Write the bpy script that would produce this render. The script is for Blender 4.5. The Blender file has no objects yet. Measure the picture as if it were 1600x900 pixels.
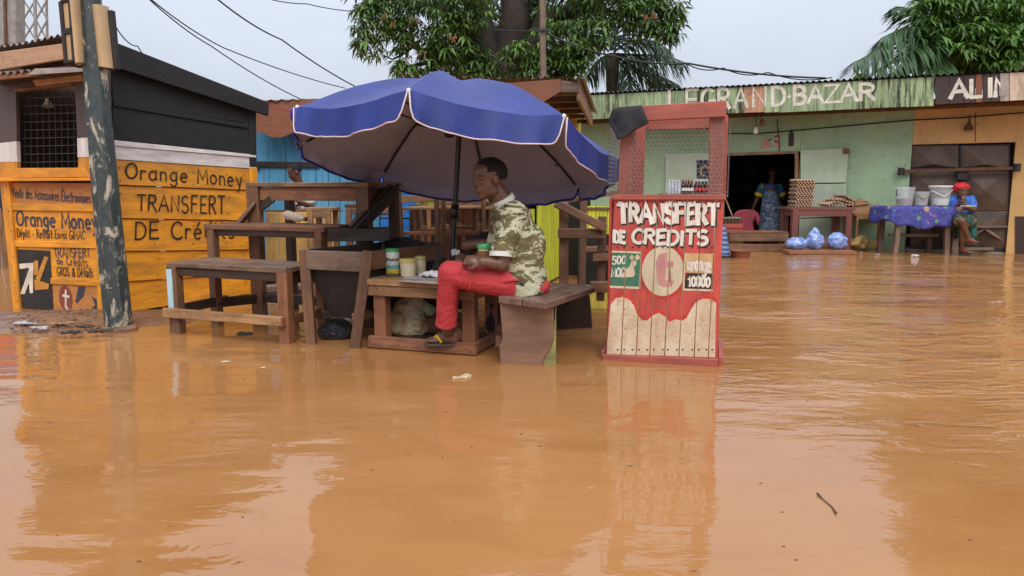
import bpy, bmesh, math, random
import numpy as np
from mathutils import Vector, Matrix, Quaternion
rnd = random.Random(7)
S = bpy.context.scene
COL = S.collection
# ------------------------------------------------------------------ camera
CAM_H, FPX = 1.05, 1155.6
PITCH = math.atan(160 / FPX)
cd = bpy.data.cameras.new('camera'); cam = bpy.data.objects.new('camera', cd); COL.objects.link(cam)
cam.location = (0, 0, CAM_H); cam.rotation_euler = (math.pi/2 - PITCH, 0, 0)
cd.sensor_width = 36; cd.lens = FPX / 1600 * 36; cd.clip_start = .05; cd.clip_end = 2000
S.camera = cam
# ------------------------------------------------------------------ sky, sun, exposure
SUN_EL, SUN_AZ = math.radians(48), math.radians(168)
w = bpy.data.worlds.new('World'); S.world = w; w.use_nodes = True
nt = w.node_tree; nt.nodes.clear()
sky = nt.nodes.new('ShaderNodeTexSky'); sky.sky_type = 'NISHITA'; sky.sun_disc = False
sky.sun_elevation = SUN_EL; sky.sun_rotation = SUN_AZ; sky.dust_density = 4; sky.air_density = 1
mixn = nt.nodes.new('ShaderNodeMix'); mixn.data_type = 'RGBA'
mixn.inputs[0].default_value = .9
mixn.inputs[7].default_value = (6.0, 6.4, 7.1, 1)         # the even overcast cloud deck
bg = nt.nodes.new('ShaderNodeBackground'); bg.inputs[1].default_value = .1
wo = nt.nodes.new('ShaderNodeOutputWorld')
# overcast deck: the zenith about three times as bright as the horizon (CIE overcast sky)
gtc = nt.nodes.new('ShaderNodeTexCoord'); gsp = nt.nodes.new('ShaderNodeSeparateXYZ'); nt.links.new(gtc.outputs['Generated'], gsp.inputs[0])
gmr = nt.nodes.new('ShaderNodeMapRange'); gmr.inputs[1].default_value = 0; gmr.inputs[2].default_value = 1; gmr.inputs[3].default_value = .70; gmr.inputs[4].default_value = 2.1
nt.links.new(gsp.outputs[2], gmr.inputs[0])
gml = nt.nodes.new('ShaderNodeMix'); gml.data_type = 'RGBA'; gml.blend_type = 'MULTIPLY'; gml.inputs[0].default_value = 1
gml.inputs[6].default_value = (6.2, 6.7, 7.7, 1); nt.links.new(gmr.outputs[0], gml.inputs[7]); gnz = nt.nodes.new('ShaderNodeTexNoise'); gnz.inputs['Scale'].default_value = 2.2; gnz.inputs['Detail'].default_value = 4; gmp = nt.nodes.new('ShaderNodeMapping'); gmp.inputs['Scale'].default_value = (1, 1, 2.6)
nt.links.new(gtc.outputs['Generated'], gmp.inputs[0]); nt.links.new(gmp.outputs[0], gnz.inputs['Vector'])
gcl = nt.nodes.new('ShaderNodeMapRange'); gcl.inputs[1].default_value = .3; gcl.inputs[2].default_value = .7; gcl.inputs[3].default_value = .93; gcl.inputs[4].default_value = 1.06; nt.links.new(gnz.outputs['Fac'], gcl.inputs[0])
gm2 = nt.nodes.new('ShaderNodeMix'); gm2.data_type = 'RGBA'; gm2.blend_type = 'MULTIPLY'; gm2.inputs[0].default_value = 1; nt.links.new(gml.outputs[2], gm2.inputs[6]); nt.links.new(gcl.outputs[0], gm2.inputs[7])
nt.links.new(gm2.outputs[2], mixn.inputs[7])
nt.links.new(sky.outputs[0], mixn.inputs[6]); nt.links.new(mixn.outputs[2], bg.inputs[0]); nt.links.new(bg.outputs[0], wo.inputs[0])
sd = bpy.data.lights.new('sun', 'SUN'); sd.energy = 1.5; sd.angle = math.radians(40); sd.color = (1, .96, .9)
sun = bpy.data.objects.new('sun', sd); COL.objects.link(sun)
sdir = Vector((math.sin(SUN_AZ)*math.cos(SUN_EL), math.cos(SUN_AZ)*math.cos(SUN_EL), math.sin(SUN_EL)))
sun.rotation_euler = sdir.to_track_quat('Z', 'Y').to_euler(); sun.location = sdir*50
S.view_settings.view_transform = 'Standard'; S.view_settings.look = 'None'
S.view_settings.exposure = 0.36; S.view_settings.gamma = 1; S.view_settings.use_curve_mapping = False
S.render.engine = 'CYCLES'; S.cycles.max_bounces = 6; S.cycles.use_denoising = True
# ------------------------------------------------------------------ measuring: photograph pixel -> place
CP, SP = math.cos(PITCH), math.sin(PITCH)
EYE = Vector((0, 0, CAM_H))
def ray(u, v):
    x, y = (u-800)/FPX, (450-v)/FPX
    return Vector((x, CP + y*SP, -SP + y*CP))
def W(u, v, Y): d = ray(u, v); return EYE + d*(Y/d.y)
def G(u, v, z=0.): d = ray(u, v); return EYE + d*((z-CAM_H)/d.z)
def flat(p): return Vector((p.x, p.y, 0))
class Pl:
    """a vertical face: origin, axis to the right, axis up, normal towards the street"""
    def __init__(s, a, b, up=(0, 0, 1)):
        s.O = Vector(a); s.ex = (Vector(b)-s.O).normalized(); s.ey = Vector(up); s.ey = (s.ey - s.ex*s.ey.dot(s.ex)).normalized()
        s.n = s.ex.cross(s.ey)
    def px(s, u, v, d=0.):
        r = ray(u, v); o = s.O + s.n*d
        p = EYE + r*((o-EYE).dot(s.n)/r.dot(s.n)) - s.O
        return (p.dot(s.ex), p.dot(s.ey))
    def w(s, x, y, d=0.): return s.O + s.ex*x + s.ey*y + s.n*d
    def shift(s, d):
        q = Pl(s.O + s.n*d, s.O + s.n*d + s.ex, s.ey); return q
# ------------------------------------------------------------------ materials
def N(nt, t, **k):
    n = nt.nodes.new('ShaderNode'+t)
    for a, b in k.items(): setattr(n, a, b)
    return n
def newmat(name):
    m = bpy.data.materials.new(name); m.use_nodes = True
    return m, m.node_tree, m.node_tree.nodes['Principled BSDF']
def coords(nt, scale, rand=True, src='Object'):
    tc = N(nt, 'TexCoord'); mp = N(nt, 'Mapping'); mp.inputs['Scale'].default_value = scale
    nt.links.new(tc.outputs[src], mp.inputs['Vector'])
    if rand:
        oi = N(nt, 'ObjectInfo'); mu = N(nt, 'Math', operation='MULTIPLY'); mu.inputs[1].default_value = 37.
        nt.links.new(oi.outputs['Random'], mu.inputs[0]); cb = N(nt, 'CombineXYZ')
        for i in range(3): nt.links.new(mu.outputs[0], cb.inputs[i])
        nt.links.new(cb.outputs[0], mp.inputs['Location'])
    return mp.outputs[0]
def noise(nt, vec, scale, detail=5, rough=.6, dist=0.):
    n = N(nt, 'TexNoise'); n.inputs['Scale'].default_value = scale; n.inputs['Detail'].default_value = detail
    n.inputs['Roughness'].default_value = rough; n.inputs['Distortion'].default_value = dist
    nt.links.new(vec, n.inputs['Vector']); return n.outputs['Fac']
def ramp(nt, fac, stops, interp='LINEAR'):
    r = N(nt, 'ValToRGB'); r.color_ramp.interpolation = interp
    e = r.color_ramp.elements
    while len(e) < len(stops): e.new(.5)
    for i, (p, c) in enumerate(stops): e[i].position = p; e[i].color = (*c, 1) if len(c) == 3 else c
    nt.links.new(fac, r.inputs[0]); return r.outputs[0]
def mix(nt, fac, a, b, mode='MIX'):
    m = N(nt, 'Mix', data_type='RGBA', blend_type=mode)
    for i, s in ((0, fac), (6, a), (7, b)):
        if hasattr(s, 'links'): nt.links.new(s, m.inputs[i])
        else: m.inputs[i].default_value = s if i == 0 else (*s, 1)
    return m.outputs[2]
def bump(nt, b, h, strength=.3, dist=.01):
    n = N(nt, 'Bump'); n.inputs['Strength'].default_value = strength; n.inputs['Distance'].default_value = dist
    nt.links.new(h, n.inputs['Height']); nt.links.new(n.outputs[0], b.inputs['Normal'])
def scl(c, k): return tuple(x*k for x in c)
def wood(name, c, rough=.6, contrast=.45, spread=.25):
    m, nt, b = newmat(name)
    v = coords(nt, (1.2, 14, 14)); f = noise(nt, v, 3, 6, .65, .6)
    col = ramp(nt, f, [(.25, scl(c, 1-contrast)), (.5, c), (.75, scl(c, 1+contrast*.9))])
    v2 = coords(nt, (1, 1, 1)); d = noise(nt, v2, 4.5, 4, .7)
    col = mix(nt, ramp(nt, d, [(.45, (0, 0, 0)), (.72, (.75, .75, .75))]), col, scl((c[0]*.75, c[1]*.7, c[2]*.7), .42))
    fl = noise(nt, coords(nt, (2, 40, 40)), 6, 2, .5)
    col = mix(nt, ramp(nt, fl, [(.66, (0, 0, 0)), (.74, (.8, .8, .8))]), col, scl(c, .25))
    oi = N(nt, 'ObjectInfo'); mr = N(nt, 'MapRange'); mr.inputs[3].default_value = 1-spread; mr.inputs[4].default_value = 1+spread
    nt.links.new(oi.outputs['Random'], mr.inputs[0])
    col = mix(nt, 1., col, mr.outputs[0], 'MULTIPLY')
    nt.links.new(col, b.inputs['Base Color']); b.inputs['Roughness'].default_value = rough
    bump(nt, b, f, .5, .004)
    return m
def paint(name, c, wear=.35, under=(.16, .09, .05), dirt=.35, rough=.5, spread=.1, dirtc=(.07, .045, .03), vert=False, mottle=.25):
    """paint on boards: brush mottling, worn spots down to the wood, dirt streaks"""
    m, nt, b = newmat(name)
    v = coords(nt, (1.5, 9, 9)); f = noise(nt, v, 2.5, 6, .65, .4)
    col = ramp(nt, f, [(.25, scl(c, 1-mottle)), (.5, c), (.75, scl(c, 1+mottle*.7))])
    w1 = noise(nt, coords(nt, (2, 7, 7)), 5, 8, .75)
    col = mix(nt, ramp(nt, w1, [(.78-wear*.45, (0, 0, 0)), (.84-wear*.42, (.9, .9, .9))]), col, under)
    d = noise(nt, coords(nt, (1.2, 5, 5) if not vert else (.8, 8, 8)), 2.2, 6, .7)
    col = mix(nt, ramp(nt, d, [(.42, (0, 0, 0)), (.75, (dirt*2,)*3)]), col, dirtc)
    oi = N(nt, 'ObjectInfo'); mr = N(nt, 'MapRange'); mr.inputs[3].default_value = 1-spread; mr.inputs[4].default_value = 1+spread
    nt.links.new(oi.outputs['Random'], mr.inputs[0]); col = mix(nt, 1., col, mr.outputs[0], 'MULTIPLY')
    nt.links.new(col, b.inputs['Base Color']); b.inputs['Roughness'].default_value = rough
    bump(nt, b, f, .35, .004)
    return m
def plain(name, c, rough=.5, var=.2, scale=6., metal=0., bmp=.15, c2=None, trans=0.):
    m, nt, b = newmat(name)
    f = noise(nt, coords(nt, (1, 1, 1)), scale, 5, .65)
    col = ramp(nt, f, [(.3, scl(c, 1-var) if not c2 else c2), (.65, scl(c, 1+var*.6) if not c2 else c)])
    nt.links.new(col, b.inputs['Base Color']); b.inputs['Roughness'].default_value = rough; b.inputs['Metallic'].default_value = metal
    b.inputs['Transmission Weight'].default_value = trans
    if bmp: bump(nt, b, f, bmp, .01)
    return m
M = {}
M['brown'] = wood('brown_wood', (.165, .078, .040))
M['dark'] = wood('dark_wet_wood', (.05, .028, .018), .45)
M['redbrown'] = wood('red_brown_wood', (.24, .098, .045))
M['tan'] = wood('tan_wood', (.30, .16, .07))
M['pale'] = wood('pale_planed_wood', (.52, .30, .17), .55, .25)
M['grey'] = wood('grey_wood', (.20, .125, .085), .42)
M['orange'] = paint('orange_paint', (.80, .31, .018), .17, (.40, .17, .05), .3, .42)
M['black_paint'] = paint('black_paint', (.013, .012, .0125), .08, (.07, .05, .04), .1, .8)
M['white_band'] = paint('white_band_paint', (.72, .64, .6), .2, (.3, .2, .15), .2)
M['brown_paint'] = paint('brown_paint', (.09, .06, .05), .2)
M['ink'] = plain('black_lettering_paint', (.02, .014, .012), .5, .4, 30)
M['ink_blue'] = paint('faded_blue_black_lettering', (.045, .045, .065), .35, (.5, .2, .02), .1)
M['ink_white'] = paint('white_lettering_paint', (.78, .72, .62), .2, (.4, .12, .07), .22, .5, 0, (.3, .16, .08))
M['ink_pale'] = paint('pale_shop_lettering_paint', (.74, .70, .58), .18, (.25, .22, .12), .2)
M['blue'] = paint('light_blue_paint', (.09, .34, .54), .18, (.12, .12, .1), .2, .5, .18)
M['blue2'] = paint('bright_blue_paint', (.012, .20, .62), .18, (.1, .08, .06), .2, .5, .15)
M['ochre'] = paint('ochre_paint', (.62, .36, .10), .2, (.3, .16, .06), .25)
M['lime'] = paint('lime_yellow_paint', (.56, .58, .035), .25, (.2, .16, .05), .22, .5, .15)
M['yellow'] = paint('yellow_paint', (.58, .44, .03), .2)
M['rust_wood'] = paint('rust_brown_board', (.24, .075, .03), .25, (.1, .05, .03), .25)
M['red'] = paint('red_paint', (.55, .075, .055), .24, (.36, .15, .1), .3, .5, .12, (.13, .03, .03))
M['redpale'] = paint('weathered_red_paint', (.40, .095, .065), .45, (.33, .14, .1), .25)
M['green_board'] = paint('green_fascia_paint', (.34, .45, .245), .22, (.13, .1, .04), .5, .6, .14, (.035, .03, .015), True)
M['green_stained'] = paint('stained_green_fascia_paint', (.33, .43, .22), .4, (.16, .11, .05), .95, .65, .14, (.022, .02, .01), True)
M['mossy'] = paint('mossy_yellow_green_paint', (.33, .31, .10), .3, (.13, .09, .04), .4)
M['dark_board'] = paint('dark_sign_paint', (.05, .026, .022), .25, (.18, .07, .04), .2, .6, .2)
M['cream_board'] = paint('cream_sign_paint', (.66, .50, .36), .25, (.3, .14, .06), .3)
M['rust'] = plain('rusty_iron', (.15, .065, .035), .8, .5, 9, .2)
M['iron'] = plain('dark_iron', (.035, .03, .028), .55, .5, 8, .3)
M['black'] = plain('black_metal', (.012, .013, .015), .4, .3, 9)
M['cable'] = plain('black_cable', (.012, .012, .012), .6, .1, 5, 0, 0)
M['corr'] = plain('corrugated_zinc', (.33, .28, .25), .5, .5, 5, .5, .1, (.16, .07, .04))
M['corr_dark'] = plain('dark_corrugated_sheet', (.05, .045, .045), .6, .4, 6, .3)
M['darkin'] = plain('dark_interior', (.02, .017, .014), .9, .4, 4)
M['white'] = plain('white_plastic', (.75, .74, .7), .35, .08, 4, 0, 0)
M['concrete'] = plain('concrete', (.3, .28, .25), .85, .3, 8)
# ------------------------------------------------------------------ object helpers
WM = {}
def I4(): return Matrix.Identity(4)
def props(o, label=None, cat=None, group=None, kind=None):
    for k, v in (('label', label), ('category', cat), ('group', group), ('kind', kind)):
        if v: o[k] = v
    return o
def place(o, Mx, parent=None):
    WM[o.name] = Mx.copy()
    if parent:
        o.parent = parent; o.matrix_parent_inverse = WM[parent.name].inverted()
    o.matrix_basis = Mx
def thing(name, label, cat, loc, group=None):
    o = bpy.data.objects.new(name, None); COL.objects.link(o); o.empty_display_size = .1
    place(o, Matrix.Translation(Vector(loc))); return props(o, label, cat, group)
def add(name, vs, fs, mat, parent=None, Mx=None, smooth=False, bevel=0., label=None, kind=None, seg=1):
    me = bpy.data.meshes.new(name)
    me.from_pydata([tuple(v) for v in vs], [], [tuple(f) for f in fs]); me.validate()
    if bevel:
        bm = bmesh.new(); bm.from_mesh(me); bmesh.ops.remove_doubles(bm, verts=bm.verts, dist=1e-5)
        bmesh.ops.bevel(bm, geom=bm.edges[:], offset=bevel, segments=seg, affect='EDGES', clamp_overlap=True)
        bm.to_mesh(me); bm.free()
    if mat is not None: me.materials.append(M[mat] if isinstance(mat, str) else mat)
    if smooth: me.shade_smooth()
    o = bpy.data.objects.new(name, me); COL.objects.link(o)
    place(o, Mx or I4(), parent)
    return props(o, label, None, None, kind)
BOXF = [(0, 3, 2, 1), (4, 5, 6, 7), (0, 1, 5, 4), (1, 2, 6, 5), (2, 3, 7, 6), (3, 0, 4, 7)]
def frame(ax, up, loc):
    x = Vector(ax).normalized(); z = Vector(up); z = z - x*z.dot(x)
    if z.length < 1e-4: z = Vector((0, 1, 0)) - x*x.y
    z.normalize(); y = z.cross(x)
    m = Matrix((x, y, z)).transposed().to_4x4(); m.translation = loc; return m
def hexa(name, b, mat, parent=None, bevel=.003, grain=None, label=None, up=None, jit=.0012):
    """solid from 8 world corners (0-3 back loop, 4-7 front loop); local X follows the grain"""
    b = [Vector(p) for p in b]; c = sum(b, Vector())/8
    e1, e2 = b[5]-b[4], b[7]-b[4]
    g = grain or (e1 if e1.length >= e2.length else e2)
    if isinstance(g, str): g = e1 if g == 'x' else e2
    Mx = frame(g, up or (b[4]-b[0]), c); inv = Mx.inverted()
    vs = [inv @ p + Vector((rnd.uniform(-jit, jit), rnd.uniform(-jit, jit), rnd.uniform(-jit, jit))) for p in b]
    return add(name, vs, BOXF, mat, parent, Mx, bevel=bevel, label=label)
def beam(name, a, b, wd, th, mat, parent=None, up=(0, 0, 1), bevel=.004, jit=.0045, label=None, taper=1.):
    """bar from a to b, wd across, th along 'up'"""
    a, b = Vector(a), Vector(b); L = (b-a).length; Mx = frame(b-a, up, (a+b)/2)
    vs = []
    for z in (-1, 1):
        for x, y in ((-1, -1), (1, -1), (1, 1), (-1, 1)):
            k = taper if x > 0 else 1
            vs.append(Vector((x*L/2, y*wd/2*k, z*th/2*k)) + Vector((0, rnd.uniform(-jit, jit), rnd.uniform(-jit, jit))))
    return add(name, vs, BOXF, mat, parent, Mx, bevel=min(bevel, wd*.2, th*.2), label=label)
def board(name, pl, q, mat, parent=None, t=.02, base=0., tilt=0., grain=None, bevel=.003, pix=True, label=None, gap=0.):
    """board on a face: q = 4 corners (bottom left, bottom right, top right, top left), pixels or plane metres"""
    P = [pl.px(*c) if pix else c for c in q]
    if gap:
        cx = sum(p[0] for p in P)/4; cy = sum(p[1] for p in P)/4
        P = [(p[0] - math.copysign(gap, p[0]-cx), p[1] - math.copysign(gap, p[1]-cy)) for p in P]
    back = [pl.w(x, y, base) for x, y in P]
    front = [pl.w(x, y, base+t+(tilt if i < 2 else 0)) for i, (x, y) in enumerate(P)]
    return hexa(name, back+front, mat, parent, bevel, grain, label, pl.n)
def prism(name, pl, poly, mat, parent=None, d0=0., d1=.02, pix=True, bevel=0., label=None):
    P = [pl.px(*c) if pix else c for c in poly]; n = len(P)
    area = sum(P[i][0]*P[(i+1) % n][1]-P[(i+1) % n][0]*P[i][1] for i in range(n))
    if area < 0: P = P[::-1]
    c = pl.w(sum(p[0] for p in P)/n, sum(p[1] for p in P)/n, d0); Mx = frame(pl.ex, pl.n, c); inv = Mx.inverted()
    vs = [inv @ pl.w(x, y, d0) for x, y in P] + [inv @ pl.w(x, y, d1) for x, y in P]
    fs = [tuple(range(n-1, -1, -1)), tuple(range(n, 2*n))] + [(i, (i+1) % n, n+(i+1) % n, n+i) for i in range(n)]
    return add(name, vs, fs, mat, parent, Mx, bevel=bevel, label=label)
def ringmesh(pts, radii, seg=8, cap=True):
    pts = [Vector(p) for p in pts]; n = len(pts)
    if not hasattr(radii, '__len__'): radii = [radii]*n
    vs, fs = [], []; ref = None
    for i, p in enumerate(pts):
        t = (pts[min(i+1, n-1)]-pts[max(i-1, 0)]).normalized()
        if ref is None: ref = t.orthogonal().normalized()
        ref = (ref - t*ref.dot(t)).normalized(); bb = t.cross(ref)
        for k in range(seg):
            a = 2*math.pi*k/seg; vs.append(p + (ref*math.cos(a)+bb*math.sin(a))*radii[i])
    for i in range(n-1):
        for k in range(seg):
            k2 = (k+1) % seg; fs.append((i*seg+k, i*seg+k2, (i+1)*seg+k2, (i+1)*seg+k))
    if cap: fs.append(tuple(range(seg-1, -1, -1))); fs.append(tuple(range((n-1)*seg, n*seg)))
    return vs, fs
def tube(name, pts, r, mat, parent=None, seg=8, label=None, smooth=True):
    c = Vector(pts[0]); vs, fs = ringmesh([Vector(p)-c for p in pts], r, seg)
    return add(name, vs, fs, mat, parent, Matrix.Translation(c), smooth=smooth, label=label)
def lathe(name, prof, loc, mat, parent=None, seg=20, Mx=None, smooth=True, label=None):
    vs, fs = [], []
    for r, z in prof:
        for k in range(seg): a = 2*math.pi*k/seg; vs.append((r*math.cos(a), r*math.sin(a), z))
    n = len(prof)
    for i in range(n-1):
        for k in range(seg): fs.append((i*seg+k, i*seg+(k+1) % seg, (i+1)*seg+(k+1) % seg, (i+1)*seg+k))
    if prof[0][0] > 1e-4: fs.append(tuple(range(seg-1, -1, -1)))
    if prof[-1][0] > 1e-4: fs.append(tuple(range((n-1)*seg, n*seg)))
    o = add(name, vs, fs, mat, parent, Mx or Matrix.Translation(Vector(loc)), label=label)
    if smooth:
        o.data.shade_smooth()
        o.data.set_sharp_from_angle(angle=math.radians(40))
    return o
def corrugated(name, p00, p10, p01, waves, amp, mat, parent=None, cap=.0, wob=.004, label=None):
    """roof sheet: p00->p10 runs across the waves, p00->p01 along them"""
    p00, p10, p01 = Vector(p00), Vector(p10), Vector(p01); n = (p10-p00).cross(p01-p00).normalized()
    if n.z < 0: n = -n
    nu, nv = waves*6, 4; vs, fs = [], []
    for layer in (0, 1):
        for j in range(nv+1):
            for i in range(nu+1):
                s = i/nu; h = amp*math.sin(2*math.pi*waves*s) + wob*math.sin(9*s+3*j) - layer*.002
                vs.append(p00 + (p10-p00)*s + (p01-p00)*(j/nv) + n*h)
    K = (nu+1)*(nv+1)
    for j in range(nv):
        for i in range(nu):
            a = j*(nu+1)+i; q = (a, a+1, a+nu+2, a+nu+1)
            fs.append(q); fs.append(tuple(K+x for x in q[::-1]))
    c = p00; return add(name, [v-c for v in vs], fs, mat, parent, Matrix.Translation(c), smooth=True, label=label)
def bake(o, mods):
    """apply modifiers given as (type, settings)"""
    for t, k in mods:
        m = o.modifiers.new(t, t)
        for a, b in k.items(): setattr(m, a, b)
    dg = bpy.context.evaluated_depsgraph_get(); me = bpy.data.meshes.new_from_object(o.evaluated_get(dg))
    o.modifiers.clear(); old = o.data; o.data = me; bpy.data.meshes.remove(old)
    me.shade_smooth(); return o
def ball(c, r, rot=None, nu=16, nv=10):
    r = (r, r, r) if not hasattr(r, '__len__') else r; vs, fs = [], []
    R = rot or Matrix.Identity(3)
    for j in range(1, nv):
        for i in range(nu):
            t, a = math.pi*j/nv, 2*math.pi*i/nu
            vs.append(Vector(c) + R @ Vector((r[0]*math.sin(t)*math.cos(a), r[1]*math.sin(t)*math.sin(a), r[2]*math.cos(t))))
    for j in range(nv-2):
        for i in range(nu):
            fs.append((j*nu+i, (j+1)*nu+i, (j+1)*nu+(i+1) % nu, j*nu+(i+1) % nu))
    vs.append(Vector(c)+R @ Vector((0, 0, r[2]))); vs.append(Vector(c)-R @ Vector((0, 0, r[2])))
    k = len(vs)
    for i in range(nu):
        fs.append((k-2, i, (i+1) % nu)); fs.append((k-1, (nv-2)*nu+(i+1) % nu, (nv-2)*nu+i))
    return vs, fs
def limb(pts, radii, seg=12, ends=(True, True)):
    """tapering limb with rounded joints, as overlapping closed pieces"""
    vs, fs = [], []; pts = [Vector(p) for p in pts]
    def put(a):
        k = len(vs); vs.extend(a[0]); fs.extend([tuple(i+k for i in f) for f in a[1]])
    for i in range(len(pts)-1):
        n = max(2, int((pts[i+1]-pts[i]).length/max(.02, radii[i])))
        put(ringmesh([pts[i].lerp(pts[i+1], t/n) for t in range(n+1)], [radii[i]+(radii[i+1]-radii[i])*t/n for t in range(n+1)], seg))
    for i, (p, r) in enumerate(zip(pts, radii)):
        if (i == 0 and not ends[0]) or (i == len(pts)-1 and not ends[1]): continue
        put(ball(p, r, None, seg, 8))
    return vs, fs
def merged(name, pieces, mat, parent, voxel, smooth=4, wrinkle=0., label=None, wscale=.05):
    """one continuous surface grown from overlapping pieces"""
    vs, fs = [], []
    for a in pieces:
        k = len(vs); vs.extend(a[0]); fs.extend([tuple(i+k for i in f) for f in a[1]])
    c = sum((Vector(v) for v in vs), Vector())/len(vs)
    o = add(name, [Vector(v)-c for v in vs], fs, mat, parent, Matrix.Translation(c), label=label)
    mods = [('REMESH', dict(mode='VOXEL', voxel_size=voxel)), ('SMOOTH', dict(factor=.5, iterations=smooth))]
    if wrinkle:
        t = bpy.data.textures.new('wrinkle', 'CLOUDS'); t.noise_scale = wscale; t.noise_depth = 2
        mods.append(('DISPLACE', dict(texture=t, strength=wrinkle, mid_level=.5)))
    return bake(o, mods)
def copy_tree(o, dv, parent=None, label=None):
    c = o.copy(); COL.objects.link(c); Mx = Matrix.Translation(dv) @ WM[o.name]
    if parent: place(c, Mx, parent)
    else: place(c, Mx)
    if label: c['label'] = label
    for ch in [x for x in COL.objects if x.parent == o]: copy_tree(ch, dv, c)
    return c
# ------------------------------------------------------------------ hand lettering: stroke letters painted on a face
def arc(cx, cy, rx, ry, a0, a1, n=10):
    return [(cx+rx*math.cos(math.radians(a0+(a1-a0)*i/n)), cy+ry*math.sin(math.radians(a0+(a1-a0)*i/n))) for i in range(n+1)]
GL = {
 'A': (.8, [[(0, 0), (.4, 1), (.8, 0)], [(.15, .36), (.65, .36)]]), 'B': (.65, [[(.05, 0), (.05, 1)], [(.05, 1)]+arc(.3, .76, .28, .24, 90, -90)+[(.05, .52)], [(.05, .52)]+arc(.34, .26, .3, .26, 90, -90)+[(.05, 0)]]),
 'C': (.7, [arc(.42, .5, .4, .5, 45, 315, 16)]), 'D': (.7, [[(.05, 0), (.05, 1)], [(.05, 1)]+arc(.28, .5, .4, .5, 90, -90, 14)+[(.05, 0)]]),
 'E': (.6, [[(.58, 1), (.05, 1), (.05, 0), (.58, 0)], [(.05, .52), (.48, .52)]]), 'F': (.58, [[(.58, 1), (.05, 1), (.05, 0)], [(.05, .52), (.46, .52)]]),
 'G': (.75, [arc(.42, .5, .4, .5, 50, 340, 16)+[(.78, .42), (.45, .42)]]), 'I': (.2, [[(.1, 0), (.1, 1)]]), 'L': (.55, [[(.05, 1), (.05, 0), (.55, 0)]]),
 'M': (.85, [[(.03, 0), (.08, 1), (.42, .25), (.78, 1), (.83, 0)]]), 'N': (.7, [[(.05, 0), (.05, 1), (.65, 0), (.65, 1)]]), 'O': (.8, [arc(.4, .5, .38, .5, 90, 450, 20)]),
 'P': (.62, [[(.05, 0), (.05, 1)], [(.05, 1)]+arc(.3, .74, .28, .26, 90, -90)+[(.05, .48)]]), 'R': (.66, [[(.05, 0), (.05, 1)], [(.05, 1)]+arc(.3, .76, .28, .24, 90, -90)+[(.05, .52)], [(.28, .52), (.64, 0)]]),
 'S': (.62, [arc(.31, .75, .27, .25, 40, 250, 9)+arc(.31, .25, .29, .27, 80, -150, 10)]), 'T': (.66, [[(0, 1), (.66, 1)], [(.33, 1), (.33, 0)]]), 'U': (.66, [[(.05, 1), (.05, .35)]+arc(.33, .3, .28, .3, 180, 360)+[(.61, 1)]]),
 'V': (.7, [[(0, 1), (.35, 0), (.7, 1)]]), 'Z': (.64, [[(.03, 1), (.6, 1), (.03, 0), (.62, 0)]]),
 'a': (.56, [arc(.26, .3, .24, .3, 60, 360, 14), [(.5, .6), (.5, .08), (.56, 0)]]), 'c': (.5, [arc(.28, .3, .26, .3, 50, 310, 12)]), 'd': (.56, [arc(.26, .3, .24, .3, 60, 360, 14), [(.5, 1), (.5, 0)]]),
 'e': (.55, [[(.05, .3), (.5, .34)]+arc(.28, .3, .24, .3, 10, 310, 13)]), 'g': (.56, [arc(.26, .32, .24, .28, 60, 360, 14), [(.5, .6), (.5, -.15)]+arc(.27, -.15, .23, .2, 0, -160, 8)]), 'i': (.18, [[(.09, 0), (.09, .6)], [(.09, .82), (.09, .9)]]),
 'l': (.2, [[(.08, 1), (.08, .06), (.18, 0)]]), 'n': (.54, [[(.05, 0), (.05, .6)], [(.05, .4)]+arc(.27, .38, .22, .22, 170, 0, 8)+[(.49, 0)]]), 'm': (.8, [[(.05, 0), (.05, .6)], [(.05, .4)]+arc(.22, .4, .17, .2, 170, 0, 7)+[(.39, 0)], [(.39, .4)]+arc(.57, .4, .17, .2, 170, 0, 7)+[(.74, 0)]]),
 'o': (.56, [arc(.28, .3, .25, .3, 90, 450, 16)]), 'p': (.56, [[(.05, .6), (.05, -.35)], arc(.29, .3, .24, .3, 170, -180, 14)]), 'q': (.56, [arc(.26, .3, .24, .3, 60, 360, 14), [(.5, .6), (.5, -.35)]]), 'r': (.42, [[(.05, .6), (.05, 0)], [(.05, .36)]+arc(.24, .4, .18, .2, 160, 40, 6)]),
 's': (.44, [arc(.22, .45, .18, .15, 40, 250, 7)+arc(.22, .15, .19, .15, 80, -150, 8)]), 't': (.4, [[(.2, .95), (.2, .1), (.34, 0)], [(.02, .62), (.38, .62)]]), 'u': (.54, [[(.05, .6), (.05, .25)]+arc(.27, .22, .22, .22, 180, 350)+[(.49, .6)], [(.49, .3), (.5, 0)]]),
 'v': (.5, [[(.02, .6), (.25, 0), (.48, .6)]]), 'y': (.52, [[(.03, .6), (.28, .05)], [(.5, .6), (.2, -.32), (.05, -.36)]]), '-': (.4, [[(.05, .38), (.35, .38)]]), '.': (.25, [[(.06, .5), (.19, .5)]]),
 '1': (.36, [[(.02, .78), (.2, 1), (.2, 0)]]), '0': (.6, [arc(.3, .5, .27, .5, 90, 450, 18)]), '5': (.6, [[(.56, 1), (.1, 1), (.07, .58)]+arc(.3, .32, .27, .32, 110, -140, 11)]),
 '&': (.72, [[(.7, 0), (.2, .68)]+arc(.35, .8, .17, .18, 200, -20, 8)+[(.12, .36)]+arc(.3, .24, .25, .24, 150, 340, 8)+[(.68, .45)]]), ' ': (.38, []),
}
GL['é'] = (.55, GL['e'][1]+[[(.22, .74), (.42, .95)]]); GL['ô'] = (.56, GL['o'][1]+[[(.08, .72), (.28, .92), (.48, .72)]]); GL['É'] = (.6, GL['E'][1]+[[(.22, 1.1), (.45, 1.3)]])
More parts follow.
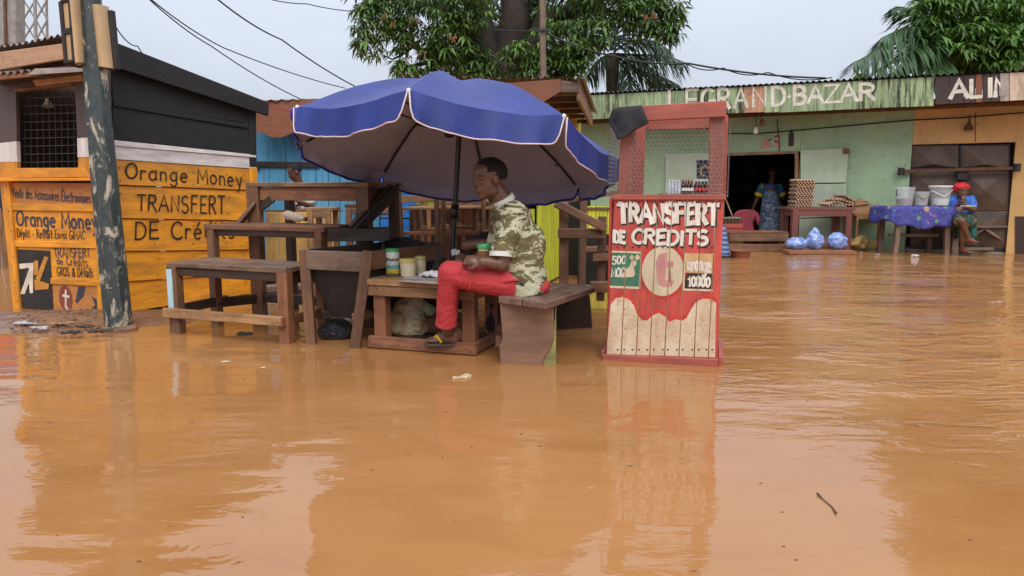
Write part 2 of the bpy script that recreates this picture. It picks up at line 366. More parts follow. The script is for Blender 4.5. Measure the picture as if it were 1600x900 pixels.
def strokes(txt, sp=.16):
    x = 0; out = []
    for ch in txt:
        wd, ss = GL[ch]; out += [[(x+a, b) for a, b in s] for s in ss]; x += wd+sp
    return out, x-sp
def ribbon(pts, wd):
    """outline quads of one brush stroke"""
    P = [Vector(p) for p in pts]; n = len(P)
    L, R = [], []
    for i in range(n):
        a, b = P[max(i-1, 0)], P[min(i+1, n-1)]
        t0 = (P[i]-a).normalized() if i else (b-P[i]).normalized(); t1 = (b-P[i]).normalized() if i < n-1 else t0
        t = (t0+t1); t = t.normalized() if t.length > 1e-3 else t0
        k = min(1.5, 1/max(.4, t.dot(t0))); nn = Vector((-t.y, t.x))*wd/2*k
        ext = Vector((0, 0))
        if i == 0: ext = -t*wd*.3
        if i == n-1: ext = t*wd*.3
        L.append(P[i]+nn+ext); R.append(P[i]-nn+ext)
    return [[R[i], R[i+1], L[i+1], L[i]] for i in range(n-1)]
def clip(poly, ax, v, keep_gt):
    out = []; n = len(poly)
    for i in range(n):
        a, b = poly[i], poly[(i+1) % n]; ia, ib = (a[ax] > v) == keep_gt, (b[ax] > v) == keep_gt
        if ia: out.append(a)
        if ia != ib:
            t = (v-a[ax])/(b[ax]-a[ax]); out.append((a[0]+(b[0]-a[0])*t, a[1]+(b[1]-a[1])*t))
    return out
def marks(name, pl, polys, d, mat, parent, bands=None, ax=0, label=None, step=.00035):
    """flat paint on a face: each polygon in plane metres, cut where the boards' joints run"""
    vs, fs = [], []; k = 0
    O = pl.w(*polys[0][0], d); Mx = frame(getattr(pl, 'grain', pl.ex), pl.n, O); inv = Mx.inverted()
    for p in polys:
        k += 1; p = [(q[0], q[1]) for q in p]
        for lo, hi in (bands or [(-99, 99)]):
            c = clip(clip(p, ax, lo, True), ax, hi, False)
            if len(c) < 3: continue
            i0 = len(vs); vs += [inv @ pl.w(x, y, d + (k % 5)*step) for x, y in c]; fs.append(tuple(range(i0, len(vs))))
    return add(name, vs, fs, mat, parent, Mx, label=label)
def text(txt, pl, q, wd, d, mat, parent, bands=None, ax=0, sp=.16, name='letter', wob=.03, pix=True):
    """q: base line left, base line right, cap line right, cap line left; wd: brush width in metres"""
    P = [Vector(pl.px(*c)) if pix else Vector(c) for c in q]; total = strokes(txt, sp)[1]; x0 = 0
    for ch in txt:
        out = []
        for s in GL[ch][1]:
            jx, jy = rnd.uniform(-wob, wob), rnd.uniform(-wob, wob)
            pts = []
            for x, y in s:
                a = (x+x0+jx)/total; y += jy
                pts.append((P[0].lerp(P[1], a)).lerp(P[3].lerp(P[2], a), y))
            out += ribbon(pts, wd*rnd.uniform(.88, 1.12))
        x0 += GL[ch][0]+sp
        if out: marks(name, pl, out, d, mat, parent, bands, ax)
def nails(pl, pts, parent, d=0.):
    vs, fs = [], []; c0 = pl.w(*pl.px(*pts[0]), d)
    for p in pts:
        b_ = ball(pl.w(*pl.px(*p), d)-c0, .0055, None, 6, 4); k = len(vs); vs += b_[0]; fs += [tuple(i+k for i in f) for f in b_[1]]
    add('nail_heads', vs, fs, 'iron', parent, Matrix.Translation(c0), kind='stuff')
# ================================================================== SETTING: ground, flood water, mud bank
def grid(name, x0, x1, y0, y1, nx, ny, zf, mat, kind, smooth=True, parent=None):
    vs = [(x0+(x1-x0)*i/nx, y0+(y1-y0)*j/ny, 0) for j in range(ny+1) for i in range(nx+1)]
    vs = [(x, y, zf(x, y)) for x, y, _ in vs]
    fs = [(j*(nx+1)+i, j*(nx+1)+i+1, (j+1)*(nx+1)+i+1, (j+1)*(nx+1)+i) for j in range(ny) for i in range(nx)]
    return add(name, vs, fs, mat, parent, None, smooth, kind=kind)
M['mud'] = plain('wet_mud', (.21, .11, .062), .35, .45, 7, 0, .9)
grid('ground', -600, 600, -60, 900, 4, 4, lambda x, y: -.25, 'mud', 'structure')
m, nt, b = newmat('muddy_flood_water'); M['water'] = m
v = coords(nt, (1, 1, 1), False)
big = noise(nt, v, .55, 3, .5, .4); fine = noise(nt, v, 2.2, 4, .6, .5)
col = ramp(nt, big, [(.28, (.33, .148, .05)), (.7, (.41, .195, .07))])
silt = noise(nt, coords(nt, (.6, 1.3, 1), False), 1.1, 6, .7, 1.6); col = mix(nt, ramp(nt, silt, [(.45, (0,)*3), (.72, (.55,)*3)]), col, (.29, .115, .03))
scum = noise(nt, coords(nt, (.8, 1.6, 1), False), 5.5, 7, .75, 1.2); col = mix(nt, ramp(nt, scum, [(.63, (0,)*3), (.75, (.35,)*3)]), col, (.55, .32, .16))
nt.links.new(col, b.inputs['Base Color']); nt.links.new(ramp(nt, scum, [(.5, (.02,)*3), (.8, (.09,)*3)]), b.inputs['Roughness']); b.inputs['IOR'].default_value = 1.42
# ripples: long calm swell everywhere, wind chop in the open water to the right, a few rain-drop rings
n1 = noise(nt, coords(nt, (.55, 1.5, 1), False), 1.5, 2, .5, .5)
n2 = noise(nt, coords(nt, (1., 2.6, 1), False), 4.2, 3, .5, .8)
n3 = noise(nt, coords(nt, (1, 2.2, 1), False), 13, 2, .5, .3)
def mth(op, a, b_=None, c_=None, clampit=False):
    n = N(nt, 'Math', operation=op); n.use_clamp = clampit
    for i, s in enumerate((a, b_, c_)):
        if s is None: continue
        if hasattr(s, 'links'): nt.links.new(s, n.inputs[i])
        else: n.inputs[i].default_value = s
    return n.outputs[0]
sep = N(nt, 'SeparateXYZ'); nt.links.new(v, sep.inputs[0])
mr = N(nt, 'MapRange', interpolation_type='SMOOTHSTEP'); mr.inputs[1].default_value = .4; mr.inputs[2].default_value = 2.2
nt.links.new(sep.outputs[0], mr.inputs[0])
my = N(nt, 'MapRange', interpolation_type='SMOOTHSTEP'); my.inputs[1].default_value = 2.2; my.inputs[2].default_value = 3.6
nt.links.new(sep.outputs[1], my.inputs[0])
patch = ramp(nt, noise(nt, coords(nt, (1, 1.6, 1), False), .9, 2, .5), [(.42, (.12,)*3), (.62, (1,)*3)])
chop = mth('MULTIPLY', mth('MULTIPLY', mr.outputs[0], my.outputs[0]), patch)
h = mth('MULTIPLY', n1, .016)
h = mth('ADD', h, mth('MULTIPLY', n2, mth('MULTIPLY_ADD', chop, .024, .0018)))
h = mth('ADD', h, mth('MULTIPLY', n3, mth('MULTIPLY_ADD', chop, .0045, .00022)))
for (u, vv, R, amp) in ((345, 862, .2, .00014), (420, 690, .05, .0003), (505, 745, .05, .0003), (600, 790, .05, .0006), (1195, 745, .06, .0003), (920, 760, .05, .0007), (60, 735, .07, .0003),
                       (710, 668, .05, .0006), (1390, 800, .06, .0003), (1040, 700, .05, .0006), (980, 640, .05, .0006), (240, 640, .05, .0006)):
    p = G(u, vv); dn = N(nt, 'VectorMath', operation='DISTANCE'); nt.links.new(v, dn.inputs[0]); dn.inputs[1].default_value = p
    d_ = dn.outputs['Value']
    env = mth('SUBTRACT', 1., mth('DIVIDE', d_, R), None, True)
    h = mth('ADD', h, mth('MULTIPLY', mth('MULTIPLY', mth('SINE', mth('MULTIPLY', d_, 190.)), env), amp))
bn = N(nt, 'Bump'); bn.inputs['Strength'].default_value = 1.; bn.inputs['Distance'].default_value = 1.
nt.links.new(h, bn.inputs['Height']); nt.links.new(bn.outputs[0], b.inputs['Normal'])
grid('water', -500, 500, -40, 800, 4, 4, lambda x, y: 0, 'water', 'structure')
# the mud bank round the kiosk and the pole
from mathutils import noise as mnoise
def bank(x, y):
    c = G(105, 500); dx, dy = (x-c.x)/1.05, (y-c.y-.1*(x-c.x))/.52; r = math.hypot(dx, dy)
    n = mnoise.noise(Vector((x*3, y*3, 0)))*.4 + mnoise.noise(Vector((x*9, y*9, 4)))*.2
    return max(-.03, (1-r+n*.5)*.075 + .012*mnoise.noise(Vector((x*22, y*22, 0))))
c = G(105, 500)
grid('mud_bank', c.x-1.6, c.x+1.5, c.y-.9, c.y+1., 110, 70, bank, 'mud', 'structure')

# ================================================================== ORANGE KIOSK
A, B, C = G(29, 481), G(178, 495), G(396, 460)
D = A + C - B
kf, ks = Pl(A, B), Pl(B, C)
k = thing('market_kiosk', 'orange and black wooden kiosk with a barred window and hand lettered boards', 'kiosk', (A+C)/2)
KB = [(178, 490), (177.5, 441), (177, 393), (176.5, 341), (176, 289), (175, 249), (174.5, 219)]
KC = [(393, 458), (394, 427), (395, 390), (396, 345), (396.5, 298), (397, 264), (397, 242)]
for i in range(4):
    board('plank', ks, (KB[i], KC[i], KC[i+1], KB[i+1]), 'orange', k, .018, 0, .017, 'x', gap=.0025, label='orange plank')
board('plank', ks, (KB[4], KC[4], KC[5], KB[5]), 'orange', k, .018, 0, .017, 'x', gap=.0025)
board('plank', ks, (KB[5], KC[5], (397, 246), (174.6, 227)), 'white_band', k, .022, 0, .006, 'x', label='white band board')
board('batten', ks, ((174.6, 227.6), (397, 246.6), KC[6], KB[6]), 'white_band', k, .03, 0, .004, 'x')
board('plank', ks, ((174.5, 218.5), (397, 241.5), (396, 196), (174, 160)), 'black_paint', k, .018, 0, .006, 'x', label='black board')
board('batten', ks, ((174, 166), (384, 201), (384, 194), (174, 158)), 'black_paint', k, .034, 0, 0, 'x')
board('plank', ks, ((174, 159), (396, 195), (396, 165), (172, 75)), 'black_paint', k, .018, 0, .004, 'x', label='black board under the roof')
board('corner_post', ks, ((385, 470), (398, 468), (398, 262), (387, 262)), 'orange', k, .034, 0, 0, 'y')
board('corner_post', ks, ((387, 261), (398, 261), (397, 168), (386, 165)), 'black_paint', k, .03, 0, 0, 'y', label='black upper corner post')
board('underside_shade_board', ks, ((178, 499), (396, 470), (393, 459), (178, 491)), 'dark', k, .02, -.03, 0, 'x')  # dark board painted in for the shadow under the raised side
nails(ks, [(u0_+rnd.uniform(-3, 3), v0_+dv_+(u0_-178)*.085*(1-(v0_-219)/140)) for u0_ in (184, 240, 300, 352, 380) for v0_ in (262, 282, 302, 330, 352, 382, 404, 431, 450) for dv_ in (0,)], k, .034)
nails(kf, [(12, 300), (20, 330), (24, 360), (28, 400), (31, 440), (34, 470), (162, 340), (166, 400), (168, 440)], k, .036)
# the three painted lines on the side
text('Orange Money', ks, ((192, 278), (374, 291), (373, 268), (193, 255)), .0145, .036, 'ink', k, sp=.22)
text('TRANSFERT', ks, ((210, 328), (347, 334), (347, 307), (211, 304)), .0145, .036, 'ink', k, sp=.22)
text('DE Crédits', ks, ((206, 373), (362, 372), (360, 345), (207, 347)), .0155, .036, 'ink', k, sp=.19)
# front: stiles, rails, panels
board('corner_post', kf, ((27, 486), (38, 487), (20, 283), (6, 283)), 'orange', k, .035, 0, 0, 'y')
board('corner_post', kf, ((6, 282.5), (33, 282.5), (33, 254), (4, 254)), 'orange', k, .034, 0, 0, 'y')
board('corner_post', kf, ((4, 253.6), (33, 253.6), (32, 221), (3, 224)), 'white_band', k, .034, 0, 0, 'y', label='white band of the corner post')
board('corner_post', kf, ((3, 223.6), (32, 220.6), (31, 128), (2, 135)), 'brown_paint', k, .034, 0, 0, 'y', label='brown upper corner post')
for q, mt in ((((127, 281), (178, 284), (176, 246), (128, 247)), 'orange'), (((127, 246.6), (176, 245.6), (175, 214), (126, 216)), 'white_band'), (((126, 215.6), (175, 213.6), (173, 110), (122, 120)), 'brown_paint')):
    board('corner_post', kf, q, mt, k, .034, 0, 0, 'y')
board('lintel', kf, ((20, 143), (140, 132), (140, 112), (20, 122)), 'brown_paint', k, .04, 0, 0, 'x')
board('window_trim', kf, ((31, 144.5), (120, 134.5), (120, 130), (31, 140)), 'redbrown', k, .055, 0, 0, 'x')
sl = board('window_sill', kf, ((22, 278), (148, 276.5), (138, 262), (34, 263)), 'orange', k, .045, 0, 0, 'x')
board('counter_ledge', kf, ((3, 283.5), (160, 282.5), (160, 277.6), (2, 278.6)), 'orange', k, .10, 0, 0, 'x')
rails = [((20, 328), (170, 331), (170, 320), (19, 318)), ((24, 385), (170, 388), (170, 379), (22, 375)), ((84, 443), (172, 447), (171, 438), (84, 434))]
for q in rails: board('rail', kf, q, 'orange', k, .03, 0, 0, 'x')
board('stile', kf, ((157, 488), (178, 492), (174, 286), (150, 284)), 'orange', k, .028, 0, 0, 'y')
M['orange_faded'] = paint('faded_orange_paint', (.58, .22, .05), .22, (.36, .17, .07), .2)
for q, mt, lb in ((((18, 320), (160, 322), (158, 286), (16, 285)), 'orange_faded', 'faded orange panel'), (((22, 377), (160, 381), (160, 329), (20, 327)), 'orange', None),
                  (((24, 440), (165, 444), (162, 386), (24, 384)), 'orange', None), (((28, 485), (165, 491), (165, 441), (26, 438)), 'orange_faded', 'faded lower panel')):
    board('panel', kf, q, mt, k, .012, 0, 0, 'x', label=lb)
text('Vente des Accessoires Électroniques', kf, ((22, 308), (144, 317), (144, 302), (21, 293)), .009, .015, 'ink_blue', k, sp=.22)
text('Orange Money', kf, ((29, 352), (155, 358), (153, 334), (28, 330)), .022, .0145, 'ink_blue', k, sp=.16)
text('Dépôt - Retrait Envoi GIMAC', kf, ((30, 370), (135, 374), (135, 361), (29, 357)), .008, .0145, 'ink', k, sp=.2)
text('TRANSFERT', kf, ((88, 402), (143, 401), (143, 388), (86, 387)), .010, .0145, 'ink_blue', k)
text('de Crédits', kf, ((92, 412), (140, 418), (138, 402), (90, 403)), .009, .0145, 'ink_blue', k, sp=.2)
text('GROS & Détails', kf, ((92, 430), (148, 433), (148, 419), (91, 417)), .008, .0145, 'ink', k, sp=.2)
bl = board('sign_panel', kf, ((33, 481), (86, 485), (81, 392), (27, 389)), 'iron', k, .004, .0125, 0, 'x', bevel=0)
M['logo_white'] = plain('logo_white_paint', (.72, .6, .45), .6, .25, 9); M['logo_orange'] = plain('logo_orange_paint', (.62, .25, .03), .6, .25, 9)
def pxpoly(pl, pts, d=0.): return [pl.px(*p) for p in pts]
marks('logo_arrow', kf, [pxpoly(kf, x) for x in ([(33, 412), (56, 410), (55, 434), (49, 434), (49, 418), (34, 420)], [(49, 419), (55, 424), (42, 459), (35, 459)], [(48, 434), (55, 434), (55, 457), (50, 458)])], .018, 'logo_white', k)
marks('logo_arrow', kf, [pxpoly(kf, x) for x in ([(57, 407), (63, 407), (63, 428), (57, 430)], [(73, 400), (79, 402), (65, 440), (59, 435)], [(57, 436), (80, 443), (79, 451), (58, 453)])], .0188, 'logo_orange', k)
M['telred'] = plain('faded_red_logo', (.28, .06, .04), .6, .3, 9)
cc = kf.px(105, 466); e = kf.px(117, 484)
marks('logo_disc', kf, [[(cc[0]+(e[0]-cc[0])*math.cos(t*.3142), cc[1]+.11*math.sin(t*.3142)) for t in range(20)]], .0135, 'telred', k)
text('t', kf, ((100, 480), (110, 482), (110, 452), (100, 450)), .022, .0145, 'logo_white', k)
marks('logo_shape', kf, [pxpoly(kf, x) for x in ([(125, 447), (136, 448), (133, 463), (122, 474), (120, 470)], [(146, 463), (157, 470), (156, 482), (142, 485), (151, 476)])], .0135, 'ink_blue', k)
# window grille, hanging bulb
for i in range(9):
    y0 = 152 + i*12.6; beam('grille_bar', kf.w(*kf.px(33, y0+1.2, -.02), -.02), kf.w(*kf.px(128, y0-1, -.02), -.02), .007, .007, 'iron', k, jit=0, bevel=0)
for i in range(10):
    x0 = 38 + i*9.6; beam('grille_bar', kf.w(*kf.px(x0, 143, -.028), -.028), kf.w(*kf.px(x0+2, 263, -.028), -.028), .006, .006, 'iron', k, jit=0, bevel=0)
pb = W(75, 163, A.y+.12); lamp = lathe('light_bulb', [(.0, .045), (.018, .045), (.02, .02), (.045, -.005), (.05, -.025), (.0, -.035)], pb, 'cream_board', k)
tube('bulb_cord', [pb+Vector((0, 0, .04)), pb+Vector((.01, .03, .3))], .004, 'black', k, 6)
# back and left walls, floor
for a_, b_ in ((A, D), (D, C)):
    p_ = Pl(a_, b_); L = (b_-a_).length; board('wall_board', p_, ((0.02, .03), (L-.02, .03), (L-.02, 2.05 if a_ is A else 1.66), (0.02, 2.05 if a_ is A else 1.66)), 'dark', k, .02, -.03, pix=False)
hexa('floor_board', [p+Vector((0, 0, .03)) for p in (A, B, C, D)]+[p+Vector((0, 0, .06)) for p in (A, B, C, D)], 'dark', k)
# roof: sloping sheet, dark side fascia, pale front fascia, torn awning sheet
P1 = ks.w(*ks.px(183, 68, .10), .10); P2 = ks.w(*ks.px(420, 160, .10), .10); P2b = ks.w(*ks.px(420, 181, .10), .10); P1b = ks.w(*ks.px(183, 108, .10), .10)
P0 = ks.w(*ks.px(160, 58, .10), .10); P0b = ks.w(*ks.px(160, 98, .10), .10)
n_ = ks.n*-.03
hexa('fascia_board', [P0b+n_, P2b+n_, P2+n_, P0+n_, P0b, P2b, P2, P0], 'black_paint', k)
kfr = kf.shift(.22)
board('fascia_board', kfr, ((-40, 117), (163, 84), (163, 61), (-40, 88)), 'pale', k, .03, 0, 0, 'x', label='pale planed front fascia board')
F0 = kfr.w(*kfr.px(-45, 84), 0)+Vector((0, 0, .012)); bk = (P2-P0); F1 = P0 - bk.normalized()*.14 - ks.n*.035 + Vector((0, 0, -.008))
corrugated('roof_sheet', F0, F1, F0+bk*1.04+Vector((0, 0, .01)), 18, .014, 'corr', k)
hexa('rafter', [kf.w(*kf.px(a, b, .03), d) for d in (.03, .2) for a, b in ((0, 133), (150, 116), (150, 106), (0, 121))], 'dark', k)
kaw = kf.shift(.30)
A0, A1 = kaw.w(*kaw.px(-30, 116), 0), kaw.w(*kaw.px(60, 110), 0)
corrugated('awning_sheet', A0, A1, A0-kf.n*.26+Vector((0, 0, .05)), 8, .013, 'corr', k, label='short rusty awning sheet')
board('awning_board', kf.shift(.26), ((-30, 129), (66, 119), (66, 112), (-30, 120)), 'redbrown', k, .025)
q = [kaw.w(*kaw.px(u_, v_), dd) for dd in (0, -.004) for u_, v_ in ((42, 117), (135, 111), (140, 104), (55, 107))]
M['tin'] = plain('bent_tin', (.45, .36, .3), .4, .35, 8, .6, .2)
hexa('tin_sheet', q[4:]+q[:4], 'tin', k, 0, label='bent tin flashing')
hexa('tin_sheet', [kf.w(*kf.px(u_, v_, .05), dd) for dd in (.045, .06) for u_, v_ in ((58, 135), (132, 126), (128, 113), (50, 121))], 'pale', k, 0, label='torn patch under the awning')

# ================================================================== SIGNAL POLE with two signal heads
pb_, pt_ = G(187, 516), None
Yp = pb_.y
t = thing('signal_pole', 'leaning green eight sided steel pole with peeling paint beside the orange kiosk', 'pole', flat(pb_))
m, nt, b = newmat('peeling_green_pole_paint'); M['polepaint'] = m
f1 = noise(nt, coords(nt, (7, 7, 3), False), 1.6, 8, .72, .4); f2 = noise(nt, coords(nt, (12, 12, 8), False), 2, 6, .7)
c_ = ramp(nt, f2, [(.3, (.016, .026, .027)), (.7, (.05, .066, .062))])
c_ = mix(nt, ramp(nt, f1, [(.52, (0,)*3), (.56, (1,)*3)]), c_, (.16, .15, .13))
c_ = mix(nt, ramp(nt, f1, [(.565, (0,)*3), (.585, (1,)*3)]), c_, (.44, .38, .27))
c_ = mix(nt, ramp(nt, f2, [(.62, (0,)*3), (.7, (.8,)*3)]), c_, (.12, .055, .025))
nt.links.new(c_, b.inputs['Base Color']); b.inputs['Roughness'].default_value = .5; bump(nt, b, f1, .5, .006)
pts = [W(187, 520, Yp), W(165, 300, Yp), W(152, 150, Yp+.01), W(141, 0, Yp+.02), W(134, -90, Yp+.02)]
vs, fs = ringmesh([p-pb_ for p in pts], [.098, .092, .082, .075, .07], 8)
add('pole', vs, fs, 'polepaint', t, Matrix.Translation(pb_))
lathe('pole_foot', [(.13, -.05), (.125, .03), (.1, .05)], pts[0]+Vector((0, 0, .01)), 'mud', t, 12)
M['sigtan'] = plain('sun_bleached_signal_housing', (.50, .33, .17), .45, .2, 3)
def signal(corners_dark, corners_tan, lab, Y0, vis):
    s = thing('traffic_signal', lab, 'signal', W(corners_tan[0][0], corners_tan[0][1], Y0))
    (a, b_, c2, d2) = corners_tan                                      # bl br tr tl: the rounded back
    L0, R0, R1, L1 = W(*a, Y0), W(*b_, Y0), W(*c2, Y0), W(*d2, Y0); vs = []
    n = 10
    for lo, ro in ((L0, R0), (L1, R1)):
        cc_ = (lo+ro)/2; hx = (ro-lo)/2
        for i in range(n+1):
            an = math.pi*i/n; vs.append(cc_ - hx*math.cos(an) + Vector((0, -.085*math.sin(an), 0)))
    fs = [(i, i+1, n+2+i, n+1+i) for i in range(n)] + [tuple(range(n, -1, -1)), tuple(range(n+1, 2*n+2)), (0, n+1, 2*n+1, n)]
    c0 = vs[0].copy(); add('housing', [p-c0 for p in vs], fs, 'sigtan', s, Matrix.Translation(c0), smooth=False)
    (a, b_, c2, d2) = corners_dark
    q = [W(*p, Y0) for p in corners_dark]; dp = Vector((0, .16 if vis else .03, 0))
    hexa('door_frame', [p+dp for p in q]+[p+Vector((0, -.02, 0)) for p in q], 'iron', s, .004)
    if vis:
        m1 = [q[0].lerp(q[3], .5), q[1].lerp(q[2], .5)]
        for lo, hi in ((0.03, .48), (.52, .97)):
            l0, r0, r1, l1 = q[0].lerp(q[3], lo), q[1].lerp(q[2], lo), q[1].lerp(q[2], hi), q[0].lerp(q[3], hi)
            ins = lambda p_: p_
            bx_ = [l0.lerp(r0, .28), l0.lerp(r0, .88), l1.lerp(r1, .88), l1.lerp(r1, .28)]; o_ = Vector((0, -.024, 0))
            hexa('lens_panel', [p+Vector((0, -.015, 0)) for p in bx_]+[p+o_ for p in bx_], 'sigtan', s, .003)
            for e0, e1 in ((0, 1), (1, 2), (2, 3), (3, 0)): beam('rim', bx_[e0]+o_, bx_[e1]+o_, .02, .03, 'iron', s, up=(0, 1, 0), jit=0)
    return s
signal(((102, 101), (122, 99), (115, -3), (93, 3)), ((124, 103), (136, 99), (128, -6), (114, -6)), 'beige signal head with a black two pane door on the kiosk side of the pole', Yp-.02, True)
signal(((174, 110), (185, 108), (177, 16), (168, 17)), ((158, 106), (180, 108), (170, 11), (148, 11)), 'beige signal head with a plain rounded back on the far side of the pole', Yp+.02, False)

# ================================================================== mast, concrete pole, cables
Yt = 15.
t = thing('lattice_mast', 'steel lattice mast rising behind the orange kiosk roof', 'mast', flat(W(50, 60, Yt)))
for u_, dy in ((36, 0), (56, -.45), (74, .1)):
    beam('mast_leg', W(u_+2, 140, Yt+dy), W(u_-3, -60, Yt+dy), .05 if dy < -.1 else .035, .05, 'concrete', t, up=(0, 1, 0), jit=0, bevel=.008)
for i in range(6):
    v0 = 95-i*32
    for ua, ub in ((36, 56), (56, 74)):
        beam('brace', W(ua, v0, Yt-.1), W(ub, v0-32, Yt-.1), .022, .03, 'concrete', t, up=(0, 1, 0), jit=0, bevel=0)
        beam('brace', W(ub, v0, Yt-.07), W(ua, v0-32, Yt-.07), .022, .03, 'concrete', t, up=(0, 1, 0), jit=0, bevel=0)
t = thing('utility_pole', 'grey concrete utility pole at the far left behind the kiosk', 'pole', flat(W(22, 400, 13)))
beam('pole', W(24, 430, 13), W(16, -80, 13), .34, .3, 'concrete', t, up=(0, 1, 0), jit=0, bevel=.02, taper=.9)
beam('rail_strip', W(10, 120, 12.83), W(6, -60, 12.83), .04, .03, 'rust', t, up=(0, 1, 0), jit=0)
tw = thing('wooden_pole', 'thin weathered wooden pole standing in front of the mango tree', 'pole', flat(W(850, 330, 13)))
beam('pole', W(851, 330, 13), W(847, -60, 13), .10, .1, 'grey', tw, up=(0, 1, 0), jit=0, bevel=.02)
beam('bracket', W(838, 47, 12.92), W(860, 47, 12.92), .03, .04, 'iron', tw)
def cable(pts, lab, r=.009, sag=0., twist=False):
    P = [W(*p) for p in pts]; out = []
    for i in range(len(P)-1):
        for s_ in range(8): out.append(P[i].lerp(P[i+1], s_/8) + Vector((0, 0, -4*sag*(s_/8)*(1-s_/8))))
    out.append(P[-1])
    o = tube('overhead_cable', out, r, 'cable', None, 6); props(o, lab, 'cable', 'cables strung across the sky'); return o
cable([(232, -4, 9), (350, 75, 10.5), (540, 138, 13)], 'overhead cable running from the top left to behind the umbrella, upper of the close pair', .008, .04)
cable([(228, -6, 9), (330, 72, 10.5), (470, 155, 12)], 'overhead cable dropping steeply to the rusty roof left of the umbrella', .008, .04)
cable([(334, -6, 10), (440, 62, 12), (575, 145, 14)], 'thick overhead cable ending behind the blue umbrella top', .011, .05)
cable([(172, 26, 6.), (215, 72, 7), (248, 96, 8)], 'thin drooping wire between the signal pole and the kiosk roof', .005, .06)
cable([(418, -2, 12), (480, 6, 12.5), (556, 18, 13.5)], 'short cable crossing the top edge left of the mango tree', .008, .02)
cable([(846, 48, 13), (960, 88, 13.1), (1075, 99, 13.2), (1290, 122, 13.4)], 'sagging twisted cable from the wooden pole to the green shop roof', .016, .05)
cable([(1068, 97, 13.3), (1130, 106, 13.3), (1200, 113, 13.4), (1300, 121, 13.5)], 'loose second strand beside the sagging twisted cable', .010, .08)
cable([(770, 46, 13.4), (846, 47, 13), ], 'short wire reaching the wooden pole from the mango branches', .010, .02)

# far left: edge of another stall
t = thing('market_stall', 'red and blue market stall at the left edge behind the kiosk', 'stall', flat(W(-40, 420, 11)))
sp_ = Pl(W(-260, 420, 11), W(6, 420, 11.2))
M['redcloth'] = plain('red_cloth', (.6, .03, .04), .7, .25, 3); M['bluecloth'] = plain('blue_tarp', (.02, .06, .3), .6, .25, 3); M['darkcloth'] = plain('dark_blue_cloth', (.02, .025, .05), .7, .3, 3)
board('tarp', sp_, ((-260, 228), (6, 228), (5, 192), (-260, 150)), 'bluecloth', t, .05)
board('banner', sp_, ((-260, 276), (8, 276), (6, 229), (-260, 229)), 'redcloth', t, .04)
board('curtain', sp_, ((-260, 400), (8, 330), (8, 277), (-260, 277)), 'darkcloth', t, .03)
t = thing('wooden_fence', 'low unpainted plank fence at the left edge beside the kiosk', 'fence', flat(G(8, 420)))
fp = Pl(G(-80, 425), G(14, 418))
for i in range(9): board('plank', fp, ((-80+i*10.4, 425), (-71+i*10.4, 425), (-72+i*10.4, 330+rnd.uniform(-6, 6)), (-81+i*10.4, 330)), 'tan', t, .025, 0, 0, 'y')
board('rail', fp, ((-85, 372), (12, 368), (12, 360), (-85, 362)), 'brown', t, .03, -.032)
# ================================================================== BLUE SHACK and ochre counter behind the stands
def furrow(pl, us, v0, v1, mat, parent, name='plank', gap=.003, jitter=2., labelf=None):
    for i in range(len(us)-1):
        jt = rnd.uniform(-jitter, jitter)
        board(name, pl, ((us[i], v0), (us[i+1], v0), (us[i+1], v1+jt), (us[i], v1+jt)), mat, parent, .02+rnd.uniform(-.003, .003), 0, 0, 'y', gap=gap)
t = thing('blue_shack', 'light blue plank shack with a rusty roof edge behind the stepped stand', 'shack', flat(W(500, 420, 8.9)))
bp = Pl(W(390, 420, 8.7), W(660, 420, 9.1))
furrow(bp, [396, 421, 447, 471, 494, 513, 531, 552, 572, 593], 440, 196, 'blue', t)
board('hinge_bar', bp, ((396, 260), (500, 262), (500, 254), (396, 252)), 'dark', t, .04, .022)
board('hinge_plate', bp, ((398, 263), (407, 263), (407, 255), (398, 255)), 'iron', t, .012, .063)
for i in range(7):
    v0 = 440-i*33; board('plank', bp, ((594, v0), (660, v0), (660, v0-32), (594, v0-32)), 'blue2', t, .02, 0, .004, 'x', gap=.003, label='bright blue board' if not i else None)
board('latch', bp, ((610, 364), (622, 364), (622, 357), (610, 357)), 'iron', t, .03, .02)
bp2 = bp.shift(.35)
poly = [(392, 158), (640, 150), (640, 196)] + [(520+0*i, 206) for i in range(1)] + [(470, 203), (455, 209), (440, 215), (425, 215), (412, 208), (392, 206)]
prism('fascia_board', bp2, poly, 'rust_wood', t, 0, .03)
R0, R1 = W(385, 159, 8.3), W(645, 151, 8.8)
corrugated('roof_sheet', R0, R1, R0+Vector((.1, 2.6, .25)), 16, .014, 'corr', t)
hexa('back_wall', [bp.w(*p, -1.8) for p in ((0, 0), (2.1, 0), (2.1, 1.9), (0, 1.9))]+[bp.w(*p, -1.75) for p in ((0, 0), (2.1, 0), (2.1, 1.9), (0, 1.9))], 'dark', t)
tube('red_string', [W(418, 168, 7.9), W(440, 171, 8.2), W(462, 176, 8.3)], .004, 'redcloth', t, 5)
t = thing('ochre_counter', 'ochre painted plank counter in front of the blue shack', 'counter', flat(W(475, 420, 7.9)))
op = Pl(W(410, 420, 7.8), W(545, 420, 8.0))
furrow(op, [416, 436, 457, 480, 504, 530], 420, 331, 'ochre', t, gap=.002, jitter=.5)
board('counter_top', op, ((412, 333), (536, 332), (536, 328), (412, 329)), 'brown', t, .05, -.2, 0, 'x')
board('cross_board', op, ((414, 368), (534, 366), (534, 362), (414, 364)), 'ochre', t, .012, .024, 0, 'x')
t = thing('timber_platform', 'low dark timber platform at water level behind the stepped stand', 'platform', G(440, 440))
for i in range(4):
    pa, pb_ = G(395, 458-i*7), G(620, 447-i*6); beam('plank', pa+Vector((0, 0, .05)), pb_+Vector((0, 0, .05)), .16, .04, 'grey', t)
